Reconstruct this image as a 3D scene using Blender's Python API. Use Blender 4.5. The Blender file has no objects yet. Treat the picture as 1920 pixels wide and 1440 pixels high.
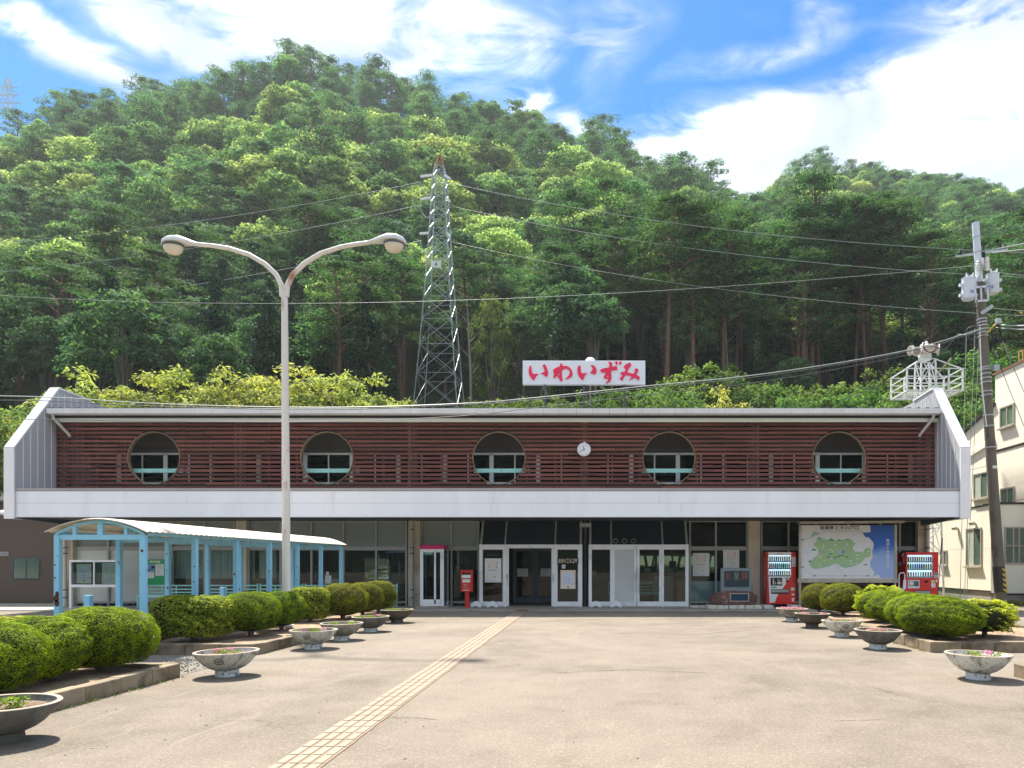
import bpy, math, random
import numpy as np
from mathutils import Vector, Matrix, noise
R = math.radians
F = 1350.0; PX = 1125.0; PY = 1053.6; CH = 1.6      # focal length and principal point of the 1920x1440 photo, camera height
def WX(px, Y): return (px - PX) / F * Y
def WZ(py, Y): return CH + (PY - py) / F * Y
def WP(px, py, Y): return (WX(px, Y), Y, WZ(py, Y))
def GY(py): return CH * F / (py - PY)
scene = bpy.context.scene
COL = scene.collection
rng = np.random.default_rng(7)
random.seed(7)

# ---------------------------------------------------------------- camera
cd = bpy.data.cameras.new('camera'); cam = bpy.data.objects.new('camera', cd); COL.objects.link(cam)
cam.location = (0, 0, CH); cam.rotation_euler = (R(90), 0, 0)
cd.sensor_width = 36.0; cd.lens = 36.0 * F / 1920
cd.shift_x = (960 - PX) / 1920; cd.shift_y = (PY - 720) / 1920
cd.clip_start = 0.1; cd.clip_end = 6000
scene.camera = cam
# ---------------------------------------------------------------- light
SUN_AZ = math.atan2(-0.50, 0.86); SUN_EL = R(60)
sdir = Vector((math.sin(SUN_AZ) * math.cos(SUN_EL), math.cos(SUN_AZ) * math.cos(SUN_EL), math.sin(SUN_EL)))
sl = bpy.data.lights.new('sun', 'SUN'); sl.energy = 2.3; sl.angle = R(2.5); sl.color = (1.0, 0.93, 0.82)
so = bpy.data.objects.new('sun', sl); COL.objects.link(so)
so.rotation_euler = sdir.to_track_quat('Z', 'Y').to_euler(); so.location = (0, 0, 80)
vs = scene.view_settings
scene.display_settings.display_device = 'sRGB'
vs.view_transform = 'Standard'; vs.look = 'None'; vs.gamma = 1.0; vs.use_curve_mapping = False; vs.exposure = 2.4
SKY_STRENGTH = 0.12

class NT:
    """small helper for node trees"""
    def __init__(s, nt): s.nt = nt; s.x = 0
    def n(s, t, **kw):
        nd = s.nt.nodes.new(t); s.x += 30; nd.location = (s.x, 0)
        for k, v in kw.items():
            if k.startswith('_'): setattr(nd, k[1:], v)
            else:
                nd.inputs[k.replace('__', ' ')].default_value = v
        return nd
    def l(s, a, b): s.nt.links.new(a, b)
    def math(s, op, a, b=None, c=None, clamp=False):
        nd = s.n('ShaderNodeMath'); nd.operation = op; nd.use_clamp = clamp
        for i, q in enumerate((a, b, c)):
            if q is None: continue
            if hasattr(q, 'links'): s.l(q, nd.inputs[i])
            else: nd.inputs[i].default_value = q
        return nd.outputs[0]
    def mixc(s, fac, a, b, mode='MIX'):
        nd = s.n('ShaderNodeMix'); nd.data_type = 'RGBA'; nd.blend_type = mode
        for i, q in ((0, fac), (6, a), (7, b)):
            if hasattr(q, 'links'): s.l(q, nd.inputs[i])
            else: nd.inputs[i].default_value = q if i == 0 else (*q[:3], 1)
        return nd.outputs[2]
    def ramp(s, fac, stops):
        nd = s.n('ShaderNodeValToRGB'); s.l(fac, nd.inputs[0])
        e = nd.color_ramp.elements
        while len(e) < len(stops): e.new(0.5)
        for el, (p, c) in zip(e, stops):
            el.position = p; el.color = (*c[:3], 1) if hasattr(c, '__len__') else (c, c, c, 1)
        return nd.outputs[0]
    def noise(s, vec, scale, detail=3, rough=0.5, out=0, dist=0.0):
        nd = s.n('ShaderNodeTexNoise'); nd.inputs['Scale'].default_value = scale
        nd.inputs['Detail'].default_value = detail; nd.inputs['Roughness'].default_value = rough
        nd.inputs['Distortion'].default_value = dist
        if vec is not None: s.l(vec, nd.inputs['Vector'])
        return nd.outputs[out]

# ---------------------------------------------------------------- world: physical sky with a cloud layer
w = bpy.data.worlds.new('World'); scene.world = w; w.use_nodes = True
w.node_tree.nodes.clear(); T = NT(w.node_tree)
sky = T.n('ShaderNodeTexSky'); sky.sky_type = 'NISHITA'; sky.sun_disc = False
sky.sun_elevation = SUN_EL; sky.sun_rotation = SUN_AZ; sky.air_density = 1.0; sky.dust_density = 0.3; sky.ozone_density = 3.0
hs = T.n('ShaderNodeHueSaturation', Saturation=1.48, Value=0.31); T.l(sky.outputs[0], hs.inputs['Color'])
tc = T.n('ShaderNodeTexCoord')
sp = T.n('ShaderNodeSeparateXYZ'); T.l(tc.outputs['Generated'], sp.inputs[0])
yy = T.math('MAXIMUM', sp.outputs[1], 0.12)
u = T.math('DIVIDE', sp.outputs[0], yy); v = T.math('DIVIDE', sp.outputs[2], yy)
uv = T.n('ShaderNodeCombineXYZ'); T.l(u, uv.inputs[0]); T.l(v, uv.inputs[1])
# streaky fractal noise, warped
mp = T.n('ShaderNodeMapping'); mp.inputs['Rotation'].default_value = (0, 0, R(-28)); mp.inputs['Scale'].default_value = (1.0, 2.1, 1)
T.l(uv.outputs[0], mp.inputs[0])
n1 = T.noise(mp.outputs[0], 6.5, 10, 0.62, 0, 0.9)
n2 = T.noise(uv.outputs[0], 2.3, 5, 0.55, 1)
wv = T.n('ShaderNodeVectorMath'); wv.operation = 'MULTIPLY_ADD'
T.l(n2, wv.inputs[0]); wv.inputs[1].default_value = (0.22, 0.14, 0); T.l(uv.outputs[0], wv.inputs[2])
cen = T.n('ShaderNodeVectorMath'); cen.operation = 'SUBTRACT'; T.l(wv.outputs[0], cen.inputs[0]); cen.inputs[1].default_value = (0.11, 0.07, 0)
def blob(px, py, rx, ry, ang, wgt):
    m = T.n('ShaderNodeMapping'); m.vector_type = 'TEXTURE'
    m.inputs['Location'].default_value = ((px - PX) / F, (PY - py) / F, 0)
    m.inputs['Rotation'].default_value = (0, 0, R(ang)); m.inputs['Scale'].default_value = (rx / F, ry / F, 1)
    T.l(cen.outputs[0], m.inputs[0])
    g = T.n('ShaderNodeTexGradient'); g.gradient_type = 'SPHERICAL'; T.l(m.outputs[0], g.inputs[0])
    return T.math('MULTIPLY', g.outputs['Fac'], wgt)
acc = None
for b in [(600, 20, 420, 220, 0, 1.25), (130, 95, 330, 52, -32, .95), (1010, 70, 230, 150, 0, .48), (1180, 40, 110, 90, 30, .45),
          (1560, 215, 560, 105, 19, 1.05), (1890, 120, 360, 250, 30, 1.15), (1330, 290, 400, 110, 6, .8), (1500, 320, 300, 90, 0, .6), (1420, 385, 330, 80, 0, 1.0), (1700, 330, 520, 110, -4, .85),
          (1430, 92, 210, 38, 14, .50), (1520, 20, 60, 60, 40, .45), (1400, 185, 200, 40, 8, .30), (1010, 178, 90, 24, 26, .55), (1060, 215, 120, 36, -30, .45), (240, 40, 190, 70, -30, .40), (330, 110, 240, 60, -40, .55),
          (1900, 470, 460, 260, 0, 1.4), (300, -300, 700, 230, 12, .9), (1500, -360, 520, 190, -10, .8)]:
    q = blob(*b); acc = q if acc is None else T.math('ADD', acc, q)
nn = T.math('MULTIPLY_ADD', n1, 3.6, -1.90)
d0 = T.math('MULTIPLY_ADD', acc, 1.60, 0.0)
gate = T.math('MULTIPLY_ADD', acc, 1.8, 0.16, clamp=True)
d1 = T.math('MULTIPLY_ADD', nn, gate, d0)
# rest of the dome: the same kind of cloud from a noise on the direction
n3 = T.noise(tc.outputs['Generated'], 2.6, 8, 0.6, 0, 0.4)
d3 = T.math('MULTIPLY_ADD', n3, 3.0, -0.65)
fr = T.math('MULTIPLY_ADD', sp.outputs[1], 5.0, -1.6, clamp=True)
dm = T.n('ShaderNodeMix'); T.l(fr, dm.inputs[0]); T.l(d3, dm.inputs[2]); T.l(d1, dm.inputs[3])
dens = T.ramp(dm.outputs[0], [(0.0, 0.0), (0.30, 0.18), (0.68, 0.58), (1.0, 0.97)])
n5 = T.noise(mp.outputs[0], 2.6, 7, 0.62, 0, 0.6); n6 = T.noise(tc.outputs['Generated'], 3.5, 6, .6)
shd = T.n('ShaderNodeMix'); T.l(fr, shd.inputs[0]); T.l(n6, shd.inputs[2]); T.l(n5, shd.inputs[3])
ccol = T.ramp(shd.outputs[0], [(0.36, (1.20, 1.38, 1.72)), (0.52, (1.62, 1.76, 2.02)), (0.66, (3.1, 3.2, 3.4))])
cs = T.n('ShaderNodeVectorMath'); cs.operation = 'SCALE'
fin = T.mixc(dens, hs.outputs[0], ccol)
bg = T.n('ShaderNodeBackground', Strength=SKY_STRENGTH); T.l(fin, bg.inputs[0])
wo = T.n('ShaderNodeOutputWorld'); T.l(bg.outputs[0], wo.inputs[0])

# ---------------------------------------------------------------- materials
MATS = {}
def mat(name, col, rough=0.6, var=0.10, scale=4.0, bump=0.0, bscale=40.0, metal=0.0, col2=None, c2lo=0.55, c2hi=0.65, c2scale=3.0,
        stretch=None, spec=0.4, emit=None, coat=0.0, objvar=0.0):
    if name in MATS: return MATS[name]
    m = bpy.data.materials.new(name); m.use_nodes = True; m.node_tree.nodes.clear(); T = NT(m.node_tree)
    tc = T.n('ShaderNodeTexCoord'); vec = tc.outputs['Object']
    if stretch:
        mp = T.n('ShaderNodeMapping'); mp.inputs['Scale'].default_value = stretch; T.l(vec, mp.inputs[0]); vec = mp.outputs[0]
    nz = T.noise(vec, scale, 6, 0.6)
    lo = tuple(c * (1 - var) for c in col); hi = tuple(min(1, c * (1 + var)) for c in col)
    c = T.ramp(nz, [(0.3, lo), (0.7, hi)])
    if col2 is not None:
        nz2 = T.noise(vec, c2scale, 8, 0.65, 0, 0.3)
        msk = T.ramp(nz2, [(c2lo, 0.0), (c2hi, 1.0)])
        c = T.mixc(msk, c, col2)
    if objvar > 0:
        oi = T.n('ShaderNodeObjectInfo'); k = T.math('MULTIPLY_ADD', oi.outputs['Random'], objvar * 2, 1 - objvar)
        h = T.n('ShaderNodeHueSaturation'); T.l(k, h.inputs['Value']); T.l(c, h.inputs['Color']); c = h.outputs[0]
    b = T.n('ShaderNodeBsdfPrincipled', Roughness=rough, Metallic=metal)
    b.inputs['Specular IOR Level'].default_value = spec; b.inputs['Coat Weight'].default_value = coat
    T.l(c, b.inputs['Base Color'])
    if emit: b.inputs['Emission Color'].default_value = (*emit[0], 1); b.inputs['Emission Strength'].default_value = emit[1]
    if bump > 0:
        nb = T.noise(vec, bscale, 5, 0.6); bp = T.n('ShaderNodeBump', Strength=bump, Distance=0.02); T.l(nb, bp.inputs['Height'])
        T.l(bp.outputs[0], b.inputs['Normal'])
    o = T.n('ShaderNodeOutputMaterial'); T.l(b.outputs[0], o.inputs[0])
    MATS[name] = m; return m
def glassmat(name, tint=(0.80, 0.88, 0.87), refl=1.0, rough=0.0):
    if name in MATS: return MATS[name]
    m = bpy.data.materials.new(name); m.use_nodes = True; m.node_tree.nodes.clear(); T = NT(m.node_tree)
    tr = T.n('ShaderNodeBsdfTransparent'); tr.inputs[0].default_value = (*tint, 1)
    gl = T.n('ShaderNodeBsdfGlossy', Roughness=rough); gl.inputs[0].default_value = (refl, refl, refl, 1)
    fr = T.n('ShaderNodeFresnel', IOR=1.52); f2 = T.math('MULTIPLY', fr.outputs[0], 0.55, clamp=True)
    mx = T.n('ShaderNodeMixShader'); T.l(f2, mx.inputs[0]); T.l(tr.outputs[0], mx.inputs[1]); T.l(gl.outputs[0], mx.inputs[2])
    o = T.n('ShaderNodeOutputMaterial'); T.l(mx.outputs[0], o.inputs[0]); MATS[name] = m; return m
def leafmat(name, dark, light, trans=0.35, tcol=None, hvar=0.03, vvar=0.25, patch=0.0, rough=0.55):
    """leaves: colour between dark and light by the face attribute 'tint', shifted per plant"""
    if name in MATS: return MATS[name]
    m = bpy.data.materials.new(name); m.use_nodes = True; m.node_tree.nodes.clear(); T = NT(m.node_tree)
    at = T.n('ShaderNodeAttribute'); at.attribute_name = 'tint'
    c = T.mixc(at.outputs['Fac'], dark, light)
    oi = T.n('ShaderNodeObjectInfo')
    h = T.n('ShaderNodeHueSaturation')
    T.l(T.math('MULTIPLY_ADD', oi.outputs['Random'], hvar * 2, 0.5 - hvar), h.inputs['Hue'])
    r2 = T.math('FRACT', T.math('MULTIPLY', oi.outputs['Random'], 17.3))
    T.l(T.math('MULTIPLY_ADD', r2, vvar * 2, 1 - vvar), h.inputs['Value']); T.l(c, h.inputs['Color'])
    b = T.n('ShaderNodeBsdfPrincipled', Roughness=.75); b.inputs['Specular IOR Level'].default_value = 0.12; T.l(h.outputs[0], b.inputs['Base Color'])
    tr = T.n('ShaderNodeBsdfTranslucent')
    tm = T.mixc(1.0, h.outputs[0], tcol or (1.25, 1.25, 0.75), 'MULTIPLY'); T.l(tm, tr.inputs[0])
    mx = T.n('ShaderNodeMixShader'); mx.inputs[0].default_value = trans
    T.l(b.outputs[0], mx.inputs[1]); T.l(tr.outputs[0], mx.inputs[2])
    o = T.n('ShaderNodeOutputMaterial'); T.l(mx.outputs[0], o.inputs[0]); MATS[name] = m; return m

# ---------------------------------------------------------------- mesh builder
ORG = {}
class MB:
    def __init__(s): s.v = []; s.f = []; s.m = []; s.mi = 0
    def add(s, vs, fs):
        b = len(s.v); s.v += [tuple(p) for p in vs]
        for f in fs: s.f.append([b + i for i in f]); s.m.append(s.mi)
        return s
    def box(s, x0, x1, y0, y1, z0, z1):
        if x0 > x1: x0, x1 = x1, x0
        if y0 > y1: y0, y1 = y1, y0
        if z0 > z1: z0, z1 = z1, z0
        return s.add([(x0,y0,z0),(x1,y0,z0),(x1,y1,z0),(x0,y1,z0),(x0,y0,z1),(x1,y0,z1),(x1,y1,z1),(x0,y1,z1)],
                     [(0,3,2,1),(4,5,6,7),(0,1,5,4),(1,2,6,5),(2,3,7,6),(3,0,4,7)])
    def beam(s, a, b, wd, ht=None, up=(0, 0, 1)):
        """rectangular bar from a to b"""
        ht = ht or wd; a = Vector(a); b = Vector(b); d = (b - a).normalized(); u = Vector(up)
        if abs(d.dot(u)) > 0.98: u = Vector((0, 1, 0))
        x = d.cross(u).normalized() * wd / 2; z = x.cross(d).normalized() * ht / 2
        return s.add([a-x-z, a+x-z, a+x+z, a-x+z, b-x-z, b+x-z, b+x+z, b-x+z], [(0,1,2,3),(7,6,5,4),(0,4,5,1),(1,5,6,2),(2,6,7,3),(3,7,4,0)])
    def tube(s, pts, r, n=8, caps=True):
        pts = [Vector(p) for p in pts]; k = len(pts)
        rs = list(r) if hasattr(r, '__len__') else [r] * k
        vs = []; ref = None
        for i, p in enumerate(pts):
            t = (pts[min(i + 1, k - 1)] - pts[max(i - 1, 0)]).normalized()
            if ref is None:
                ref = Vector((0, 0, 1)) if abs(t.z) < 0.9 else Vector((1, 0, 0))
            a = (ref - t * ref.dot(t)).normalized(); ref = a; c = t.cross(a)
            for j in range(n):
                q = 2 * math.pi * j / n; vs.append(p + (a * math.cos(q) + c * math.sin(q)) * rs[i])
        fs = [(i*n+j, i*n+(j+1)%n, (i+1)*n+(j+1)%n, (i+1)*n+j) for i in range(k-1) for j in range(n)]
        if caps: fs += [tuple(range(n))[::-1], tuple((k-1)*n + j for j in range(n))]
        return s.add(vs, fs)
    def lathe(s, prof, c=(0, 0, 0), n=24, sx=1, sy=1, wob=0.0, axis='z', ring=False):
        vs = []
        for i, (r, z) in enumerate(prof):
            for j in range(n):
                q = 2 * math.pi * j / n; rr = r * (1 + wob * math.sin(q * 3 + i))
                p = (rr * math.cos(q) * sx, rr * math.sin(q) * sy, z)
                if axis == 'y': p = (p[0], p[2], p[1])
                if axis == 'x': p = (p[2], p[0], p[1])
                vs.append((p[0] + c[0], p[1] + c[1], p[2] + c[2]))
        k = len(prof)
        fs = [(i*n+j, i*n+(j+1)%n, (i+1)*n+(j+1)%n, (i+1)*n+j) for i in range(k-1) for j in range(n)]
        if ring: fs += [((k-1)*n+j, (k-1)*n+(j+1)%n, (j+1)%n, j) for j in range(n)]
        else: fs += [tuple(range(n))[::-1], tuple((k-1)*n + j for j in range(n))]
        return s.add(vs, fs)
    def prism(s, poly, a0, a1, ax='y'):
        """extrude a 2D polygon; ax='y': poly in x,z; 'x': poly in y,z; 'z': poly in x,y"""
        n = len(poly)
        def mk(p, a): return (p[0], a, p[1]) if ax == 'y' else ((a, p[0], p[1]) if ax == 'x' else (p[0], p[1], a))
        vs = [mk(p, a0) for p in poly] + [mk(p, a1) for p in poly]
        fs = [tuple(range(n)), tuple(range(n, 2*n))[::-1]] + [(i, n+i, n+(i+1)%n, (i+1)%n) for i in range(n)]
        return s.add(vs, fs)
    def sphere(s, c, r, n=12, k=8, sx=1, sy=1, sz=1):
        prof = [(max(1e-4, math.sin(math.pi*i/k)) * r, -math.cos(math.pi*i/k) * r * sz) for i in range(k+1)]
        return s.lathe(prof, c, n, sx, sy)
    def build(s, name, mats, parent=None, smooth=False, bevel=0, origin=None):
        me = bpy.data.meshes.new(name)
        org = ORG[parent.name] if parent is not None else (origin or (0, 0, 0))
        if any(org): vs = [(p[0]-org[0], p[1]-org[1], p[2]-org[2]) for p in s.v]
        else: vs = s.v
        me.from_pydata(vs, [], s.f)
        if not isinstance(mats, (list, tuple)): mats = [mats]
        for m in mats: me.materials.append(m)
        if len(mats) > 1: me.polygons.foreach_set('material_index', s.m)
        if smooth: me.polygons.foreach_set('use_smooth', [True] * len(me.polygons))
        me.validate(); me.update()
        bm_fix(me)
        o = bpy.data.objects.new(name, me); COL.objects.link(o)
        if parent is not None: o.parent = parent
        else: o.location = org
        ORG[o.name] = org
        if smooth == 'auto' or (smooth and bevel == 0):
            try: me.set_sharp_from_angle(angle=R(38))
            except Exception: pass
        if bevel: bv = o.modifiers.new('bevel', 'BEVEL'); bv.width = bevel; bv.segments = 2; bv.limit_method = 'ANGLE'; bv.angle_limit = R(40)
        return o
import bmesh
def bm_fix(me):
    if len(me.polygons) > 40000: return
    bm = bmesh.new(); bm.from_mesh(me); bmesh.ops.recalc_face_normals(bm, faces=bm.faces); bm.to_mesh(me); bm.free()
def tag(o, label=None, cat=None, group=None, kind=None):
    if label: o['label'] = label
    if cat: o['category'] = cat
    if group: o['group'] = group
    if kind: o['kind'] = kind
    return o
def empty(name, loc, label=None, cat=None, group=None, kind=None, parent=None):
    o = bpy.data.objects.new(name, None); COL.objects.link(o); o.empty_display_size = 0.2
    if parent is None: o.location = loc; ORG[o.name] = tuple(loc)
    else: o.parent = parent; ORG[o.name] = ORG[parent.name]
    return tag(o, label, cat, group, kind)
def copy_tree(o, parent=None):
    c = o.copy(); COL.objects.link(c)
    if parent is not None: c.parent = parent
    for ch in [q for q in o.children]: copy_tree(ch, c)
    return c
_tc = {}
def text_mb(body, size, bold=0.0):
    """outline polygons of some writing as (verts2d, faces), left baseline at the origin"""
    k = (body, bold)
    if k not in _tc:
        c = bpy.data.curves.new('writing', 'FONT'); c.body = body; c.resolution_u = 3; c.offset = bold
        o = bpy.data.objects.new('writing', c); COL.objects.link(o)
        dg = bpy.context.evaluated_depsgraph_get(); oe = o.evaluated_get(dg)
        me = bpy.data.meshes.new_from_object(oe)
        vs = [(p.co.x, p.co.y) for p in me.vertices]; fs = [tuple(p.vertices) for p in me.polygons]
        bpy.data.objects.remove(o); bpy.data.curves.remove(c); bpy.data.meshes.remove(me)
        _tc[k] = (vs, fs)
    vs, fs = _tc[k]
    return [(x * size, y * size) for x, y in vs], fs
def write(mb, body, x0, x1, z0, z1, Y, bold=0.01, vertical=False):
    """put writing into the rectangle (x0..x1, z0..z1) of the plane y = Y, facing the forecourt"""
    if vertical:
        n = len(body); h = (z1 - z0) / n
        for i, ch in enumerate(body): write(mb, ch, x0, x1, z1 - (i + 0.95) * h, z1 - (i + 0.05) * h, Y, bold)
        return
    vs, fs = text_mb(body, 1.0, bold)
    if not vs: return
    a0 = min(p[0] for p in vs); a1 = max(p[0] for p in vs); b0 = min(p[1] for p in vs); b1 = max(p[1] for p in vs)
    sx = (x1 - x0) / (a1 - a0); sz = (z1 - z0) / (b1 - b0)
    mb.add([(x0 + (p[0]-a0) * sx, Y, z0 + (p[1]-b0) * sz) for p in vs], fs)
def cp(a, b, t): return a + (b - a) * t
# ================================================================ plants: leaf clouds and tree prototypes
def leaf_arrays(C, N, L, asp, g):
    """rhombic leaves at C with normals N and length L"""
    n = len(C); N = N / (np.linalg.norm(N, axis=1, keepdims=True) + 1e-9)
    t = g.normal(size=(n, 3)); t -= N * np.sum(t * N, axis=1, keepdims=True); t /= np.linalg.norm(t, axis=1, keepdims=True) + 1e-9
    b = np.cross(N, t); L = np.asarray(L).reshape(-1, 1) * 0.5
    V = np.stack([C - t * L, C + b * L * asp - t * L * .1, C + t * L, C - b * L * asp - t * L * .1], axis=1).reshape(-1, 3)
    return V
def leaf_mesh(name, V, tint, mats, extra=None):
    """mesh of rhombic leaves (V: 4 rows per leaf), with an optional MB (trunk) joined in as material 0"""
    nq = len(V) // 4; ev = np.array(extra.v, dtype=np.float64).reshape(-1, 3) if extra else np.zeros((0, 3)); ef = extra.f if extra else []
    me = bpy.data.meshes.new(name)
    el = [i for f in ef for i in f]; tot = [len(f) for f in ef]
    nv = len(ev) + len(V); me.vertices.add(nv)
    me.vertices.foreach_set('co', np.concatenate([ev, V]).astype(np.float32).ravel())
    loops = np.concatenate([np.array(el, dtype=np.int32), np.arange(len(V), dtype=np.int32) + len(ev)]) if el else np.arange(len(V), dtype=np.int32)
    me.loops.add(len(loops)); me.loops.foreach_set('vertex_index', loops)
    tots = np.array(tot + [4] * nq, dtype=np.int32); st = np.concatenate([[0], np.cumsum(tots)[:-1]]).astype(np.int32)
    me.polygons.add(len(tots)); me.polygons.foreach_set('loop_start', st)
    for m in mats: me.materials.append(m)
    if extra: me.polygons.foreach_set('material_index', np.array([0] * len(ef) + [1] * nq, dtype=np.int32))
    at = me.attributes.new('tint', 'FLOAT', 'FACE')
    at.data.foreach_set('value', np.concatenate([np.zeros(len(ef)), tint]).astype(np.float32))
    me.update(calc_edges=True); return me
def clump(c, r, n, g, up=0.5, shell=0.55, droop=0.0):
    """n leaf positions in a flattened ball round c; returns positions, normals, tints"""
    d = g.normal(size=(n, 3)); d /= np.linalg.norm(d, axis=1, keepdims=True)
    d[:, 2] = np.where(d[:, 2] < -0.2, -d[:, 2] * 0.7, d[:, 2])
    rad = shell + (1 - shell) * g.random((n, 1)) ** 0.6
    lump = 1 + 0.22 * np.sin(d[:, 0:1] * 7 + c[0] * 3) * np.cos(d[:, 1:2] * 6 + c[1] * 2)
    p = np.array(c) + d * rad * lump * np.array(r)
    p[:, 2] -= droop * (np.hypot(d[:, 0], d[:, 1]) ** 2)
    nm = d * 0.7 + g.normal(size=(n, 3)) * 0.45 + np.array([0, 0, up])
    t = np.clip(0.35 + 0.35 * d[:, 2] * rad[:, 0] + g.normal(size=n) * 0.22, 0, 1)  # upward leaves tinted lighter, light from above is put into the colour
    return p, nm, t
class Tree:
    def __init__(s, seed): s.g = np.random.default_rng(seed); s.t = MB(); s.P = []; s.N = []; s.L = []; s.Ti = []
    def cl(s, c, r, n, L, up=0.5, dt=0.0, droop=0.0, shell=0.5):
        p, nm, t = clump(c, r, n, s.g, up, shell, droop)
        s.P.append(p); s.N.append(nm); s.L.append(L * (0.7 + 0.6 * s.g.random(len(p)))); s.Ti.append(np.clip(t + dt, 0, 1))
    def arrays(s, asp):
        P = np.concatenate(s.P); return leaf_arrays(P, np.concatenate(s.N), np.concatenate(s.L), asp, s.g), np.concatenate(s.Ti)
def red_pine(seed, H=19, bare=0.55, R0=3.4, pads=30, dens=150, L=0.42, lean=0.0, tr=0.22, dead=0):
    T = Tree(seed); g = T.g; pts = []; k = 9; ph = g.random() * 6
    for i in range(k):
        q = i / (k - 1); pts.append((lean * q * H + 0.25 * math.sin(q * 5 + ph) * q, 0.2 * math.sin(q * 4 + ph * 2) * q, q * H * 0.93 - 0.6))
    T.t.tube(pts, [tr * (1 - 0.72 * (i / (k - 1))) for i in range(k)], 7, False)
    def at(q):
        q = min(max(q, 0), 0.999) * (k - 1); i = int(q); f = q - i
        return np.array([pts[i][j] * (1 - f) + pts[i + 1][j] * f for j in range(3)])
    for i in range(pads):
        q = (i + 0.5 * g.random()) / pads; h = bare + (1 - bare) * q
        a = i * 2.4 + g.random(); ln = R0 * (0.35 + 0.75 * math.sin(math.pi * min(1, 0.25 + 0.72 * q)) ) * (0.45 + 0.6 * g.random())
        if q > 0.93: ln *= 0.25
        b = at(h / 0.93 * 0.97); c = b + np.array([math.cos(a) * ln, math.sin(a) * ln, 0.12 * ln + 0.25 * g.random()])
        T.t.tube([b - [0, 0, .25 * ln], (b + c) / 2 + [0, 0, 0.05], c], [0.07, 0.05, 0.02], 4, False)
        r = 0.75 + 0.75 * g.random()
        T.cl(c, (r * 1.25, r * 1.25, r * (0.17 + .10 * g.random())), int(dens * r), L, 1.1, 0.14 * g.normal(), 0.10)
        if g.random() < 0.7:
            c2 = b + (c - b) * 0.55 + np.array([g.normal() * .4, g.normal() * .4, 0.1]); T.cl(c2, (r * .8, r * .8, r * .16), int(dens * .4 * r), L, 1.1, -0.10, 0.1)
    T.cl(at(0.985) + [0, 0, .3], (0.7, 0.7, 0.6), int(dens * .7), L, 0.9, 0.1)
    for i in range(dead):
        h = bare * (0.55 + 0.4 * g.random()); a = g.random() * 6.28; b = at(h / 0.93); ln = 1.0 + 1.6 * g.random()
        T.t.tube([b, b + np.array([math.cos(a) * ln * .6, math.sin(a) * ln * .6, .25]), b + np.array([math.cos(a) * ln, math.sin(a) * ln, .75])], [0.05, 0.035, 0.012], 4, False)
    return T
def broadleaf(seed, H=10, R0=3.3, n=34, dens=130, L=0.36, flat=0.8):
    T = Tree(seed); g = T.g
    T.t.tube([(0, 0, -.8), (0.1, 0, H * .3), (0.2, .1, H * .6)], [0.2, 0.15, 0.08], 6, False)
    zc = H - R0 * flat
    for i in range(n):
        z = 1 - 1.55 * (i + .5) / n; a = i * 2.39996 + g.random() * .5; rr = math.sqrt(max(0, 1 - z * z))
        k = R0 * (0.72 + 0.22 * g.random())
        c = np.array([rr * math.cos(a) * k, rr * math.sin(a) * k, zc + z * k * flat])
        r = R0 * (0.26 + 0.13 * g.random())
        T.cl(c, (r, r, r * .72), int(dens * (r / .95) ** 1.5), L, 0.55, 0.10 * g.normal())
        if i % 3 == 0: T.t.tube([(0.1, 0, H * .35), tuple(c * [.5, .5, 1] * .5 + np.array([0, 0, H * .3])), tuple(c)], [0.09, 0.06, 0.02], 4, False)
    return T
def cedar(seed, H=14, R0=2.1, tiers=15, dens=70, L=0.36):
    T = Tree(seed); g = T.g
    T.t.tube([(0, 0, -.8), (0.05, 0, H * .5), (0, .05, H * .97)], [0.2, 0.13, 0.02], 6, False)
    for i in range(tiers):
        q = i / (tiers - 1); z = H * (0.22 + 0.76 * q); rr = R0 * (1 - q) ** 0.75 + 0.15; m = max(2, int(7 * (1 - q) + 2))
        for j in range(m):
            a = j * 6.28 / m + i * 1.1 + g.random() * .6; k = rr * (0.62 + 0.4 * g.random()); r = 0.42 + 0.38 * rr * (0.6 + .5 * g.random()) * .8
            T.cl((math.cos(a) * k * .75, math.sin(a) * k * .75, z + g.normal() * .2), (r, r, r * .75), int(dens * r * 1.25), L, 0.35, 0.08 * g.normal(), 0.25 * r)
    return T
def shrub(seed, H=6, R0=2.6, n=64, dens=150, L=0.24, asp=.45):
    """near shrub tree with pinnate, drooping leaf clusters"""
    T = Tree(seed); g = T.g
    for j in range(4):
        a = j * 1.6 + g.random(); T.t.tube([(0, 0, -.5), (math.cos(a) * R0 * .25, math.sin(a) * R0 * .25, H * .4), (math.cos(a) * R0 * .55, math.sin(a) * R0 * .55, H * .82)], [0.1, 0.07, 0.02], 5, False)
    for i in range(n):
        z = 1 - 1.75 * (i + .5) / n; a = i * 2.39996 + g.random() * .7; rr = math.sqrt(max(0, 1 - z * z)); k = R0 * (0.62 + 0.42 * g.random())
        c = np.array([rr * math.cos(a) * k, rr * math.sin(a) * k, H * .58 + z * k * (H * .42 / R0)])
        r = 0.34 + 0.3 * g.random()
        T.cl(c, (r * 1.25, r * 1.25, r * .55), int(dens * r), L, 0.9, 0.13 * g.normal(), 0.3 * r, 0.3)
    return T
bark_red = mat('pine_bark', (0.185, 0.10, 0.070), 0.9, 0.25, 6, 0.4, 30, col2=(0.10, 0.075, 0.06), c2scale=2.5, stretch=(1, 1, .3), objvar=.15)
bark_grey = mat('grey_bark', (0.16, 0.14, 0.12), 0.9, 0.25, 6, 0.3, 30, stretch=(1, 1, .3), objvar=.2)
bark_pale = mat('pale_bark', (0.30, 0.29, 0.25), 0.9, 0.25, 6, 0.3, 30, stretch=(1, 1, .3))
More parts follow.
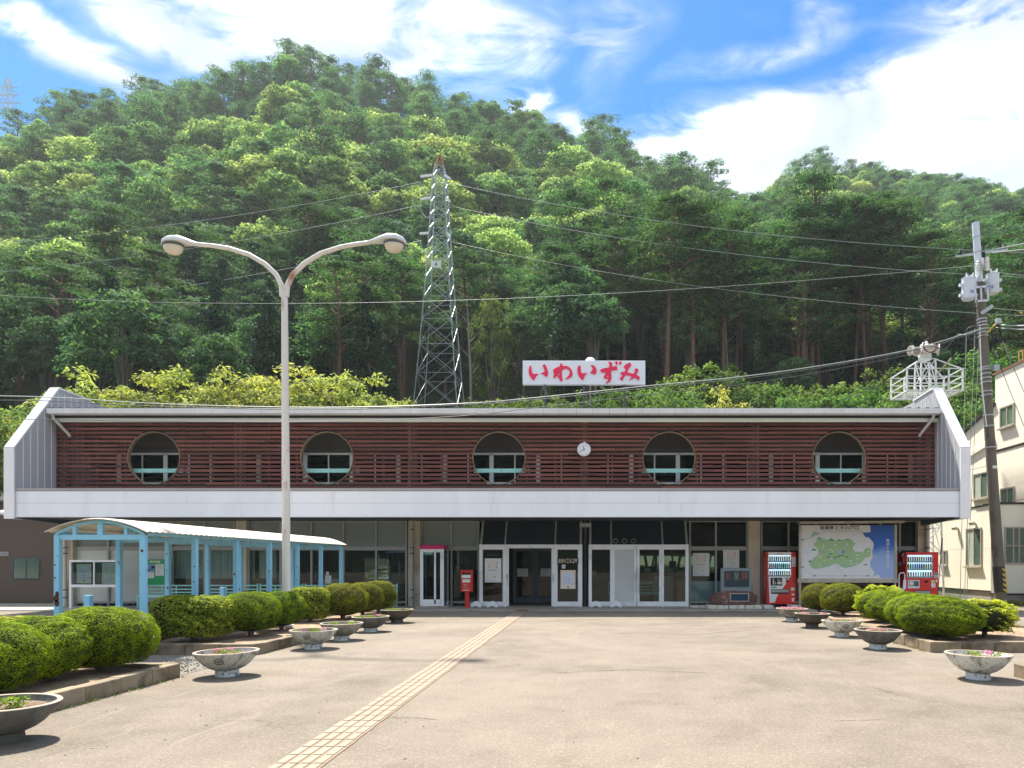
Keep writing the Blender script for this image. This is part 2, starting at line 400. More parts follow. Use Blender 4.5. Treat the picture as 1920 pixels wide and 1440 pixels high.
lf_pine = leafmat('pine_needles', (0.020, 0.068, 0.042), (0.20, 0.35, 0.17), 0.38, (1.0, 1.2, .6), .02, .22)
lf_tall = leafmat('red_pine_needles', (0.010, 0.042, 0.026), (0.15, 0.28, 0.11), 0.36, (1.0, 1.2, .6), .02, .22)  # darker copy of the pine needles, lower-slope shade painted in
lf_dusk = leafmat('shade_tinted_leaves', (0.016, 0.060, 0.036), (0.15, 0.28, 0.12), 0.40, (1.1, 1.2, .6), .03, .35)  # leaf colour darkened, shade of the lower forest is put into it
lf_broad = leafmat('bright_leaves', (0.085, 0.175, 0.055), (0.58, 0.70, 0.30), 0.50, (1.15, 1.2, .65), .022, .18)
lf_mid = leafmat('mid_leaves', (0.042, 0.115, 0.050), (0.31, 0.47, 0.18), 0.45, (1.15, 1.25, .6), .025, .3)
lf_cedar = leafmat('cedar_leaves', (0.006, 0.030, 0.020), (0.06, 0.125, 0.058), 0.30, (1.0, 1.2, .7), .02, .3)
lf_yel = leafmat('yellow_green_leaves', (0.10, 0.15, 0.025), (0.56, 0.62, 0.22), 0.40, (1.2, 1.15, .5), .02, .12)
lf_fresh = leafmat('fresh_leaves', (0.028, 0.080, 0.020), (0.22, 0.34, 0.09), 0.38, (1.15, 1.2, .6), .025, .2)

PROTO = {}
def proto(key, T, asp, bark, leaf):
    V, ti = T.arrays(asp)
    PROTO[key] = dict(trunk=T.t, V=V, ti=ti, bark=bark, leaf=leaf, tm=None)
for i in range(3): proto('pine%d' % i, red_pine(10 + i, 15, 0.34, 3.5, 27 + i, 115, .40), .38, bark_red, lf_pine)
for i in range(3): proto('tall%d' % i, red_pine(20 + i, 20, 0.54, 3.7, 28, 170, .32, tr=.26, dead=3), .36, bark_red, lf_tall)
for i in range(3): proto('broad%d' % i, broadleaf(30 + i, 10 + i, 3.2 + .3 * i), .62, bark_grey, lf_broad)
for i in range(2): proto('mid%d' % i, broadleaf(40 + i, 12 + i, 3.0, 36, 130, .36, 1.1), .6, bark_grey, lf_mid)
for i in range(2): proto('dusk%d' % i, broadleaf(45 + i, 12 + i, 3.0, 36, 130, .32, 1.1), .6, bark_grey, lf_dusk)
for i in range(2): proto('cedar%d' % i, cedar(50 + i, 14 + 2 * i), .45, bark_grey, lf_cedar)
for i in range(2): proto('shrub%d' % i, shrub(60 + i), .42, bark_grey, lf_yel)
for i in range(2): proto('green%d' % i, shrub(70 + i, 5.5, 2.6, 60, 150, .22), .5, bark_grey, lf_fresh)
def tree_root(key, name, **kw):
    """a tree as a thing: Empty at the foot, trunk and crown as children sharing the prototype's meshes"""
    p = PROTO[key]
    if p['tm'] is None:
        tm = bpy.data.meshes.new('trunk'); tm.from_pydata(p['trunk'].v, [], p['trunk'].f); tm.materials.append(p['bark'])
        tm.polygons.foreach_set('use_smooth', [True] * len(tm.polygons)); p['tm'] = tm
        p['cm'] = leaf_mesh('crown', p['V'], p['ti'], [p['leaf']])
    r = bpy.data.objects.new(name, None); COL.objects.link(r); r.empty_display_size = .3
    for n, me in (('trunk', p['tm']), ('crown', p['cm'])):
        o = bpy.data.objects.new(n, me); COL.objects.link(o); o.parent = r
    return r

# ================================================================ terrain
RX = np.array([-400, -200, -165, -150, -130, -110, -92, -78, -60, -45, -30, -4, 10, 22, 29, 40, 60, 80, 200, 400.])
RZ = np.array([70, 85, 92, 97, 106, 109, 114, 117, 114, 109, 105, 98, 90, 85, 82, 77, 70, 60, 45, 40.])
PYs = np.array([-1e4, 27, 34, 40, 48, 58, 66, 75, 86, 100, 120, 150, 182, 230, 420, 1e4])
PZs = np.array([0, 0, .9, 3.2, 6.5, 10.5, 13.5, 19, 26.5, 37, 55, 84, 117, 100, 60, 60.])
def terrain(x, y):
    x = np.asarray(x, float); y = np.asarray(y, float)
    base = np.interp(y - 5.0 * np.clip((x - 8.5) / 2.5, 0, 1) * np.clip((60 - y) / 18, 0, 1), PYs, PZs)
    xr = x * (180 / np.maximum(y, 60)) ; xr = np.where(y > 180, x, xr)
    k = np.interp(xr, RX, RZ) / 117.0
    low = np.minimum(base, 13.5); z1 = low + (base - low) * k
    r2 = np.interp(x, [30, 50, 58, 66, 77, 99, 121, 147, 200, 400], [40, 92, 118, 127, 130, 127, 122, 119, 110, 80.])
    y2 = np.interp(y, [60, 75, 110, 150, 200, 255, 330, 600], [0, .03, .17, .38, .68, 1.0, .8, .5])
    z2 = 13 + (r2 - 13) * y2
    z = np.where(y > 60, np.maximum(z1, z2), z1)
    z = z + (0.5 * np.sin(x * .23 + y * .11) + .7 * np.sin(x * .09 - y * .17)) * np.clip((y - 36) / 20, 0, 1.6)
    return z
def tz(x, y): return float(terrain(x, y))
soil = mat('forest_soil', (0.040, 0.055, 0.022), 0.95, 0.4, 0.7, 0.6, 6, col2=(0.10, 0.085, 0.05), c2scale=.35, c2lo=.58, c2hi=.68)
xs = np.linspace(-330, 300, 127); ysr = np.concatenate([np.linspace(26.8, 110, 42), np.linspace(113, 420, 62)])
GX, GYY = np.meshgrid(xs, ysr); GZ = terrain(GX, GYY) - 0.02
nx = len(xs); hv = list(zip(GX.ravel(), GYY.ravel(), GZ.ravel()))
hf = [(j*nx+i, j*nx+i+1, (j+1)*nx+i+1, (j+1)*nx+i) for j in range(len(ysr)-1) for i in range(nx-1)]
# the station's plot is flat, so the hillside starts behind it
hm = MB(); hm.v = hv; hm.f = hf; hm.m = [0] * len(hf)
hills = hm.build('hills', soil, smooth=True); tag(hills, kind='structure')

# the other side of the valley, behind the viewer (seen only as reflections)
xs2 = np.linspace(-900, 900, 61); ys2 = np.linspace(-60, -700, 30); GX2, GY2 = np.meshgrid(xs2, ys2)
GZ2 = -0.02 + 85 * np.clip((-GY2 - 75) / 330, 0, 1) ** 1.1 * (1 + .25 * np.sin(GX2 * .008 + 1)) + 6 * np.sin(GX2 * .05) * np.clip((-GY2 - 80) / 80, 0, 1) + 4 * np.sin(GX2 * .13 + GY2 * .1) * np.clip((-GY2 - 80) / 80, 0, 1)
h2 = MB(); h2.v = list(zip(GX2.ravel(), GY2.ravel(), GZ2.ravel())); n2_ = len(xs2); h2.f = [(j*n2_+i, (j+1)*n2_+i, (j+1)*n2_+i+1, j*n2_+i+1) for j in range(len(ys2)-1) for i in range(n2_-1)]; h2.m = [0] * len(h2.f)
tag(h2.build('far_hills', mat('far_woodland', (0.016, 0.026, 0.012), .95, .6, .12, .8, .3, col2=(.03, .045, .02), c2scale=.05), smooth=True), kind='structure')
# ---------------------------------------------------------------- forest
cand = []
y = 52.0; row = 0
while y < 262:
    sp_ = 4.7 if y < 90 else (5.3 if y < 130 else 6.2)
    n = int(1.9 * y / sp_); x0 = -1.0 * y
    for i in range(n):
        x = x0 + (i + (row % 2) * .5) * sp_ + rng.normal() * sp_ * .28; yj = y + rng.normal() * sp_ * .28
        uu = x / yj
        if uu > 0.72: continue
        if yj > 188 and x < 45: continue
        if -0.27 < uu < -0.12 and yj < 74 : continue        # clearing of the power pylon
        if yj < 60 and uu > -.05: continue
        cand.append((x, yj, uu))
    y += sp_ * 0.87; row += 1
trees = []
for x, yj, uu in cand:
    q = rng.random()
    if yj > 150 and yj < 190:
        key = 'pine%d' % rng.integers(3) if q < .85 else 'mid%d' % rng.integers(2); sc = .70 + .5 * rng.random()
    elif yj >= 190:
        key = 'pine%d' % rng.integers(3) if q < .6 else ('mid%d' % rng.integers(2) if q < .8 else 'broad%d' % rng.integers(3)); sc = .9 + .35 * rng.random()
    elif yj > 104:
        if uu < -.62: key = 'pine%d' % rng.integers(3) if q < .4 else ('broad%d' % rng.integers(3) if q < .7 else 'mid%d' % rng.integers(2))
        elif uu < .02: key = 'broad%d' % rng.integers(3) if q < .74 else ('mid%d' % rng.integers(2) if q < .9 else 'pine%d' % rng.integers(3))
        else: key = 'mid%d' % rng.integers(2) if q < .4 else ('broad%d' % rng.integers(3) if q < .62 else 'pine%d' % rng.integers(3))
        sc = 1.0 + .4 * rng.random()
    elif yj > 84:
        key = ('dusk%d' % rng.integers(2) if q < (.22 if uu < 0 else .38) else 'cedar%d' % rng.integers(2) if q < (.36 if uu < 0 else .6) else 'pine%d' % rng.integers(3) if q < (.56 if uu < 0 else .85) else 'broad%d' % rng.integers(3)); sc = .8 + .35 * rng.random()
    else:
        if uu > .02:
            key = 'tall%d' % rng.integers(3) if q < .42 else ('dusk%d' % rng.integers(2) if q < .6 else 'cedar%d' % rng.integers(2)); sc = .9 + .25 * rng.random()
            if key[0] != 't': sc *= .62
        else:
            key = 'tall%d' % rng.integers(3) if q < .26 else ('cedar%d' % rng.integers(2) if q < .66 else 'dusk%d' % rng.integers(2)); sc = (.8 + .3 * rng.random()) * (.85 if key[0] == 't' else 1)
    trees.append([x, yj, key, sc])
HT = {'pine': 15, 'tall': 20, 'broa': 10, 'mid0': 12, 'mid1': 13, 'ceda': 15, 'dusk': 12.5}
def app(t): return HT.get(t[2][:4], 12) * t[3] / t[1]
vis = [t for t in trees if -0.86 < t[0] / t[1] < 0.62]; vis.sort(key=app, reverse=True)
KIND = {'pine': ('pine_tree', 'dark layered pine', 'pine'), 'tall': ('red_pine_tree', 'bare red pine', 'pine'), 'broa': ('broadleaf_tree', 'round pale green tree', 'tree'),
        'mid0': ('broadleaf_tree', 'dark green leafy tree', 'tree'), 'mid1': ('broadleaf_tree', 'dark green leafy tree', 'tree'), 'dusk': ('broadleaf_tree', 'shady deep green tree', 'tree'), 'ceda': ('cedar_tree', 'narrow dark cedar', 'cedar')}
ZN = [(60, 'over the outbuilding'), (130, 'over the left wing wall'), (230, 'right of the left wing wall'), (330, 'over the first round opening'), (430, 'behind the left lamp arm'), (510, 'just left of the lamp pole'), (580, 'behind the lamp pole'),
      (660, 'over the second round opening'), (760, 'behind the right lamp head'), (830, 'just left of the pylon'), (900, 'just right of the pylon'), (980, 'over the third round opening'), (1060, 'over the left half of the sign'), (1150, 'over the middle of the sign'), (1220, 'over the right end of the sign'),
      (1290, 'just right of the sign'), (1370, 'over the fourth opening'), (1450, 'by the leaning pine'), (1530, 'around the leaning pine'), (1610, 'over the fifth opening'), (1690, 'left of the loudspeaker tower'), (1780, 'behind the loudspeaker tower'), (1850, 'behind the utility pole'), (9999, 'over the cream house')]
def zone(x, y):
    p = PX + F * x / y
    return next(n for lim, n in ZN if p < lim)
near = vis[:250]; nearset = set(id(t) for t in near)
for t in near:
    nm, lb, ct = KIND[t[2][:4]]
    lab = '%s %s %s' % (lb, 'at the forest foot' if t[1] < 62 else ('low on the slope' if t[1] < 76 else ('partway up the slope' if t[1] < 92 else 'halfway up the slope')), zone(t[0], t[1]))
    t.append(lab)
lg = {}
for t in near: lg.setdefault(t[4], []).append(t)
for L_ in lg.values():
    L_.sort(key=lambda t: t[0] / t[1]); n = len(L_)
    pre = {1: [''], 2: ['left ', 'right '], 3: ['left ', 'middle ', 'right ']}.get(n) or (['leftmost '] + [w_ + ' ' for w_ in ('second', 'third', 'fourth', 'fifth', 'sixth', 'seventh')[:n - 2]] + ['rightmost '])
    for t, p_ in zip(L_, pre): t.append(p_ + t[4])
for t in near:
    nm, lb, ct = KIND[t[2][:4]]
    r = tree_root(t[2], nm); tag(r, t[5], ct, t[4])
    r.location = (t[0], t[1], tz(t[0], t[1]) - .2); r.rotation_euler = (rng.normal() * .03, rng.normal() * .03, rng.random() * 6.28); r.scale = (t[3] * (.9 + .2 * rng.random()),) * 2 + (t[3],)
far = [t for t in trees if id(t) not in nearset]
keys = sorted(PROTO); pc = bpy.data.collections.new('far_trees')
kidx = {}
for k in sorted(set(t[2] for t in far)):
    p = PROTO[k]; me = leaf_mesh('far_tree', p['V'], p['ti'], [p['bark'], p['leaf']], p['trunk'])
    o = bpy.data.objects.new('%02d_far_tree' % len(kidx), me); pc.objects.link(o); kidx[k] = len(kidx)
fm = bpy.data.meshes.new('forest'); n = len(far); fm.vertices.add(n)
fm.vertices.foreach_set('co', np.array([(t[0], t[1], tz(t[0], t[1]) - .3) for t in far], dtype=np.float32).ravel())
for nm, ty, arr in (('idx', 'INT', [kidx[t[2]] for t in far]), ('sc', 'FLOAT', [t[3] for t in far]), ('rot', 'FLOAT', list(rng.random(n) * 6.28))):
    a = fm.attributes.new(nm, ty, 'POINT'); a.data.foreach_set('value', arr)
fo = bpy.data.objects.new('forest', fm); COL.objects.link(fo)
tag(fo, 'dense wooded hillside of pines and broadleaf trees rising behind the station', 'forest', kind='stuff')
ng = bpy.data.node_groups.new('forest_scatter', 'GeometryNodeTree')
ng.interface.new_socket('Geometry', in_out='INPUT', socket_type='NodeSocketGeometry'); ng.interface.new_socket('Geometry', in_out='OUTPUT', socket_type='NodeSocketGeometry')
N_ = ng.nodes; gi = N_.new('NodeGroupInput'); go = N_.new('NodeGroupOutput'); ci = N_.new('GeometryNodeCollectionInfo')
ci.inputs['Collection'].default_value = pc; ci.inputs['Separate Children'].default_value = True; ci.inputs['Reset Children'].default_value = True
ip = N_.new('GeometryNodeInstanceOnPoints'); ip.inputs['Pick Instance'].default_value = True
def named(nm, ty):
    a = N_.new('GeometryNodeInputNamedAttribute'); a.data_type = ty; a.inputs['Name'].default_value = nm; return a.outputs[0]
cx = N_.new('ShaderNodeCombineXYZ')
ng.links.new(gi.outputs[0], ip.inputs['Points']); ng.links.new(ci.outputs[0], ip.inputs['Instance'])
ng.links.new(named('idx', 'INT'), ip.inputs['Instance Index']); ng.links.new(named('rot', 'FLOAT'), cx.inputs[2])
ng.links.new(cx.outputs[0], ip.inputs['Rotation']); ng.links.new(named('sc', 'FLOAT'), ip.inputs['Scale']); ng.links.new(ip.outputs[0], go.inputs[0])
md = fo.modifiers.new('scatter', 'NODES'); md.node_group = ng

# the big pines whose trunks one can pick out: (pixel column of trunk foot, row of foot, top row, distance, lean, kind, label)
BIG = [(1140, 690, 300, 74, -.004, 'g', 'tall pine with a straight grey trunk and dead snags above the right sign end'),
       (1077, 690, 330, 77, .0, 'g', 'slender grey-trunked pine rising behind the middle of the sign'),
       (1328, 690, 345, 73, .012, 'r', 'lone tall pine with a bright reddish trunk right of the sign'),
       (1292, 640, 360, 80, .02, 'r', 'pine with a thin reddish trunk just left of the lone bright-trunked pine'),
       (1255, 620, 350, 82, .0, 'r', 'pine with a short stretch of red trunk showing, first right of the sign'),
       (1392, 690, 365, 79, -.006, 'g', 'pine with a blue-grey trunk just right of the lone bright-trunked pine'),
       (1510, 705, 420, 71, -.16, 'r', 'pine whose red trunk leans to the left beside the twin trunks'),
       (1524, 700, 290, 70, .0, 'r', 'tallest dark pine with a thick straight red trunk on the right ridge line'),
       (1538, 705, 350, 71, -.03, 'r', 'twin pine standing against the thick straight trunk, on its right'),
       (1549, 680, 400, 76, .09, 'r', 'pine whose red trunk leans to the right behind the twin trunks'),
       (1600, 700, 335, 70, .03, 'r', 'pine with a pale red trunk two trunks right of the twins'),
       (1630, 690, 360, 73, -.03, 'r', 'pine with a thin dark red trunk midway between the twins and the loudspeaker tower'),
       (1656, 685, 330, 72, .0, 'r', 'broad-crowned pine with a thick red trunk left of the loudspeaker tower'),
       (1694, 690, 345, 70, -.01, 'r', 'dark pine with a thick brown trunk directly left of the loudspeakers'),
       (1742, 690, 400, 66, .01, 'r', 'sparse pine rising right behind the loudspeakers, left of the utility pole'),
       (218, 690, 355, 77, -.025, 'g', 'pine with a leaning grey trunk above the left end of the roof'),
       (366, 690, 410, 80, .0, 'g', 'thin pine with yellowish lower sprays behind the left lamp head'),
       (580, 680, 335, 80, -.01, 'r', 'pine with a thin red trunk just right of the lamp pole'),
       (624, 620, 340, 86, -.01, 'r', 'pine with a short red trunk between the lamp pole and the pylon')]
for i, (px, py, pt, Y, lean, kd, lab) in enumerate(BIG):
    x = WX(px, Y); zb = tz(x, Y) - .5; H = WZ(pt, Y) - zb
    T_ = red_pine(100 + i, H, .52 + .08 * rng.random(), 3.1 + .9 * rng.random() + (.6 if py > 695 else 0), 30, 190, .30, lean, .24 if i in (7, 12, 13) else .19, 4 if kd == 'g' else 2)
    V, ti = T_.arrays(.36)
    r = empty('red_pine_tree' if kd == 'r' else 'pine_tree', (x, Y, zb), lab, 'pine')
    ORG[r.name] = (0, 0, 0)
    tr_ = T_.t.build('trunk', bark_red if kd == 'r' else bark_grey, r, smooth=True)
    cr = bpy.data.objects.new('crown', leaf_mesh('crown', V, ti, [lf_tall])); COL.objects.link(cr); cr.parent = r
# bare dead stems
for px, py, pt, Y, lab in [(1058, 690, 505, 72, 'dead bare stem with snapped side twigs above the sign, left of the grey pines'), (884, 760, 560, 64, 'thin pale bare stem just right of the pylon'),
                           (1366, 690, 570, 68, 'dead forked sapling right of the lone bright-trunked pine')]:
    x = WX(px, Y); zb = tz(x, Y) - .5; H = WZ(pt, Y) - zb; m = MB()
    m.tube([(x, Y, zb), (x - .1, Y, zb + H * .5), (x - H * .03, Y, zb + H)], [.12, .09, .02], 6)
    for k in range(4): m.tube([(x - .1, Y, zb + H * (.45 + .12 * k)), (x - .1 + (-1) ** k * .9, Y, zb + H * (.53 + .12 * k))], [.04, .012], 4)
    tag(m.build('dead_tree', bark_pale, smooth=True, origin=(x, Y, zb)), lab, 'dead tree')
# shrub trees just behind the roof: (px, top row, distance, scale, kind, label)
SH = [(20, 770, 40, .9, 's', 'bushy shrub at the far left outside the left wing wall'), (-60, 740, 42, 1.1, 'g', 'green shrub beyond the left edge of the station'),
      (60, 745, 39, .8, 'g', 'green shrub peeping out just left of the wing wall peak'), (150, 702, 42, 1.05, 's', 'yellow-green shrub tree rising over the left wing wall'),
      (215, 712, 41, .9, 's', 'yellow-green shrub tree between the wing wall and the first round opening'), (285, 706, 42, 1.05, 's', 'yellow-green shrub tree above the first round opening'),
      (345, 690, 43, 1.15, 's', 'highest yellow-green shrub tree left of the lamp pole'), (410, 700, 42, 1.05, 's', 'yellow-green shrub tree midway between first opening and lamp pole'),
      (475, 690, 43, 1.1, 's', 'yellow-green shrub tree just left of the lamp pole'), (560, 690, 43, 1.15, 's', 'tall yellow-green shrub tree behind the lamp pole'),
      (630, 696, 42, 1.05, 's', 'yellow-green shrub tree above the second round opening'), (690, 710, 42, .95, 's', 'yellow-green shrub tree between second opening and pylon'),
      (735, 735, 41, .7, 's', 'low yellow-green shrub nearest the left foot of the pylon'),
      (885, 752, 46, .5, 'g', 'low shrub at the right foot of the pylon'), (930, 738, 46, .8, 'g', 'low green shrub between the pylon and the sign'),
      (1000, 735, 46, .85, 'g', 'green shrub below the left end of the sign'), (1060, 730, 47, .85, 'g', 'green shrub between the first two sign posts'),
      (1130, 728, 47, .9, 'g', 'green shrub between the last two sign posts'), (1195, 724, 46, .95, 'g', 'green shrub below the right end of the sign'),
      (1255, 718, 47, 1.0, 'g', 'green shrub just right of the sign'), (1320, 676, 52, 1.3, 'g', 'big dark rounded bush above the fourth round opening'),
      (1350, 735, 44, .8, 's', 'yellow-green shrub in front of the big rounded bush'), (1400, 705, 50, 1.0, 'g', 'green bush right of the big rounded bush'),
      (1470, 712, 48, 1.0, 'g', 'green bush below the leaning red pine'), (1540, 706, 48, 1.05, 'g', 'green bush at the feet of the twin pines'),
      (1600, 716, 46, 1.0, 'g', 'light green bush above the fifth round opening'), (1655, 690, 50, 1.15, 'g', 'green bush left of the loudspeaker tower'),
      (1500, 738, 43, .75, 'g', 'low shrub peeping over the roof edge left of the fifth opening'), (1690, 720, 43, .9, 'g', 'green shrub behind the left railing of the loudspeaker tower'),
      (1790, 700, 48, 1.1, 'g', 'green shrub between the loudspeaker tower and the utility pole'), (1800, 770, 42, 1.0, 'g', 'green shrub just outside the right wing wall'),
      (1830, 660, 56, 1.2, 'g', 'tall green shrub directly behind the utility pole'), (1880, 640, 60, 1.3, 'g', 'green tree above the roof of the cream house'),
      (1850, 735, 44, 1.0, 'g', 'green shrub above the slanted roof of the cream house'), (1820, 850, 40, 1.0, 'g', 'green shrub low between the wing wall and the cream house'),
      (1760, 745, 42, .8, 'g', 'green shrub behind the right wing wall peak')]
for i, (px, pt, Y, sc, kd, lab) in enumerate(SH):
    x = WX(px, Y); zb = tz(x, Y) - .3; H = WZ(pt, Y) - zb; key = ('shrub%d' if kd == 's' else 'green%d') % (i % 2)
    r = tree_root(key, 'shrub'); tag(r, lab, 'shrub'); r.location = (x, Y, zb); r.rotation_euler = (0, 0, i * 1.7)
    h0 = 6.0 if kd == 's' else 5.5; r.scale = (1.12 * sc, 1.12 * sc, H / h0 * .99)
# smaller trees standing in the dark lower forest, picked out by lighter foliage
for i, (px, pt, Y, sc, key, lab) in enumerate([(665, 520, 62, .95, 'broad1', 'yellowish light green tree standing alone left of the pylon'), (272, 555, 63, .9, 'cedar1', 'ivy-covered conical tree with olive top above the left half of the roof'),
      (925, 540, 66, .85, 'green0', 'light leafy young tree between pylon and sign'), (500, 400, 92, 1.2, 'broad0', 'bright pale green broadleaf crown above the left lamp arm'),
      (135, 480, 72, 1.0, 'broad2', 'tree with yellowish sprays at the left end of the lower slope'), (1290, 560, 66, .8, 'mid0', 'dark leafy tree under the lone bright-trunked pine')]):
    x = WX(px, Y); zb = tz(x, Y) - .3; H = WZ(pt, Y) - zb; h0 = {'broa': 11, 'ceda': 15.5, 'gree': 5.5, 'mid0': 12}[key[:4]]
    r = tree_root(key, 'young_tree'); tag(r, lab, 'tree'); r.location = (x, Y, zb); r.scale = (sc, sc, H / h0); r.rotation_euler = (0, 0, i * 2.1)

for i, (x, Y, sc, lab) in enumerate([(WX(690, 36), 34.9, .5, 'green shrub seen through the rear window of the dark left hall'), (WX(1170, 36), 34.9, .62, 'leafy shrub seen through the rear window behind the glass door'), (WX(1215, 36), 35.1, .68, 'leafy shrub seen through the rear window at the right entrance panel'),
                                   (WX(1262, 36), 34.9, .62, 'leafy shrub seen through the rear window by the mullion of the right bay'), (WX(1318, 36), 35.0, .66, 'leafy shrub seen through the rear window behind the festival poster')]):
    r = tree_root('green%d' % (i % 2), 'shrub'); tag(r, lab, 'shrub'); r.location = (x, Y, tz(x, Y) - .3); r.scale = (.9 * sc, .6 * sc, sc); r.rotation_euler = (0, 0, 0)
# ================================================================ ground
def asphalt_mat():
    m = bpy.data.materials.new('worn_asphalt'); m.use_nodes = True; m.node_tree.nodes.clear(); T = NT(m.node_tree)
    tc = T.n('ShaderNodeTexCoord'); v = tc.outputs['Object']
    big = T.noise(v, 0.22, 6, 0.6, 0, .6); mid = T.noise(v, 1.5, 6, 0.65, 0, .3); fine = T.noise(v, 50, 4, 0.75); grit = T.noise(v, 26, 5, .75)
    c = T.ramp(big, [(0.34, (0.128, 0.108, 0.085)), (0.64, (0.228, 0.193, 0.152))])
    c = T.mixc(T.ramp(mid, [(0.40, 0.0), (0.72, 0.5)]), c, (0.265, 0.228, 0.182))
    c = T.mixc(T.ramp(mid, [(0.25, 0.35), (0.42, 0.0)]), c, (0.125, 0.094, 0.064))
    mp = T.n('ShaderNodeMapping'); mp.inputs['Scale'].default_value = (1.0, .25, 1); T.l(v, mp.inputs[0])
    st = T.noise(mp.outputs[0], 2.4, 7, .7, 0, 1.2); c = T.mixc(T.ramp(st, [(0.58, 0.0), (0.72, 0.45)]), c, (0.31, 0.265, 0.21))
    c = T.mixc(T.ramp(fine, [(0.36, 0.7), (0.50, 0.0)]), c, (0.085, 0.07, 0.055))
    c = T.mixc(T.ramp(grit, [(0.53, 0.0), (0.67, 0.55)]), c, (0.38, 0.34, 0.28))
    vo = T.n('ShaderNodeTexVoronoi'); vo.feature = 'DISTANCE_TO_EDGE'; vo.inputs['Scale'].default_value = .33
    wp = T.noise(v, 1.3, 4, .6, 1); a = T.n('ShaderNodeVectorMath'); a.operation = 'MULTIPLY_ADD'; T.l(wp, a.inputs[0]); a.inputs[1].default_value = (.9, .9, 0); T.l(v, a.inputs[2]); T.l(a.outputs[0], vo.inputs['Vector'])
    ck = T.ramp(vo.outputs[0], [(0.0, 1.0), (0.006, 0.0)]); ckm = T.math('MULTIPLY', ck, T.ramp(T.noise(v, .35, 2, .5), [(.60, 0.0), (.66, .6)]))
    c = T.mixc(ckm, c, (0.07, 0.055, 0.045))
    b = T.n('ShaderNodeBsdfPrincipled', Roughness=.9); b.inputs['Specular IOR Level'].default_value = .25; T.l(c, b.inputs['Base Color'])
    bp = T.n('ShaderNodeBump', Strength=.6, Distance=.010); T.l(grit, bp.inputs['Height']); T.l(bp.outputs[0], b.inputs['Normal'])
    o = T.n('ShaderNodeOutputMaterial'); T.l(b.outputs[0], o.inputs[0]); return m
M_asph = asphalt_mat()
M_ground = mat('ground_earth', (0.20, 0.17, 0.12), 0.95, .3, .4, .4, 8, col2=(0.07, 0.10, 0.03), c2scale=.15)
M_conc = mat('concrete', (0.34, 0.32, 0.28), 0.85, .18, 1.2, .25, 60, col2=(0.19, 0.175, 0.15), c2scale=2.2, c2lo=.5, c2hi=.72)
M_gravel = mat('gravel', (0.20, 0.185, 0.155), 0.95, .6, 30, 1.0, 26, col2=(0.12, 0.11, 0.09), c2scale=34, c2lo=.5, c2hi=.6)
gm = MB(); gm.add([(-3000, -3000, -.03), (3000, -3000, -.03), (3000, 3000, -.03), (-3000, 3000, -.03)], [(0, 1, 2, 3)])
tag(gm.build('ground', M_ground), kind='structure')
am = MB(); am.add([(-60, -30, 0), (60, -30, 0), (60, 23.4, 0), (-60, 23.4, 0)], [(0, 1, 2, 3)])
tag(am.build('forecourt', M_asph), kind='structure')
pm = MB(); pm.box(-26, 12.6, 23.4, 33.5, -.02, .035); tag(pm.build('pavement', M_conc, bevel=.008), kind='structure')
rm = MB(); rm.add([(12.6, 23.4, .001), (60, 23.4, .001), (60, 60, .001), (12.6, 60, .001)], [(0, 1, 2, 3)]); tag(rm.build('road', M_asph), kind='structure')

# ================================================================ station
Yf, Yl, Yw, Yv = 23.0, 24.74, 25.7, 25.1
ZS = 3.06
M_white = mat('white_cladding', (0.84, 0.88, 0.94), 0.38, .05, .6, .02, 8, spec=.5, col2=(0.68, 0.70, 0.75), c2scale=1.6, c2lo=.54, c2hi=.9, stretch=(1, 1, .25))
M_wing = mat('wing_cladding', (0.43, 0.44, 0.47), 0.45, .06, .5, .02, 8, spec=.5, col2=(0.34, 0.35, 0.38), c2scale=.7, stretch=(1, 1, .3), c2lo=.5, c2hi=.8)
M_edge = mat('white_edge', (0.82, 0.83, 0.86), 0.4, .04)
M_cap = mat('grey_cap', (0.36, 0.36, 0.36), 0.5, .1, 2)
M_wood = mat('stained_wood', (0.160, 0.052, 0.036), 0.65, .35, 3, .15, 30, stretch=(.25, 3, 3), col2=(0.17, 0.095, 0.07), c2scale=1.3, c2lo=.63, c2hi=.78, objvar=.28)
M_batten = mat('wood_batten', (0.085, 0.035, 0.028), 0.7, .3, 3)
M_ring = mat('ring_trim', (0.28, 0.20, 0.12), 0.6, .2)
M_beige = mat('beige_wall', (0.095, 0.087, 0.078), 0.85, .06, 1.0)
M_alu = mat('white_aluminium', (0.84, 0.87, 0.88), 0.35, .05, 2, spec=.5, col2=(.6, .64, .65), c2scale=1.5)
M_alug = mat('grey_aluminium', (0.37, 0.38, 0.37), 0.4, .08, 2)
M_mint = mat('mint_paint', (0.36, 0.72, 0.66), 0.4, .06, 3, col2=(.28, .55, .5), c2scale=4)
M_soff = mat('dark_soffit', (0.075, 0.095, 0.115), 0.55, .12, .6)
M_cream = mat('cream_column', (0.62, 0.55, 0.43), 0.8, .08, 1.5, .05, 30, col2=(.40, .36, .29), c2scale=1.2)
M_film = mat('frosted_film', (0.60, 0.65, 0.61), 0.25, .06, .5, spec=.6)
M_blind = mat('grey_blind', (0.20, 0.245, 0.235), 0.3, .12, .35, spec=.6, col2=(.28, .31, .28), c2scale=.6)
M_dark = mat('dark_panel', (0.016, 0.026, 0.034), 0.45, .15, 1.5)
M_gut = mat('gutter', (0.72, 0.74, 0.76), 0.45, .08, 2)
M_roof = mat('roof_metal', (0.10, 0.10, 0.105), 0.45, .15, 1.5)
M_beam = mat('eave_beam', (0.66, 0.68, 0.62), 0.6, .06, 1)
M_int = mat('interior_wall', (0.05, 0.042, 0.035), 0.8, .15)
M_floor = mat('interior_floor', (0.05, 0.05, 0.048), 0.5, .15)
M_curt = mat('curtain', (0.74, 0.76, 0.70), 0.9, .08)
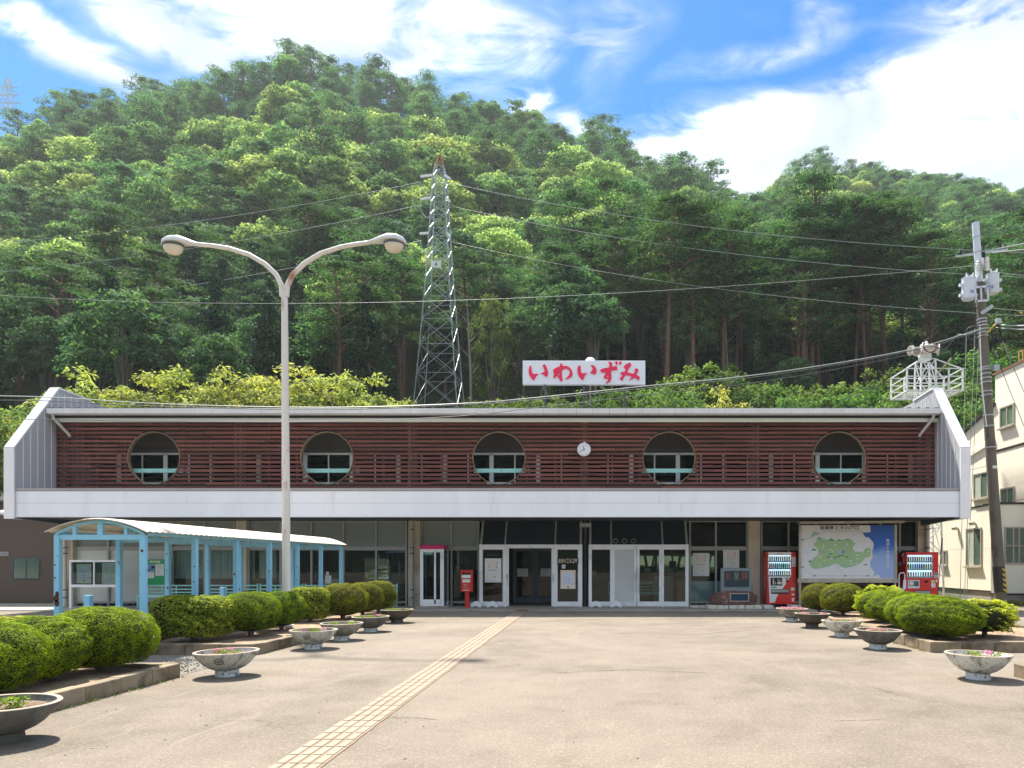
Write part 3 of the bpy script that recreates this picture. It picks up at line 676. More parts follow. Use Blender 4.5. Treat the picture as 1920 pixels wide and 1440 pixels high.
M_brown = mat('brown_wood', (0.19, 0.10, 0.06), 0.6, .2, 3, stretch=(.3, 3, 3))
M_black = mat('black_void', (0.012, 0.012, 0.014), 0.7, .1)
M_glass = glassmat('window_glass', (.74, .82, .82))
M_glassd = glassmat('tinted_glass', (.30, .36, .38))
M_pipe = mat('drainpipe_paint', (0.50, 0.47, 0.43), .5, .08, 2)
XL, XR = -18.69, 11.51
st = empty('station_building', (0, Yf, 0), 'long low railway station with white band, slatted upper storey and round openings', 'station')

def part(mb, name, m, parent=st, **k): return mb.build(name, m, parent, **k)
# --- fascia band, in panels with recessed joints
jt = [XL, -13.2, WX(625, Yf), -3.4, 1.9, 7.0, XR]
for (z0, z1, xs_) in ((3.075, 3.475, [XL, WX(625, Yf), 2.6, XR]), (3.483, 3.86, jt)):
    for a, b in zip(xs_[:-1], xs_[1:]): part(MB().box(a + .003, b - .003, Yf, Yf + .06, z0, z1), 'fascia_panel', M_white, bevel=.004)
part(MB().box(XL, XR, Yf + .012, Yf + .16, 3.07, 3.87), 'fascia_backing', M_cap)
part(MB().box(XL - .01, XR + .01, Yf - .018, Yf + .02, 3.03, 3.073), 'fascia_drip', M_edge)
part(MB().box(XL, XR, Yf - .02, Yf + .30, 3.873, 3.955), 'coping', M_cap, bevel=.01)
# --- soffit and balcony slab
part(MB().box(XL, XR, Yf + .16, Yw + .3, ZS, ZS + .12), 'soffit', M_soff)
part(MB().box(XL, XR, Yf + .3, 26.0, ZS + .5, 3.94), 'balcony_floor', M_cap)
# --- wing walls
def wing(x0, x1, inner, side):
    prof = [(Yf - .05, 2.98), (Yf - .05, 5.24), (24.85, 7.58), (26.4, 7.50), (26.4, 7.46), (27.1, 7.46), (33.2, 7.3), (33.2, 2.98)]
    wg = part(MB().prism(prof, x0, x1, 'x'), 'wing_wall', M_wing)
    # bright cap strip along the front and sloping top
    t = MB(); e = .035
    for (a, b) in zip(prof[:4][:-1], prof[1:4]):
        d = Vector((0, b[0] - a[0], b[1] - a[1])).normalized(); nrm = Vector((0, -d.z, d.y)) if True else None
        xm = (x0 + x1) / 2; p = Vector((xm, a[0], a[1])) + nrm * .015; q = Vector((xm, b[0], b[1])) + nrm * .015
        t.beam(p, q, abs(x1 - x0) + 2 * e, .05, up=(0, nrm.y, nrm.z))
    part(t, 'edge_capping', M_edge, wg)
    for k in range(11):
        y = 23.33 + .3 * k; zt = min(5.24 + (y - Yf + .05) * (2.34 / 1.9), 7.5) - .05
        xi = inner; part(MB().box(xi - .012, xi + .012, y - .008, y + .008, 3.96 if y < 33 else 3, zt), 'standing_seam', M_edge, wg)
    return wg
wing(XL - .25, XL, XL, -1); wing(XR, XR + .25, XR, 1)
for s_, x in ((-1, XL), (1, XR)):   # beam under each end of the soffit
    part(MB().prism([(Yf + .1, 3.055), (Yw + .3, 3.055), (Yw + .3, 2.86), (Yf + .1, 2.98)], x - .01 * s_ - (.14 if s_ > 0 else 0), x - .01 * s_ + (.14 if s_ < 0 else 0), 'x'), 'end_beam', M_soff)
# --- side walls and back of the body
part(MB().box(XL - .2, XL + .05, Yw + .35, 33.2, 0, 2.97), 'side_wall', M_cream); part(MB().box(XR - .3, XR - .02, Yw + .35, 33.2, 0, 2.97), 'side_wall', M_cream)
# upper storey: back wall of the gallery with its window band
Yb = 26.05; zw0, zw1 = 4.46, 5.50
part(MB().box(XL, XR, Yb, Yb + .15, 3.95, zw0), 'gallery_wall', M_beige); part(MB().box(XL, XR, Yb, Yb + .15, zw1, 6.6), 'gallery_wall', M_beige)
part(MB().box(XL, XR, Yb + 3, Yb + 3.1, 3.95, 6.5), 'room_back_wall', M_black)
part(MB().box(XL, XR, Yb - .02, Yb + .02, zw1 - .03, zw1 + .045), 'window_head', M_alu); part(MB().box(XL, XR, Yb - .03, Yb + .02, zw0 - .05, zw0 + .02), 'window_sill', M_alu)
x = WX(1009, Yb) - 87.3 / F * Yb * 9; k = 0; dx = 87.3 / F * Yb
while x < XR:
    if x > XL: part(MB().box(x - .075, x + .075, Yb - .02, Yb + .05, zw0, zw1), 'window_post', M_alu)
    xm = x + dx / 2
    if XL < xm < XR: part(MB().box(xm - .022, xm + .022, Yb - .01, Yb + .05, zw0, zw1), 'mullion', M_alu)
    for a in (x + .075, xm + .022):
        b = a + dx / 2 - .097
        if a > XL and b < XR: part(MB().box(a, b, Yb + .012, Yb + .018, zw0 + .02, zw1 - .03), 'pane', M_glassd)
    x += dx
part(MB().tube([(XL, Yb - .25, 5.62), (XR, Yb - .25, 5.62)], .018, 6), 'conduit', M_soff)
# gallery ceiling, eave beam, gutter, roof
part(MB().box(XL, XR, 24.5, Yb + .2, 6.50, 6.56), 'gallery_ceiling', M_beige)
part(MB().box(XL + .12, XR - .02, 24.50, 24.60, 6.365, 6.50), 'eave_beam', M_beam, bevel=.01)
part(MB().box(XL + .12, XR, 24.45, 24.8, 6.502, 6.60), 'eave_shade_strip', M_black)  # black strip added for the shade in the gap under the gutter
xg0, xg1 = WX(90, 24.3), WX(1762, 24.3); ng_ = 54; wseg = (xg1 - xg0) / ng_
for i in range(ng_):
    a = xg0 + i * wseg
    part(MB().prism([(24.22, 6.60), (24.42, 6.57), (24.45, 6.77), (24.20, 6.765)], a + .004, a + wseg - .004, 'x'), 'gutter_section', M_gut)
part(MB().box(xg0 + .02, xg1 - .02, 24.24, 24.43, 6.61, 6.74), 'gutter_core', M_soff)
part(MB().prism([(24.38, 6.78), (33.4, 7.16), (33.4, 7.06), (24.38, 6.70)], XL, XR, 'x'), 'roof_deck', M_roof)
nr = 98
rb = MB().prism([(24.26, 6.772), (24.26, 6.812), (33.3, 7.225), (33.3, 7.16)], -.05, .05, 'x').build('roof_rib', M_roof); ribme = rb.data; bpy.data.objects.remove(rb)
for i in range(nr):
    o = bpy.data.objects.new('roof_rib', ribme); COL.objects.link(o); o.parent = st; o.location = (XL + .15 + (XR - XL - .3) * i / (nr - 1), -Yf, 0)
for xa, sg in ((WX(97, 24.3), 1), (WX(1752, 24.3), -1)):
    part(MB().tube([(xa, 24.32, 6.62), (xa + .03 * sg, 24.34, 6.45), (xa + .32 * sg, 24.62, 5.98), (xa + .34 * sg, 24.68, 5.9)], .05, 10), 'gutter_pipe', M_pipe, smooth=True)
# --- slatted screen with five round openings
holes = [(WX(px, Yl), WZ(859, Yl), .905) for px in (289, 613, 935.5, 1254.5, 1573)]
zs = np.linspace(4.165, 6.32, 16)
sl_rng = np.random.default_rng(3)
for r_, z in enumerate(zs):
    cuts = [XL + .02]; xx = XL + .02 + sl_rng.uniform(1.2, 3.6)
    while xx < XR - 1: cuts.append(xx); xx += sl_rng.choice([1.94, 2.9, 3.88, 3.88])
    cuts.append(XR - .02); segs = []
    for a, b in zip(cuts[:-1], cuts[1:]):
        pieces = [(a + .003, b - .003)]
        for hx, hz, hr in holes:
            dz = min(abs(z - .05 - hz), abs(z + .05 - hz)) if abs(z - hz) > .05 else 0
            if dz < hr:
                hw = math.sqrt(hr * hr - dz * dz); new = []
                for p, q in pieces:
                    if q < hx - hw or p > hx + hw: new.append((p, q))
                    else:
                        if p < hx - hw: new.append((p, hx - hw))
                        if q > hx + hw: new.append((hx + hw, q))
                pieces = new
        segs += pieces
    for a, b in segs:
        if b - a < .03: continue
        dz = sl_rng.normal() * .004; dy = abs(sl_rng.normal()) * .006; tl = sl_rng.normal() * .004
        m = MB().prism([(a, z - .042 + dz - tl), (b, z - .042 + dz + tl), (b, z + .042 + dz + tl), (a, z + .042 + dz - tl)], Yl - .012 - dy, Yl + .018 - dy, 'y')
        part(m, 'slat', M_wood)
bx = [WX(p, Yl + .06) for p in (108, 130, 184, 236, 346, 399, 445, 455, 505, 558, 664, 719, 773, 780, 828, 881, 988, 1041, 1091, 1101, 1148, 1200, 1307, 1360, 1410, 1417, 1466, 1520, 1626, 1679, 1733, 1749)]
for x in bx:
    wd = .035
    part(MB().box(x - wd, x + wd, Yl + .022, Yl + .10, 4.10, 6.37), 'batten', M_batten)
for p0, p1 in ((439, 463), (762, 786), (1085, 1107), (1405, 1424), (1728, 1744)):   # posts behind the screen
    part(MB().box(WX((p0 + p1) / 2, 25.0) - .13, WX((p0 + p1) / 2, 25.0) + .13, 24.86, 25.10, 3.95, 6.50), 'gallery_post', M_cap)
for hx, hz, hr in holes:
    mr = MB(); n = 48; vs = []
    for (rr, yy_) in ((hr + .004, Yl - .035), (hr - .018, Yl - .035), (hr - .018, Yl + .12), (hr + .004, Yl + .12)):
        vs += [(hx + rr * math.cos(2*math.pi*j/n), yy_, hz + rr * math.sin(2*math.pi*j/n)) for j in range(n)]
    fs = [(i*n+j, i*n+(j+1)%n, ((i+1)%4)*n+(j+1)%n, ((i+1)%4)*n+j) for i in range(4) for j in range(n)]
    mr.add(vs, fs); part(mr, 'opening_ring', M_ring)
    part(MB().box(hx - .92, hx + 1.02, 25.02, 25.06, 4.70, 4.845), 'guard_rail', M_mint, bevel=.01)
# --- ground floor columns and pipes
Zt = 3.055
for p0, p1 in ((127, 138), (443, 463), (766, 788), (1403, 1425), (1720, 1735)):
    part(MB().box(WX(p0, 25.55), WX(p1, 25.55), 25.50, 26.0, .035, Zt), 'column', M_cream, bevel=.012)
for p, rr in ((122, .065), (772.5, .055), (1739, .075)):
    x = WX(p, 25.4); o = part(MB().tube([(x, 25.40, .04), (x, 25.40, Zt)], rr, 12), 'drainpipe', M_pipe, smooth=True)
    cl_ = MB()
    for z in (.35, .62, 1.9, 2.1, 2.75): cl_.lathe([(rr + .012, z - .02), (rr + .012, z + .02)], (x, 25.4, 0), 12)
    part(cl_, 'pipe_clip', M_soff, o)
# --- glazing bays
z_tr0, z_tr1, z_b0, z_b1 = WZ(1032, Yw), WZ(1024.5, Yw), WZ(1131, Yw), WZ(1127, Yw)
z_top = Zt
def bay(edges, lower, upper, frame=M_alug, solid=None, label=None):
    w_ = empty('window', None, parent=st)
    if label: w_['label'] = label
    x0, x1 = WX(edges[0], Yw), WX(edges[-1], Yw)
    part(MB().box(x0, x1, Yw - .05, Yw + .05, z_tr0, z_tr1), 'transom', frame, w_, bevel=.004)
    part(MB().box(x0, x1, Yw - .05, Yw + .05, z_b0, z_b1), 'bottom_rail', frame, w_)
    part(MB().box(x0, x1, Yw - .045, Yw + .05, z_top - .03, z_top - .001), 'head_rail', frame, w_)
    for e in edges:
        x = WX(e, Yw); x = min(max(x, x0 + .03), x1 - .03)
        part(MB().box(x - .03, x + .03, Yw - .07, Yw + .07, .036, z_top - .002), 'mullion', frame, w_)
    for i, (a, b) in enumerate(zip(edges[:-1], edges[1:])):
        a = WX(a, Yw) + .031; b = WX(b, Yw) - .031
        ml, mu = lower[i % len(lower)], upper[i % len(upper)]
        if ml is not None: part(MB().box(a, b, Yw + .004, Yw + .010, z_b1, z_tr0), 'pane', ml, w_)
        if mu is not None: part(MB().box(a, b, Yw + .004, Yw + .010, z_tr1, z_top - .031), 'pane', mu, w_)
        v_ = MB(); v_.box(a, b, Yw + .05, Yw + .06, .036, z_b0); part(v_, 'vent_panel', M_black, w_)
        for q in range(3):
            xq = a + (b - a) * (.25 + .25 * q); part(MB().box(xq - .06, xq + .06, Yw + .03, Yw + .05, .05, z_b0 - .02), 'vent_block', M_soff, w_)
    return w_
bay([140, 205, 265, 324, 385, 442], [M_film, M_film, M_film, M_glass, M_glass], [M_blind])
bay([466, 527, 585, 645, 706, 764], [M_glass], [M_blind])
bay([790, 847, 899], [M_glass], [M_blind])
bay([1292, 1342, 1402], [M_glass], [M_glassd])
bay([1426, 1478, 1530, 1590, 1650, 1686, 1719], [M_glassd], [M_glassd])
# --- interior seen through the glass
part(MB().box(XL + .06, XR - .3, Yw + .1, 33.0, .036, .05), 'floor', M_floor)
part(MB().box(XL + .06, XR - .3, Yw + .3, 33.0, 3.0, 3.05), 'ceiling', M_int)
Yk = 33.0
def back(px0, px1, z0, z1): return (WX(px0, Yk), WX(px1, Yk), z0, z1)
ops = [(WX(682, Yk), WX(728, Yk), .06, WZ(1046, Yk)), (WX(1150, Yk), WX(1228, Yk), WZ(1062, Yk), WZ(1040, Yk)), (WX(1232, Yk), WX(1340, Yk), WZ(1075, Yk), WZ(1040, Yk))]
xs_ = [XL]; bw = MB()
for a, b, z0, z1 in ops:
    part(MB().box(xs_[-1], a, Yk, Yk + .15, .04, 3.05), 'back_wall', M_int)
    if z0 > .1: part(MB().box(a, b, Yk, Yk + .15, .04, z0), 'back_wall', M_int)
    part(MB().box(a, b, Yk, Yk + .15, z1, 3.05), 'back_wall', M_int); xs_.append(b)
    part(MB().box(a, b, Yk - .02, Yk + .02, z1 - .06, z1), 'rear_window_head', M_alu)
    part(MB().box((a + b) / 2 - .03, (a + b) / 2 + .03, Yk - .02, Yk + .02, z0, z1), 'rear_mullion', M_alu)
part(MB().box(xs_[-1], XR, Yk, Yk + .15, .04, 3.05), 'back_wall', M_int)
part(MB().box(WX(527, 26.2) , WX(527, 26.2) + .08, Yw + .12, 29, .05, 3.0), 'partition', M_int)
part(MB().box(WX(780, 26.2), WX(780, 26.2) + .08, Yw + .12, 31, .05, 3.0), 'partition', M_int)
def curtain(p0, p1, z0, z1, Y=Yw + .28, par=st, n=40):
    x0, x1 = WX(p0, Y), WX(p1, Y); m = MB(); vs = []; 
    for j in range(n + 1):
        x = x0 + (x1 - x0) * j / n; yy_ = Y + .035 * math.sin(j * 1.25) + .02 * math.sin(j * .61)
        vs += [(x, yy_, z0), (x, yy_, z1)]
    m.add(vs, [(2*j, 2*j+2, 2*j+3, 2*j+1) for j in range(n)]); return part(m, 'curtain', M_curt, par, smooth=True)
curtain(326, 384, WZ(1088, Yw), 2.4); curtain(388, 441, WZ(1088, Yw), 2.4); curtain(468, 478, WZ(1088, Yw), 2.4, n=10); curtain(486, 524, WZ(1088, Yw), 2.4, n=26)
for a, b in ((322, 441), (467, 524)): part(MB().box(WX(a, Yw), WX(b, Yw), Yw + .12, Yw + .6, .3, WZ(1085, Yw)), 'counter', M_brown)
part(MB().box(WX(1294, Yw), WX(1340, Yw), Yw + .05, Yw + .5, .16, WZ(1090, Yw)), 'low_panel', mat('pale_blue_panel', (.48, .58, .61), .4, .06)); part(MB().box(WX(1344, Yw), WX(1400, Yw), Yw + .05, Yw + .5, .16, WZ(1090, Yw)), 'low_panel', MATS['pale_blue_panel'])
# counter, shelves and hung things deeper in the hall
def thing_box(name, p0, p1, y0, y1, z0, z1, m, label, cat, bev=.01): return tag(MB().box(WX(p0, y0), WX(p1, y0), y0, y1, z0, z1).build(name, m, bevel=bev, origin=(WX(p0, y0), y0, z0)), label, cat)
M_card = mat('cardboard', (.36, .24, .14), .8, .1); M_paper = mat('paper', (.74, .75, .70), .7, .03)
thing_box('ticket_counter', 1226, 1262, 27.6, 28.2, .05, 1.05, M_pipe, 'pale counter standing in the hall behind the right-hand glass panel', 'counter')
thing_box('cardboard_box', 1270, 1284, 26.8, 27.2, .05, .95, M_card, 'tall brown carton standing behind the right entrance glass', 'box')
thing_box('sofa', 596, 634, 27.6, 28.3, .05, .95, M_curt, 'pale covered seat behind the dark glass beside the lamp pole', 'seat')
# --- entrance vestibules
zh0, zh1 = WZ(1028, Yv), WZ(1021, Yv); zr = WZ(1128, Yv)
def vestibule(edges, name):
    v = empty(name, None, parent=st); x0, x1 = WX(edges[0], Yv), WX(edges[-1], Yv)
    part(MB().box(x0, x1, Yv - .04, Yv + .06, zh0, zh1), 'door_head', M_alu, v, bevel=.005)
    for i, e in enumerate(edges):
        x = min(max(WX(e, Yv), x0 + .04), x1 - .04); wd = .055 if i in (0, len(edges) - 1) else .035
        part(MB().box(x - wd, x + wd, Yv - .07, Yv + .08, .036, zh1 + .004), 'door_post', M_alu, v, bevel=.004)
        part(MB().beam((x, Yv, zh1), (x, Yw - .12, Zt), wd * 1.3, .08), 'sloping_rafter', M_alug, v)
    for i, (a, b) in enumerate(zip(edges[:-1], edges[1:])):
        a = WX(a, Yv) + .02; b = WX(b, Yv) - .02
        part(MB().add([(a, Yv + .02, zh1), (b, Yv + .02, zh1), (b, Yw - .10, Zt), (a, Yw - .10, Zt)], [(0, 1, 2, 3)]), 'sloping_panel', M_dark, v)
    for x in (x0, x1):  # glazed cheeks
        part(MB().box(x - .005 if x == x1 else x, x if x == x1 else x + .005, Yv + .08, Yw - .07, .3, zh0), 'side_pane', M_glass, v)
        part(MB().box(x - .02 if x == x1 else x, x if x == x1 else x + .02, Yv + .08, Yw - .07, .036, .3), 'side_panel', M_alu, v)
    return v
def panel(v, p0, p1, glass=M_glass, Y=Yv, top=None, fr=.045, botz=None, name='glazed_panel', m=M_alu):
    x0, x1 = WX(p0, Y), WX(p1, Y); top = top or zh0; bz = botz or zr
    q = part(MB().box(x0, x1, Y - .02, Y + .03, .05, bz).box(x0, x0 + fr, Y - .02, Y + .03, bz, top).box(x1 - fr, x1, Y - .02, Y + .03, bz, top).box(x0 + fr, x1 - fr, Y - .02, Y + .03, top - .045, top), name, m, v)
    return q
def pane_in(v, p0, p1, z0, z1, Y=Yv, m=M_glass, fr=.045): return part(MB().box(WX(p0, Y) + fr, WX(p1, Y) - fr, Y + .002, Y + .008, z0, z1), 'pane', m, v)
v1 = vestibule([900, 947, 1041, 1091], 'left_vestibule')
panel(v1, 903, 945); pane_in(v1, 903, 945, zr, zh0 - .045)
panel(v1, 1043, 1086); pane_in(v1, 1043, 1086, zr, zh0 - .045)
for a, b in ((948, 954), (1034, 1040)):   # open sliding leaves
    part(MB().box(WX(a, Yv), WX(b, Yv), Yv + .0, Yv + .05, .05, zh0 - .003), 'sliding_door', M_alu, v1, bevel=.004)
    part(MB().box(WX((a + b) / 2, Yv) - .01, WX((a + b) / 2, Yv) + .01, Yv - .008, Yv, .95, 1.15), 'door_pull', M_black, v1)
M_blued = mat('blue_grey_door', (.075, .115, .15), .45, .08)
Yi = 27.3
for a, b in ((962, 1002.5), (1003.5, 1036)):
    zt_ = 2.12
    part(MB().box(WX(a, Yi), WX(a + 6, Yi), Yi, Yi + .05, .05, zt_).box(WX(b - 5, Yi), WX(b, Yi), Yi, Yi + .05, .05, zt_).box(WX(a + 6, Yi), WX(b - 5, Yi), Yi, Yi + .05, .05, .26).box(WX(a + 6, Yi), WX(b - 5, Yi), Yi, Yi + .05, zt_ - .12, zt_), 'inner_door', M_blued, v1)
    part(MB().box(WX(a + 6, Yi), WX(b - 5, Yi), Yi + .02, Yi + .026, .26, zt_ - .12), 'pane', M_glassd, v1)
part(MB().box(WX(956, Yi), WX(1042, Yi), Yi, Yi + .1, 2.12, 3.0), 'inner_lintel', M_dark, v1)
v2 = vestibule([1104.5, 1146, 1242.5, 1290], 'right_vestibule')
panel(v2, 1107, 1145, fr=.02); pane_in(v2, 1107, 1145, zr, zh0 - .045, fr=.02)
panel(v2, 1243.5, 1287, fr=.02); pane_in(v2, 1243.5, 1287, zr, zh0 - .045, fr=.02)
M_frost = mat('frosted_panel', (.52, .57, .57), .35, .08, 1.2)
for a, b, gm_ in ((1148, 1193.5, M_frost), (1194.5, 1240.5, M_glass)):
    d = panel(v2, a, b, fr=.085, botz=.22 if gm_ is M_frost else .22, name='swing_door', Y=Yv - .005); part(MB().box(WX(a, Yv) + .085, WX(b, Yv) - .085, Yv + .002, Yv + .01, .22, zh0 - .045), 'pane', gm_, v2)
    x = WX(1191.2 if gm_ is M_frost else 1198, Yv)
    hh = MB().tube([(x, Yv - .09, .50), (x, Yv - .09, 1.24)], .012, 8)
    for z in (.66, 1.07): hh.tube([(x, Yv - .09, z), (x + (.03 if x < WX(1194, Yv) else -.03), Yv - .02, z)], .012, 6)
    part(hh, 'door_handle', mat('steel', (.55, .56, .57), .3, .05, metal=.9), v2, smooth=True)
for p in (1154, 1171, 1188):
    x = WX(p, Yv); z = WZ(1014, Yv); rr = .085
    part(MB().lathe([(rr, 0), (rr, .08), (rr - .015, .08), (rr - .015, .01)], (x, Yv - .01, z), 20, axis='y', ring=True), 'round_vent', M_alug, v2, smooth=True)
    part(MB().lathe([(rr - .016, .0), (rr - .016, .01)], (x, Yv + .045, z), 20, axis='y'), 'vent_core', M_black, v2)
part(MB().box(WX(1092.5, 25.5), WX(1103, 25.5), 25.5, 25.55, .036, Zt), 'dark_slot', M_black); x = WX(1097.7, 25.4)
part(MB().tube([(x, 25.42, .04), (x, 25.42, Zt)], .05, 10), 'drainpipe', M_soff, smooth=True)
part(MB().box(WX(1087, 25.1), WX(1108, 25.1), 24.9, 25.5, 2.82, 2.94), 'pipe_bracket', M_alug)
# --- notices, posters and small signs on the glass
M_pink = mat('print_pink', (.85, .33, .40), .6, .05); M_ink = mat('print_ink', (.10, .11, .12), .6, .05); M_cr = mat('print_cream', (.80, .68, .50), .6, .04)
M_lil = mat('print_lilac', (.66, .70, .84), .6, .04); M_gr = mat('print_green', (.13, .42, .24), .6, .05); M_redp = mat('print_red', (.62, .05, .05), .6, .05); M_grey = mat('print_grey', (.42, .44, .42), .6, .1)
M_skyp = mat('print_blue', (.22, .34, .60), .6, .2, 8)
def poster(p0, p1, y0, y1, Y, kind, label):
    x0, x1, z1, z0 = WX(p0, Y), WX(p1, Y), WZ(y0, Y), WZ(y1, Y); W = x1 - x0; H = z1 - z0
    mats = [M_paper, M_pink, M_ink, M_cr, M_lil, M_gr, M_grey, M_redp, M_skyp]; m = MB(); m.box(x0, x1, Y - .003, Y, z0, z1)
    def rc(i, a, b, c, d, e=.0012): m.mi = i; m.box(x0 + a * W, x0 + b * W, Y - .003 - e, Y - .003, z0 + c * H, z0 + d * H)
    g = random.Random(int(p0))
    if kind == 'festival':
        m.mi = 1; write(m, 'いわいずみ', x0 + .22 * W, x0 + .72 * W, z0 + .83 * H, z0 + .89 * H, Y - .005); write(m, 'まつり', x0 + .22 * W, x0 + .80 * W, z0 + .68 * H, z0 + .81 * H, Y - .005, .02)
        rc(5, .10, .15, .91, .95); rc(5, .72, .78, .80, .86); rc(5, .24, .31, .61, .65); rc(5, .68, .76, .62, .67); rc(3, .3, .7, .60, .66); rc(3, .82, .88, .50, .56); rc(3, .10, .14, .50, .58)
        for i in range(9): rc(2, .22 + .06 * i, .265 + .06 * i, .505, .53)
        for i in range(7): rc(6, .08, .45 + .4 * g.random(), .44 - .06 * i, .447 - .06 * i)
        rc(6, .55, .68, .22, .27); rc(3, .74, .92, .22, .28); rc(4, .05, .95, .03, .09)
    elif kind == 'arch':
        rc(3, .0, 1, .0, 1, .0008); m.mi = 4; n = 20
        m.add([(x0 + W * (.5 + .40 * math.cos(math.pi * i / n)), Y - .0048, z0 + H * (.62 + .30 * math.sin(math.pi * i / n))) for i in range(n + 1)] + [(x0 + .1 * W, Y - .0048, z0 + .22 * H), (x0 + .9 * W, Y - .0048, z0 + .22 * H)], [tuple(list(range(n + 1)) + [n + 1, n + 2])])
        for i, t in enumerate(('', '', '', '')):
            for k in range(5): rc(2, .2 + .1 * k, .2 + .1 * k + .03 + .05 * g.random(), .60 - .10 * i, .62 - .10 * i, .0026)
        rc(0, .02, .98, .02, .17, .002); rc(7, .45, .57, .06, .14, .003); rc(2, .86, .92, .24, .30, .003)
    elif kind == 'photo':
        rc(8, 0, 1, .42, 1); rc(2, 0, .25, .68, .88); rc(2, .72, 1, .70, .86); rc(4, .1, .9, .60, .66); rc(6, .25, .4, .44, .56)
    else:
        for i in range(7):
            rc(2 if i < 2 else 6, .14, .5 + .38 * g.random(), .84 - .12 * i, .87 - .12 * i)
    return tag(m.build('poster', mats, origin=(x0, Y, z0)), label, 'poster')
poster(909, 940, 1047, 1092, Yv - .021, 'festival', 'white festival poster with pink lettering in the left entrance panel')
poster(1299, 1330, 1037, 1080, Yw - .073, 'festival', 'festival poster hung in the pane right of the white doors')
poster(1356, 1386, 1031, 1066, Yw - .073, 'festival', 'festival poster directly above the dark station name stone')
poster(1051, 1079, 1069, 1104, Yv - .021, 'arch', 'cream poster with a pale arch under the black office sign')
poster(970, 990, 1066, 1081, Yi - .002, 'note', 'grey notice sheet on the left inner entrance door')
poster(1014, 1033, 1066, 1081, Yi - .002, 'note', 'grey notice sheet on the right inner entrance door')
poster(611.5, 616.5, 1072, 1078, Yw - .01, 'note', 'small upper notice on the dark pane right of the lamp pole'); poster(610, 621, 1079, 1094, Yw - .01, 'note', 'larger white notice on the dark pane right of the lamp pole')
poster(1053.5, 1060, 1058.5, 1066, Yv - .021, 'blank', 'small blank white card under the black office sign')
m = MB(); x0, x1, z0, z1 = WX(1045, Yv), WX(1084.5, Yv), WZ(1057, Yv), WZ(1046, Yv); m.box(x0, x1, Yv - .03, Yv - .021, z0, z1); m.mi = 1
for i, ch in enumerate('岩泉商工会２階'):
    a = x0 + .03 + i * (x1 - x0 - .06) / 7; m.mi = 2 if i == 2 else 1; write(m, ch, a + .008, a + (x1 - x0 - .06) / 7 - .008, z0 + .03, z1 - .03, Yv - .033, .012)
tag(m.build('office_sign', [M_black, mat('sign_ivory', (.72, .70, .60), .6, .05), mat('sign_gold', (.62, .42, .10), .5, .05)], origin=(x0, Yv, z0)), 'narrow black sign with pale lettering across the right entrance pane', 'sign')
# --- clock on the screen
ck = empty('wall_clock', (WX(1095, 24.6), 24.6, WZ(843, 24.6)), 'round white wall clock with thin hands on the slatted screen', 'clock')
cx_, cy_, cz_ = ck.location; rr = 12.6 / F * 24.6
M_clk = mat('clock_white', (.80, .83, .86), .35, .02); MB().lathe([(rr - .02, -.05), (rr, -.03), (rr, .06)], (cx_, cy_ - .0, cz_), 36, axis='y').build('clock_case', M_clk, ck, smooth=True)
fc = MB(); fc.lathe([(rr - .022, 0), (rr - .022, .004)], (cx_, cy_ - .056, cz_), 36, axis='y'); fc.mi = 1
for h in range(1, 13):
    a = R(90 - 30 * h); X_, Z_ = cx_ + math.cos(a) * rr * .74, cz_ + math.sin(a) * rr * .74; write(fc, str(h), X_ - (.012 if h < 10 else .02), X_ + (.012 if h < 10 else .02), Z_ - .018, Z_ + .018, cy_ - .059, .015)
fc.build('clock_face', [M_clk, mat('clock_print', (.25, .29, .33), .5, .02)], ck)
hd = MB(); M_hand = mat('clock_hand', (.03, .035, .05), .4, .02)
for ang, ln, wd in ((90 - 350, .50, .02), (90 - 240, .74, .012)):
    a = R(ang); d = Vector((math.cos(a), 0, math.sin(a))); p = Vector((cx_, cy_ - .064, cz_)); MB().beam(p - d * rr * .18, p + d * rr * ln, .004, wd, up=d.cross(Vector((0, 1, 0)))).build('clock_hand', M_hand, ck)
MB().box(cx_ - .02, cx_ + .055, cy_ - .03, cy_ + .02, cz_ + rr + .01, cz_ + rr + .035).build('hanger', M_clk, ck)
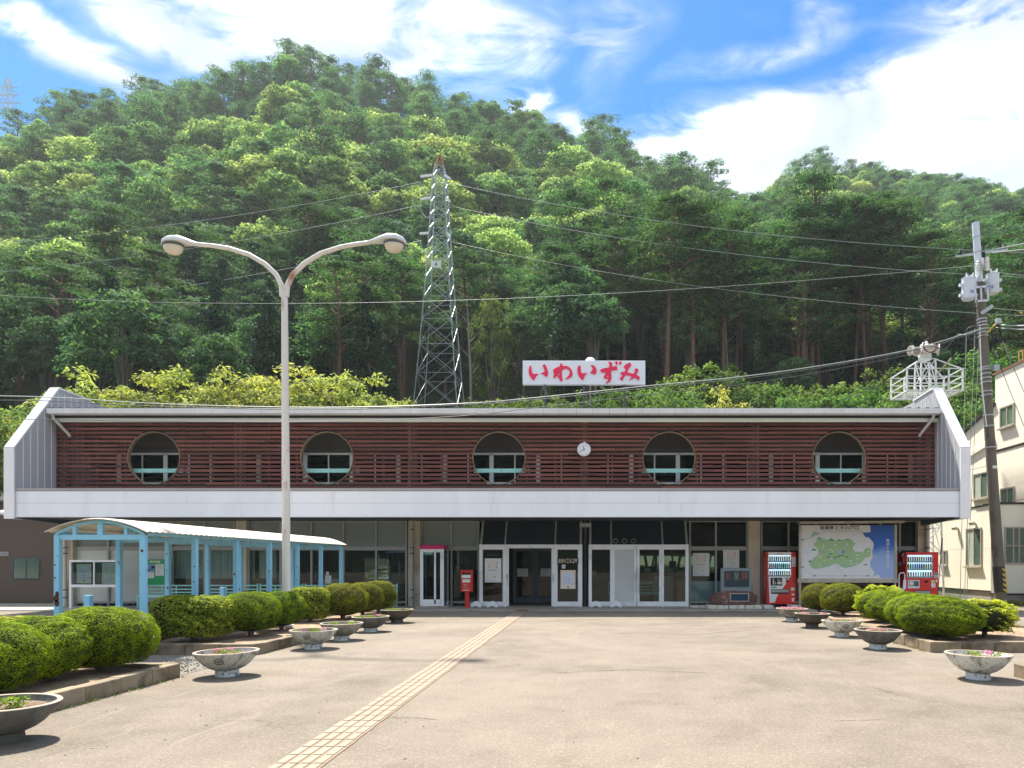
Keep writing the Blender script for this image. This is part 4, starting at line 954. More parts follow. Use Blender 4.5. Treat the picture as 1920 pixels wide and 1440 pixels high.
# --- roof sign
Ys = 28.0; rs = empty('roof_sign', (WX(1095, Ys), Ys, 7.0), 'white roof sign with five red brush-painted kana on dark posts', 'sign')
M_signw = mat('sign_white', (.84, .88, .93), .4, .03); M_signr = mat('sign_red', (.90, .022, .10), .45, .05); M_signd = mat('sign_red_edge', (.22, .01, .05), .5, .05)
MB().box(WX(980, Ys), WX(1210, Ys), Ys, Ys + .18, WZ(721, Ys), WZ(676, Ys)).build('sign_board', M_signw, rs, bevel=.012)
for p in (1022, 1095, 1171): MB().box(WX(p, Ys) - .04, WX(p, Ys) + .04, Ys + .05, Ys + .13, 6.9, WZ(721, Ys)).build('sign_post', M_roof, rs)
def glyph(polys, ox, holes_=()):
    """traced outline; coordinates are sixteenths of a photo pixel from (ox, 670)"""
    from mathutils.geometry import tessellate_polygon
    for sc_, yy0, mt, nm in ((1.0, Ys - .035, [M_signr], 'letter'),):
        m = MB()
        for k, pl in enumerate(polys):
            pp = [(WX(ox + a / 16, Ys), WZ(670 + b / 16, Ys)) for a, b in pl]
            # smooth closed outline
            sm = []
            n = len(pp)
            for i in range(n):
                p0, p1, p2, p3 = pp[i-1], pp[i], pp[(i+1) % n], pp[(i+2) % n]
                for t in (0, .34, .67):
                    sm.append(tuple(.5 * (2*p1[j] + (p2[j]-p0[j])*t + (2*p0[j]-5*p1[j]+4*p2[j]-p3[j])*t*t + (3*p1[j]-p0[j]-3*p2[j]+p3[j])*t**3) for j in (0, 1)))
            loops = [[Vector((a, b, 0)) for a, b in sm]]
            if holes_ and k == 0:
                for hl in holes_: loops.append([Vector((WX(ox + a / 16, Ys), WZ(670 + b / 16, Ys), 0)) for a, b in hl])
            flat = [p for l in loops for p in l]; tri = tessellate_polygon(loops)
            nv = len(flat); m.add([(p.x, yy0, p.y) for p in flat] + [(p.x, Ys - .002, p.y) for p in flat], [tuple(t) for t in tri])
            b0 = len(m.v) - 2 * nv; st_ = 0
            for l in loops:
                q = len(l); 
                for i in range(q): m.f.append([b0 + st_ + i, b0 + st_ + (i+1) % q, b0 + nv + st_ + (i+1) % q, b0 + nv + st_ + i]); m.m.append(0)
                st_ += q
        m.build(nm, mt, rs)
I1 = [(228, 250), (200, 300), (182, 390), (186, 480), (215, 560), (262, 630), (310, 675), (345, 692), (368, 655), (390, 590), (430, 545), (465, 505), (430, 495), (350, 505), (300, 480), (275, 440), (270, 380), (266, 310), (250, 262)]
I2 = [(640, 215), (606, 240), (610, 290), (640, 340), (660, 400), (640, 440), (590, 468), (530, 488), (590, 502), (640, 540), (690, 582), (735, 580), (760, 530), (764, 450), (740, 360), (705, 270), (670, 222)]
WA = [(1150, 175), (1120, 230), (1105, 290), (1060, 290), (985, 330), (925, 375), (915, 425), (925, 480), (952, 512), (922, 560), (922, 615), (950, 632), (1000, 580), (1050, 575), (1085, 625), (1120, 695), (1150, 720), (1190, 705), (1195, 650), (1180, 560), (1178, 460), (1190, 390), (1240, 355), (1310, 345), (1380, 380), (1412, 440), (1395, 520), (1340, 600), (1285, 655), (1370, 640), (1450, 600), (1490, 550), (1498, 490), (1475, 400), (1420, 320), (1350, 275), (1290, 262), (1225, 268), (1195, 240)]
WAh = [(1095, 470), (1050, 505), (1075, 540), (1105, 545)]
J1 = [(1705, 245), (1660, 290), (1640, 370), (1648, 470), (1680, 560), (1730, 630), (1775, 672), (1815, 690), (1835, 640), (1855, 580), (1885, 530), (1930, 472), (1860, 482), (1780, 478), (1755, 440), (1748, 370), (1742, 290), (1728, 252)]
J2 = [(200, 232), (240, 290), (262, 350), (240, 405), (178, 478), (230, 480), (285, 505), (330, 522), (362, 480), (378, 410), (370, 350), (335, 290), (280, 250)]
ZU = [(760, 130), (736, 145), (752, 200), (755, 300), (640, 325), (540, 350), (485, 395), (500, 430), (560, 462), (620, 462), (650, 450), (625, 540), (583, 605), (620, 635), (725, 668), (700, 720), (650, 775), (720, 768), (790, 720), (822, 650), (825, 560), (812, 480), (820, 420), (880, 390), (990, 385), (1002, 340), (985, 285), (950, 265), (855, 285), (845, 200), (810, 150)]
ZUh = [(690, 570), (715, 545), (745, 555), (735, 590), (700, 600)]
ZD1 = [(940, 130), (932, 165), (960, 210), (1003, 235), (1008, 180), (1000, 130)]; ZD2 = [(1088, 118), (1055, 160), (1062, 205), (1090, 225), (1120, 200), (1122, 150)]
MI = [(1375, 165), (1290, 200), (1215, 250), (1190, 300), (1215, 330), (1245, 360), (1235, 400), (1210, 440), (1110, 450), (1090, 490), (1120, 520), (1150, 535), (1130, 590), (1082, 605), (1080, 650), (1100, 690), (1165, 685), (1195, 610), (1240, 550), (1300, 540), (1380, 560), (1430, 590), (1395, 640), (1350, 690), (1430, 660), (1520, 620), (1580, 650), (1635, 692), (1660, 650), (1675, 600), (1610, 550), (1575, 510), (1620, 440), (1630, 400), (1610, 345), (1528, 345), (1525, 400), (1505, 480), (1440, 490), (1360, 470), (1300, 445), (1320, 390), (1370, 310), (1420, 240)]
glyph([I1, I2], 980); glyph([WA], 980, [WAh]); glyph([J1], 980); glyph([J2], 1095); glyph([ZU, ZD1, ZD2], 1095, [ZUh]); glyph([MI], 1095)
tag(MB().sphere((WX(1107, 28.6), 28.6, WZ(681, 28.6)), .23, 20, 10).build('round_lamp', M_clk, smooth=True, origin=(WX(1107, 28.6), 28.6, 8.5)), 'white round lamp peeping over the top edge of the roof sign', 'lamp')
M_pole = mat('thin_pole', (.2, .2, .2), .5); tag(MB().tube([(WX(1107, 28.6), 28.6, 6.95), (WX(1107, 28.6), 28.6, WZ(690, 28.6))], .03, 8).build('lamp_pole', M_pole, origin=(WX(1107, 28.6), 28.6, 6.95)), 'thin dark pole hidden behind the roof sign carrying the round lamp', 'pole')

hr_ = empty('platform_handrail', (WX(700, 34), 34, 0), 'white sloping handrail behind the rear window of the left hall', 'handrail')
for a, b in (((WX(712, 34), 34.0, .62), (WX(728, 34), 34.0, 1.05)), ((WX(718, 34), 34.0, .3), (WX(729, 34), 34.0, .62))): MB().beam(a, b, .06, .07).build('rail', M_alu, hr_)
MB().box(WX(718, 34) - .03, WX(718, 34) + .03, 33.97, 34.03, 0, .78).build('post', M_alu, hr_); MB().box(WX(728, 34) - .03, WX(728, 34) + .03, 33.97, 34.03, 0, 2.0).build('post', M_alu, hr_)
for k in range(7): MB().box(WX(682, 33.4), WX(728, 33.4), 33.35, 33.42, 1.28 + k * .07, 1.31 + k * .07).build('louvre', M_film, st)

M_ol = mat('olive_print', (.30, .32, .12), .6, .15, 6); M_dk = mat('dark_furniture', (.03, .03, .035), .5, .2); M_bl = mat('navy_cloth', (.03, .05, .14), .8, .2)
for nm, p0, p1, y0, y1, Y, mt, lab, ct in (('wall_poster', 664, 673, 1051, 1073, 30.5, M_ol, 'olive poster on the hall wall left of the rear window', 'poster'), ('wall_poster', 559, 572, 1060, 1078, 29.0, M_cr, 'tan poster deep in the hall behind the first dark pane', 'poster'),
        ('cabinet', 576, 592, 1060, 1120, 28.4, M_dk, 'dark cabinet behind the panes beside the lamp pole', 'cabinet'), ('wall_notice', 860, 878, 1042, 1058, 29.5, M_grey, 'grey wall notice behind the pane above the post box', 'notice'), ('hall_curtain', 852, 862, 1062, 1120, 28.8, M_curt, 'pale hanging cloth inside the hall left of the post box', 'curtain'),
        ('clothes_rack', 1256, 1268, 1052, 1104, 28.6, M_bl, 'navy clothes hanging behind the right entrance glass', 'clothes'), ('wall_notice', 1209, 1219, 1065, 1072, 28.6, M_paper, 'small pale notice deep behind the glass door', 'notice'), ('wall_notice', 1252, 1262, 1066, 1073, 28.5, M_paper, 'small pale notice on the navy clothes behind the right entrance glass', 'notice'),
        ('map_case', 1108, 1118, 1070, 1078, 28.6, M_paper, 'small white sheet deep behind the dark pane right of the slot', 'notice'), ('display_board', 912, 938, 1038, 1043, 29.5, M_alug, 'pale strip sign deep inside above the festival poster', 'sign'), ('wall_poster', 974, 981, 1050, 1062, 31.5, M_ol, 'olive light patch behind the left inner door', 'poster')):  # the last sheet paints a patch of light behind the inner door
    tag(MB().box(WX(p0, Y), WX(p1, Y), Y, Y + (.03 if nm[:4] in ('wall', 'map_', 'disp') else .35), max(.06, WZ(y1, Y)), WZ(y0, Y)).build(nm, mt, origin=(WX(p0, Y), Y, WZ(y1, Y))), lab, ct)
# ================================================================ tactile paving strip
M_tac = mat('tactile_tile', (0.235, 0.17, 0.11), .8, .10, 3, .2, 60, col2=(.24, .18, .11), c2scale=1.6, c2lo=.52, c2hi=.7, objvar=.10)
M_bar = mat('tactile_bar', (0.29, 0.235, 0.175), .75, .08, 3, .1, 60, col2=(.31, .24, .16), c2scale=2.2, c2lo=.55, c2hi=.72, objvar=.08)
tp = empty('tactile_path', (-2.5, 5, 0), kind='structure')
def tx(y): return -2.585 - (y - 5.6) * .0095
tile = MB(); tile.box(0.004, .416, .004, .250, .001, .007); tile.mi = 1
for k in range(4): tile.prism([(.022 + .1 * k, .010), (.088 + .1 * k, .010), (.088 + .1 * k, .240), (.022 + .1 * k, .240)], .007, .0125, 'z')
ORG['tmp'] = (0, 0, 0)
t0 = tile.build('tile', [M_tac, M_bar]); tme = t0.data; bpy.data.objects.remove(t0)
y = 3.4; i = 0
while y < 23.1:
    o = bpy.data.objects.new('tile', tme); COL.objects.link(o); o.parent = tp
    o.location = (tx(y) + 2.5 + rng.normal() * .003, y - 5, .0); o.rotation_euler = (0, 0, rng.normal() * .004); y += .254
for k, xx in enumerate(np.arange(WX(941, 23.6), WX(1040, 23.6), .254)):
    o = bpy.data.objects.new('tile', tme); COL.objects.link(o); o.parent = tp; o.location = (xx + 2.5, 23.95 - 5, .036); o.rotation_euler = (0, 0, R(-90))
for k in range(3):
    o = bpy.data.objects.new('tile', tme); COL.objects.link(o); o.parent = tp; o.location = (tx(23.2) + 2.5, 23.42 + k * .254 - 5 - .23, .036)

# ================================================================ planting islands
M_kerb = mat('kerb_concrete', (0.25, 0.20, 0.135), .9, .22, 3, .35, 40, col2=(.11, .085, .055), c2scale=2.5, c2lo=.48, c2hi=.68, objvar=.12)
M_soil = mat('dry_soil', (0.27, 0.19, 0.12), .95, .35, 3, .6, 25, col2=(.40, .31, .22), c2scale=7, c2lo=.52, c2hi=.66)
def island(pts, kerb_h, name='planting_bed', hh=.19):
    """bed outlined by kerb stones; pts is a closed outline (x, y), counter-clockwise"""
    isl = empty(name, (pts[0][0], pts[0][1], 0), kind='structure')
    n = len(pts); cx0 = sum(p[0] for p in pts) / n; cy0 = sum(p[1] for p in pts) / n
    w_ = .16
    for i in range(n):
        a = Vector((*pts[i], 0)); b = Vector((*pts[(i+1) % n], 0)); L = (b - a).length; d = (b - a) / L; nin = Vector((-d.y, d.x, 0))
        k = max(1, round(L / .6)); 
        for j in range(k):
            p = a + d * (L * j / k + .005); q = a + d * (L * (j + 1) / k - .005); dz = rng.normal() * .004; off = nin * (rng.normal() * .004)
            e = nin * w_; c = .02
            o4 = [p + off, q + off, q + off + e, p + off + e]
            if j == 0: o4[3] = o4[3] + d * (w_ * .9 if n < 6 else .02)
            if j == k - 1: o4[2] = o4[2] - d * (w_ * .9 if n < 6 else .02)
            m = MB(); vs = [(v_.x, v_.y, -.05) for v_ in o4] + [(v_.x, v_.y, hh - .05 + .05 + dz) for v_ in o4]
            m.add(vs, [(0,3,2,1), (4,5,6,7), (0,1,5,4), (1,2,6,5), (2,3,7,6), (3,0,4,7)])
            m.build('kerb_stone', M_kerb, isl, bevel=.014)
    # soil: gridded and slightly heaped
    m = MB(); inn = []
    for i in range(n):
        p = Vector((*pts[i], 0)); c = Vector((cx0, cy0, 0)); inn.append(p + (c - p).normalized() * (w_ * .9))
    rings = 6; vs = []; N_ = 0; dens = []
    for i in range(n):
        a, b = inn[i], inn[(i+1) % n]; k = max(1, int((b - a).length / .3)); dens += [a + (b - a) * (j / k) for j in range(k)]
    N_ = len(dens)
    for r_ in range(rings):
        f = 1 - r_ / rings
        for p in dens:
            x, y_ = cx0 + (p.x - cx0) * f, cy0 + (p.y - cy0) * f
            vs.append((x, y_, hh - .05 + .05 * (1 - f) + .025 * noise.noise(Vector((x * 2.2, y_ * 2.2, 0)))))
    vs.append((cx0, cy0, hh)); fs = [(r_*N_+i, r_*N_+(i+1)%N_, (r_+1)*N_+(i+1)%N_, (r_+1)*N_+i) for r_ in range(rings-1) for i in range(N_)] + [((rings-1)*N_+i, (rings-1)*N_+(i+1)%N_, len(vs)-1) for i in range(N_)]
    m.add(vs, fs); m.build('soil', M_soil, isl, smooth=True)
    return isl
def arc(cx, cy, r, a0, a1, k=5): return [(cx + r * math.cos(R(a0 + (a1 - a0) * i / k)), cy + r * math.sin(R(a0 + (a1 - a0) * i / k))) for i in range(k + 1)]
island([(-10.8, 2.6), (-5.85, 2.6), (-5.85, 10.05), (-10.8, 10.05)], .19)
island([(-8.3, 12.35), (-5.95, 12.35)] + [(-5.86, 12.6)] + arc(-6.9, 19.9, 1.04, 0, 90) + [(-7.62, 20.9), (-7.62, 14.4), (-8.3, 13.9)], .19)
island([(5.83, 12.7), (10.4, 12.7), (9.7, 15.2)] + arc(7.5, 19.6, .9, 40, 90, 3) + arc(6.87, 19.5, 1.04, 95, 180) + [(5.83, 13.2)], .19)
island([(5.78, 3.2), (10.5, 3.2), (10.5, 10.07), (5.78, 10.07)], .19)
gv = MB(); gv.add([(-14, 10.2, .004), (-5.9, 10.2, .004), (-5.86, 12.3, .004), (-14, 12.3, .004)], [(0, 1, 2, 3)])
tag(gv.build('gravel_patch', M_gravel), kind='structure')
g_ = np.random.default_rng(9); gb = MB()
for i in range(1500):
    x, y_ = g_.uniform(-9.5, -5.9), g_.uniform(10.2, 12.3); r_ = g_.uniform(.008, .02)
    gb.add([(x + r_, y_, .004), (x - r_ * .6, y_ + r_ * .9, .004), (x - r_ * .7, y_ - r_, .004), (x, y_, .004 + r_ * 1.1)], [(0, 1, 3), (1, 2, 3), (2, 0, 3)])
tag(gb.build('gravel', mat('gravel_stones', (.24, .22, .19), .9, .4, 20)), 'loose grey gravel scattered between the two left planting beds', 'gravel', kind='stuff')
# small stones and grit on the forecourt
sb = MB()
for i in range(420):
    x, y_ = g_.uniform(-7, 7), g_.uniform(4.5, 22); r_ = g_.uniform(.004, .011)
    sb.add([(x + r_, y_, .0), (x - r_ * .6, y_ + r_ * .9, .0), (x - r_ * .7, y_ - r_, .0), (x, y_, r_ * 1.1)], [(0, 1, 3), (1, 2, 3), (2, 0, 3)])
tag(sb.build('grit', mat('grit_stones', (.30, .27, .22), .9, .6, 3)), 'tiny stones and grit strewn over the worn asphalt', 'grit', kind='stuff')
# hairline cracks and dark spots in the asphalt
ckm_ = MB()
def crack(pts, wd):
    sm = []
    for (a, b), (c, d) in zip(pts[:-1], pts[1:]):
        for t in np.linspace(0, 1, 9)[:-1]: sm.append((a + (c - a) * t + g_.normal() * .012, b + (d - b) * t + g_.normal() * .012))
    sm.append(pts[-1]); vs = []
    for i, (x, y_) in enumerate(sm):
        w_ = wd * (.3 + g_.random()) * (1 if 0 < i < len(sm) - 1 else .1); vs += [(x, y_ - w_, .0018), (x, y_ + w_, .0018)]
    ckm_.add(vs, [(2*i, 2*i+2, 2*i+3, 2*i+1) for i in range(len(sm) - 1)])
def gp(px, py): Y = GY(py); return (WX(px, Y), Y)
crack([gp(716, 1347), gp(765, 1346), gp(830, 1350)], .006); crack([gp(1030, 1262), gp(1180, 1256), gp(1330, 1262)], .010); crack([gp(1430, 1180), gp(1300, 1190), gp(1120, 1187)], .014); crack([gp(700, 1410), gp(745, 1402)], .003); crack([gp(930, 1200), gp(980, 1215), gp(960, 1232)], .007); crack([gp(1480, 1330), gp(1560, 1352), gp(1660, 1349)], .004)
for i in range(46):
    x, y_ = g_.uniform(-5, 6), 4.8 + 16 * g_.random() ** 1.3; r_ = g_.uniform(.006, .020); n_ = 7
    ckm_.add([(x + r_ * math.cos(6.28 * k / n_) * (.7 + .5 * g_.random()), y_ + r_ * math.sin(6.28 * k / n_) * (.7 + .5 * g_.random()), .0018) for k in range(n_)], [tuple(range(n_))])
tag(ckm_.build('asphalt_cracks', mat('crack_dark', (.035, .028, .022), .9)), 'hairline cracks and dark spots in the worn asphalt', 'cracks', kind='stuff')
# moss and weeds along kerb feet
lf_weed = leafmat('weeds', (.07, .09, .02), (.20, .22, .06), .3, (1.1, 1.1, .6), .01, .1)
C_ = []; 
for (xa, ya, xb, yb_, n_) in [(-5.80, 5, -5.80, 10, 500), (5.77, 12.8, 5.77, 16, 260), (-5.8, 12.6, -5.8, 17, 200), (15.3, 26.2, 19.5, 26.5, 1500), (14.95, 26.25, 15.2, 26.5, 200)]:
    t = g_.random((n_, 1)); p = np.array([xa, ya]) + t * np.array([xb - xa, yb_ - ya]) + g_.normal(size=(n_, 2)) * (.03 if xa < 14 else .12); C_.append(np.concatenate([p, np.full((n_, 1), .012) + g_.random((n_, 1)) * (.012 if xa < 14 else .16)], axis=1))
C_ = np.concatenate(C_); N_a = g_.normal(size=C_.shape) + [0, 0, .6]; V = leaf_arrays(C_, N_a, .025 + .02 * g_.random(len(C_)) + (C_[:, 0] > 14) * .07, .4, g_)
o = bpy.data.objects.new('weeds', leaf_mesh('weeds', V, g_.random(len(C_)), [lf_weed])); COL.objects.link(o); tag(o, 'thin moss and weeds growing along the kerb feet and by the utility pole', 'weeds', kind='stuff')

# ================================================================ clipped bushes
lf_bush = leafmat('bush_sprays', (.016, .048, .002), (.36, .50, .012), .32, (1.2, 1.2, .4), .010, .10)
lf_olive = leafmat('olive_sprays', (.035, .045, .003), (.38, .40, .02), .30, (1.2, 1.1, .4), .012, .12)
lf_hedge = leafmat('hedge_leaves', (.032, .06, .005), (.50, .56, .05), .30, (1.2, 1.15, .5), .01, .1)
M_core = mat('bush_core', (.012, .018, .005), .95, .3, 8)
def bush_mesh(seed, n, L, asp, boxy=0.0, leaf=None, lump=.05, fr=5.0):
    g = np.random.default_rng(seed); d = g.normal(size=(n, 3)); d /= np.linalg.norm(d, axis=1, keepdims=True); d[:, 2] = np.where(d[:, 2] < -.75, -d[:, 2], d[:, 2])
    q = d.copy()
    if boxy: s_ = (np.abs(d) ** (2 + boxy * 3)).sum(axis=1, keepdims=True) ** (1 / (2 + boxy * 3)); q = d / s_
    w_ = np.zeros(n); dn = np.zeros((n, 3))
    for k in range(9):
        f = g.normal(size=3) * fr * (1 + k * .5); ph = g.random() * 6.28; a = lump / (1 + k * .35); w_ += a * np.sin(d @ f + ph); dn += np.outer(a * np.cos(d @ f + ph), f)
    rad = 1 + w_ + g.normal(size=n) * .012 - .05 * (g.random(n) ** 3) + .05 * (g.random(n) > .985)
    P = q * rad[:, None] * .97; N_ = d - dn * .6 + g.normal(size=(n, 3)) * .42 + [0, 0, .15]
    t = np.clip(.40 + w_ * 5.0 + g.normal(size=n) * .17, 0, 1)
    V = leaf_arrays(P, N_, L * (.6 + .8 * g.random(n)), asp, g)
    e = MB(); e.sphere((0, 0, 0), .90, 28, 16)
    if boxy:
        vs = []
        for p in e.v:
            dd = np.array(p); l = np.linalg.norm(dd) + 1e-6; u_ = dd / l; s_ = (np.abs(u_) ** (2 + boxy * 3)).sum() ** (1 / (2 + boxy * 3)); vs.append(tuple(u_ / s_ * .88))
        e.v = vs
    return V, t, e
BM = {}
def bush(kind, x, y_, rx, ry, z0, z1, label, rot=0.0, group='clipped bushes in the planting beds'):
    if kind not in BM:
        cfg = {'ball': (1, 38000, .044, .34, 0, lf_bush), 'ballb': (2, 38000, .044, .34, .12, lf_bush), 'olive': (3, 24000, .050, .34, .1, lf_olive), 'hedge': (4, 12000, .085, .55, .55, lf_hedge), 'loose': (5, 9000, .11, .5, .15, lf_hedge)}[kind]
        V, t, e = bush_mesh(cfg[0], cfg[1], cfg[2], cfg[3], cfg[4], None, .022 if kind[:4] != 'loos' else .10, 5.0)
        cm = leaf_mesh('foliage', V, t, [cfg[5]]); km = bpy.data.meshes.new('core_shape'); km.from_pydata(e.v, [], e.f); km.materials.append(M_core); BM[kind] = (cm, km)  # solid dark ball stands in for the shaded inside of the bush
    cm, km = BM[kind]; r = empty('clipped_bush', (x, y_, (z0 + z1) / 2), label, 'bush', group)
    for n_, me in (('foliage', cm), ('shade_core', km)):
        o = bpy.data.objects.new(n_, me); COL.objects.link(o); o.parent = r
    s_ = MB().tube([(0, 0, -1.35), (.05, 0, -.8)], .10, 6); 
    o = s_.build('stem', bark_grey, None); o.parent = r; o.location = (0, 0, 0)
    r.scale = (rx, ry, (z1 - z0) / 2); r.rotation_euler = (0, 0, rot)
    return r
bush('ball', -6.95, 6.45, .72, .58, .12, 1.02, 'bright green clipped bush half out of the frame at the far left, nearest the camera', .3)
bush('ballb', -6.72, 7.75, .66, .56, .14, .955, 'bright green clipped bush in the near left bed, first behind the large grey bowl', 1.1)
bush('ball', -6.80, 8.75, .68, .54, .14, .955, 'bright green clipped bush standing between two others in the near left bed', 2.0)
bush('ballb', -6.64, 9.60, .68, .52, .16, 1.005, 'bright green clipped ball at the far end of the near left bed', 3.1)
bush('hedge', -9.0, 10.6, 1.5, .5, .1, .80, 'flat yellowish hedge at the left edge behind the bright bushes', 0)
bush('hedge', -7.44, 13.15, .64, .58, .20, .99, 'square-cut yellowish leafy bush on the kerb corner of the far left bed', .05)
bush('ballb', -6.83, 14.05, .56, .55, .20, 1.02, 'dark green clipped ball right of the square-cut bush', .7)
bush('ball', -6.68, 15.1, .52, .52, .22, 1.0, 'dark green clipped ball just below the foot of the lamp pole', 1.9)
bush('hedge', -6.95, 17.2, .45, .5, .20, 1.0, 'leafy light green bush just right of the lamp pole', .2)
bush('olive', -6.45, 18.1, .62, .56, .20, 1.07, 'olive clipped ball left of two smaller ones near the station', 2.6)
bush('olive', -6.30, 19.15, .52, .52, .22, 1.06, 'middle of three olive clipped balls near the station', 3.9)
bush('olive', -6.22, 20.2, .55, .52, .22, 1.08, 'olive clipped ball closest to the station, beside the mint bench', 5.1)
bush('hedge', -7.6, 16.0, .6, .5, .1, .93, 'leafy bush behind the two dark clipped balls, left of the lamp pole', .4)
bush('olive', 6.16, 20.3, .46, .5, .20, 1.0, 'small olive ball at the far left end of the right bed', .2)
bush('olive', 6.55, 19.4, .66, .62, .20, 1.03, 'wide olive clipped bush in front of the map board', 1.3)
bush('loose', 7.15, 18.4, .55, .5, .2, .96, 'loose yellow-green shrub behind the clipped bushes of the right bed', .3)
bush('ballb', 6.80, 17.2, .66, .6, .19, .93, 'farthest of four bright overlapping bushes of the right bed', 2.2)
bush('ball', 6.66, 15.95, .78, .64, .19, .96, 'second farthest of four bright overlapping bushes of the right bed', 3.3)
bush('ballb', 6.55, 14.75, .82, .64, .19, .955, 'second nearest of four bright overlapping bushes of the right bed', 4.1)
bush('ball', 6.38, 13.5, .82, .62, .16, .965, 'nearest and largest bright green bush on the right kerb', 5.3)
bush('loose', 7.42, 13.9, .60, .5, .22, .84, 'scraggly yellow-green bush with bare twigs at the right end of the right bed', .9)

# ================================================================ concrete planter bowls
def bowl_mat(name, a, b, lo, hi, paint):
    m = bpy.data.materials.new(name); m.use_nodes = True; m.node_tree.nodes.clear(); T = NT(m.node_tree)
    tc = T.n('ShaderNodeTexCoord'); mp = T.n('ShaderNodeMapping'); mp.inputs['Scale'].default_value = (1, 1, .28); T.l(tc.outputs['Object'], mp.inputs[0])
    oi = T.n('ShaderNodeObjectInfo'); off = T.n('ShaderNodeVectorMath'); off.operation = 'MULTIPLY_ADD'; T.l(oi.outputs['Random'], off.inputs[0]); off.inputs[1].default_value = (37, 21, 13); T.l(mp.outputs[0], off.inputs[2])
    n1 = T.noise(off.outputs[0], 5.5, 8, .7, 0, .8); n2 = T.noise(off.outputs[0], 22, 5, .7); n3 = T.noise(tc.outputs['Object'], 60, 3, .6)
    c = T.mixc(T.ramp(n1, [(lo, 0.0), (hi, 1.0)]), a, b); c = T.mixc(T.ramp(n2, [(.52, 0.0), (.70, .75)]), c, (.10, .095, .08)); c = T.mixc(T.ramp(n2, [(.28, .5), (.40, 0.0)]), c, paint)
    bs = T.n('ShaderNodeBsdfPrincipled', Roughness=.85); T.l(c, bs.inputs['Base Color']); bp = T.n('ShaderNodeBump', Strength=.3, Distance=.01); T.l(n3, bp.inputs['Height']); T.l(bp.outputs[0], bs.inputs['Normal'])
    o = T.n('ShaderNodeOutputMaterial'); T.l(bs.outputs[0], o.inputs[0]); return m
BW = {'white': bowl_mat('flaking_white_concrete', (.62, .64, .60), (.20, .19, .16), .50, .60, (.70, .73, .72)), 'grey': bowl_mat('weathered_concrete', (.36, .36, .32), (.16, .15, .13), .42, .58, (.50, .52, .50)),
      'dark': bowl_mat('dark_concrete', (.115, .10, .08), (.065, .06, .05), .4, .6, (.16, .15, .13)), 'slate': bowl_mat('slate_concrete', (.15, .155, .14), (.08, .08, .075), .42, .62, (.26, .28, .27)), 'pied': bowl_mat('streaked_concrete', (.50, .52, .48), (.15, .145, .125), .50, .60, (.58, .60, .58))}
M_rim = mat('bowl_rim', (.42, .345, .26), .85, .15, 4, .2, 40, col2=(.30, .26, .21), c2scale=5); M_bsoil = mat('potting_soil', (.16, .11, .07), .95, .3, 8, .5, 40)
M_foot = {'white': mat('foot_paint', (.64, .70, .71), .7, .12, 8, col2=(.22, .22, .20), c2scale=9, c2lo=.55, c2hi=.62), 'dark': mat('foot_dark', (.10, .095, .085), .85, .2, 4)}
lf_pot = leafmat('potted_leaves', (.09, .16, .02), (.38, .50, .10), .35, (1.2, 1.2, .5), .01, .1); lf_petal = leafmat('pink_petals', (.50, .15, .28), (.85, .50, .60), .35, (1.1, .9, .95), .02, .1)
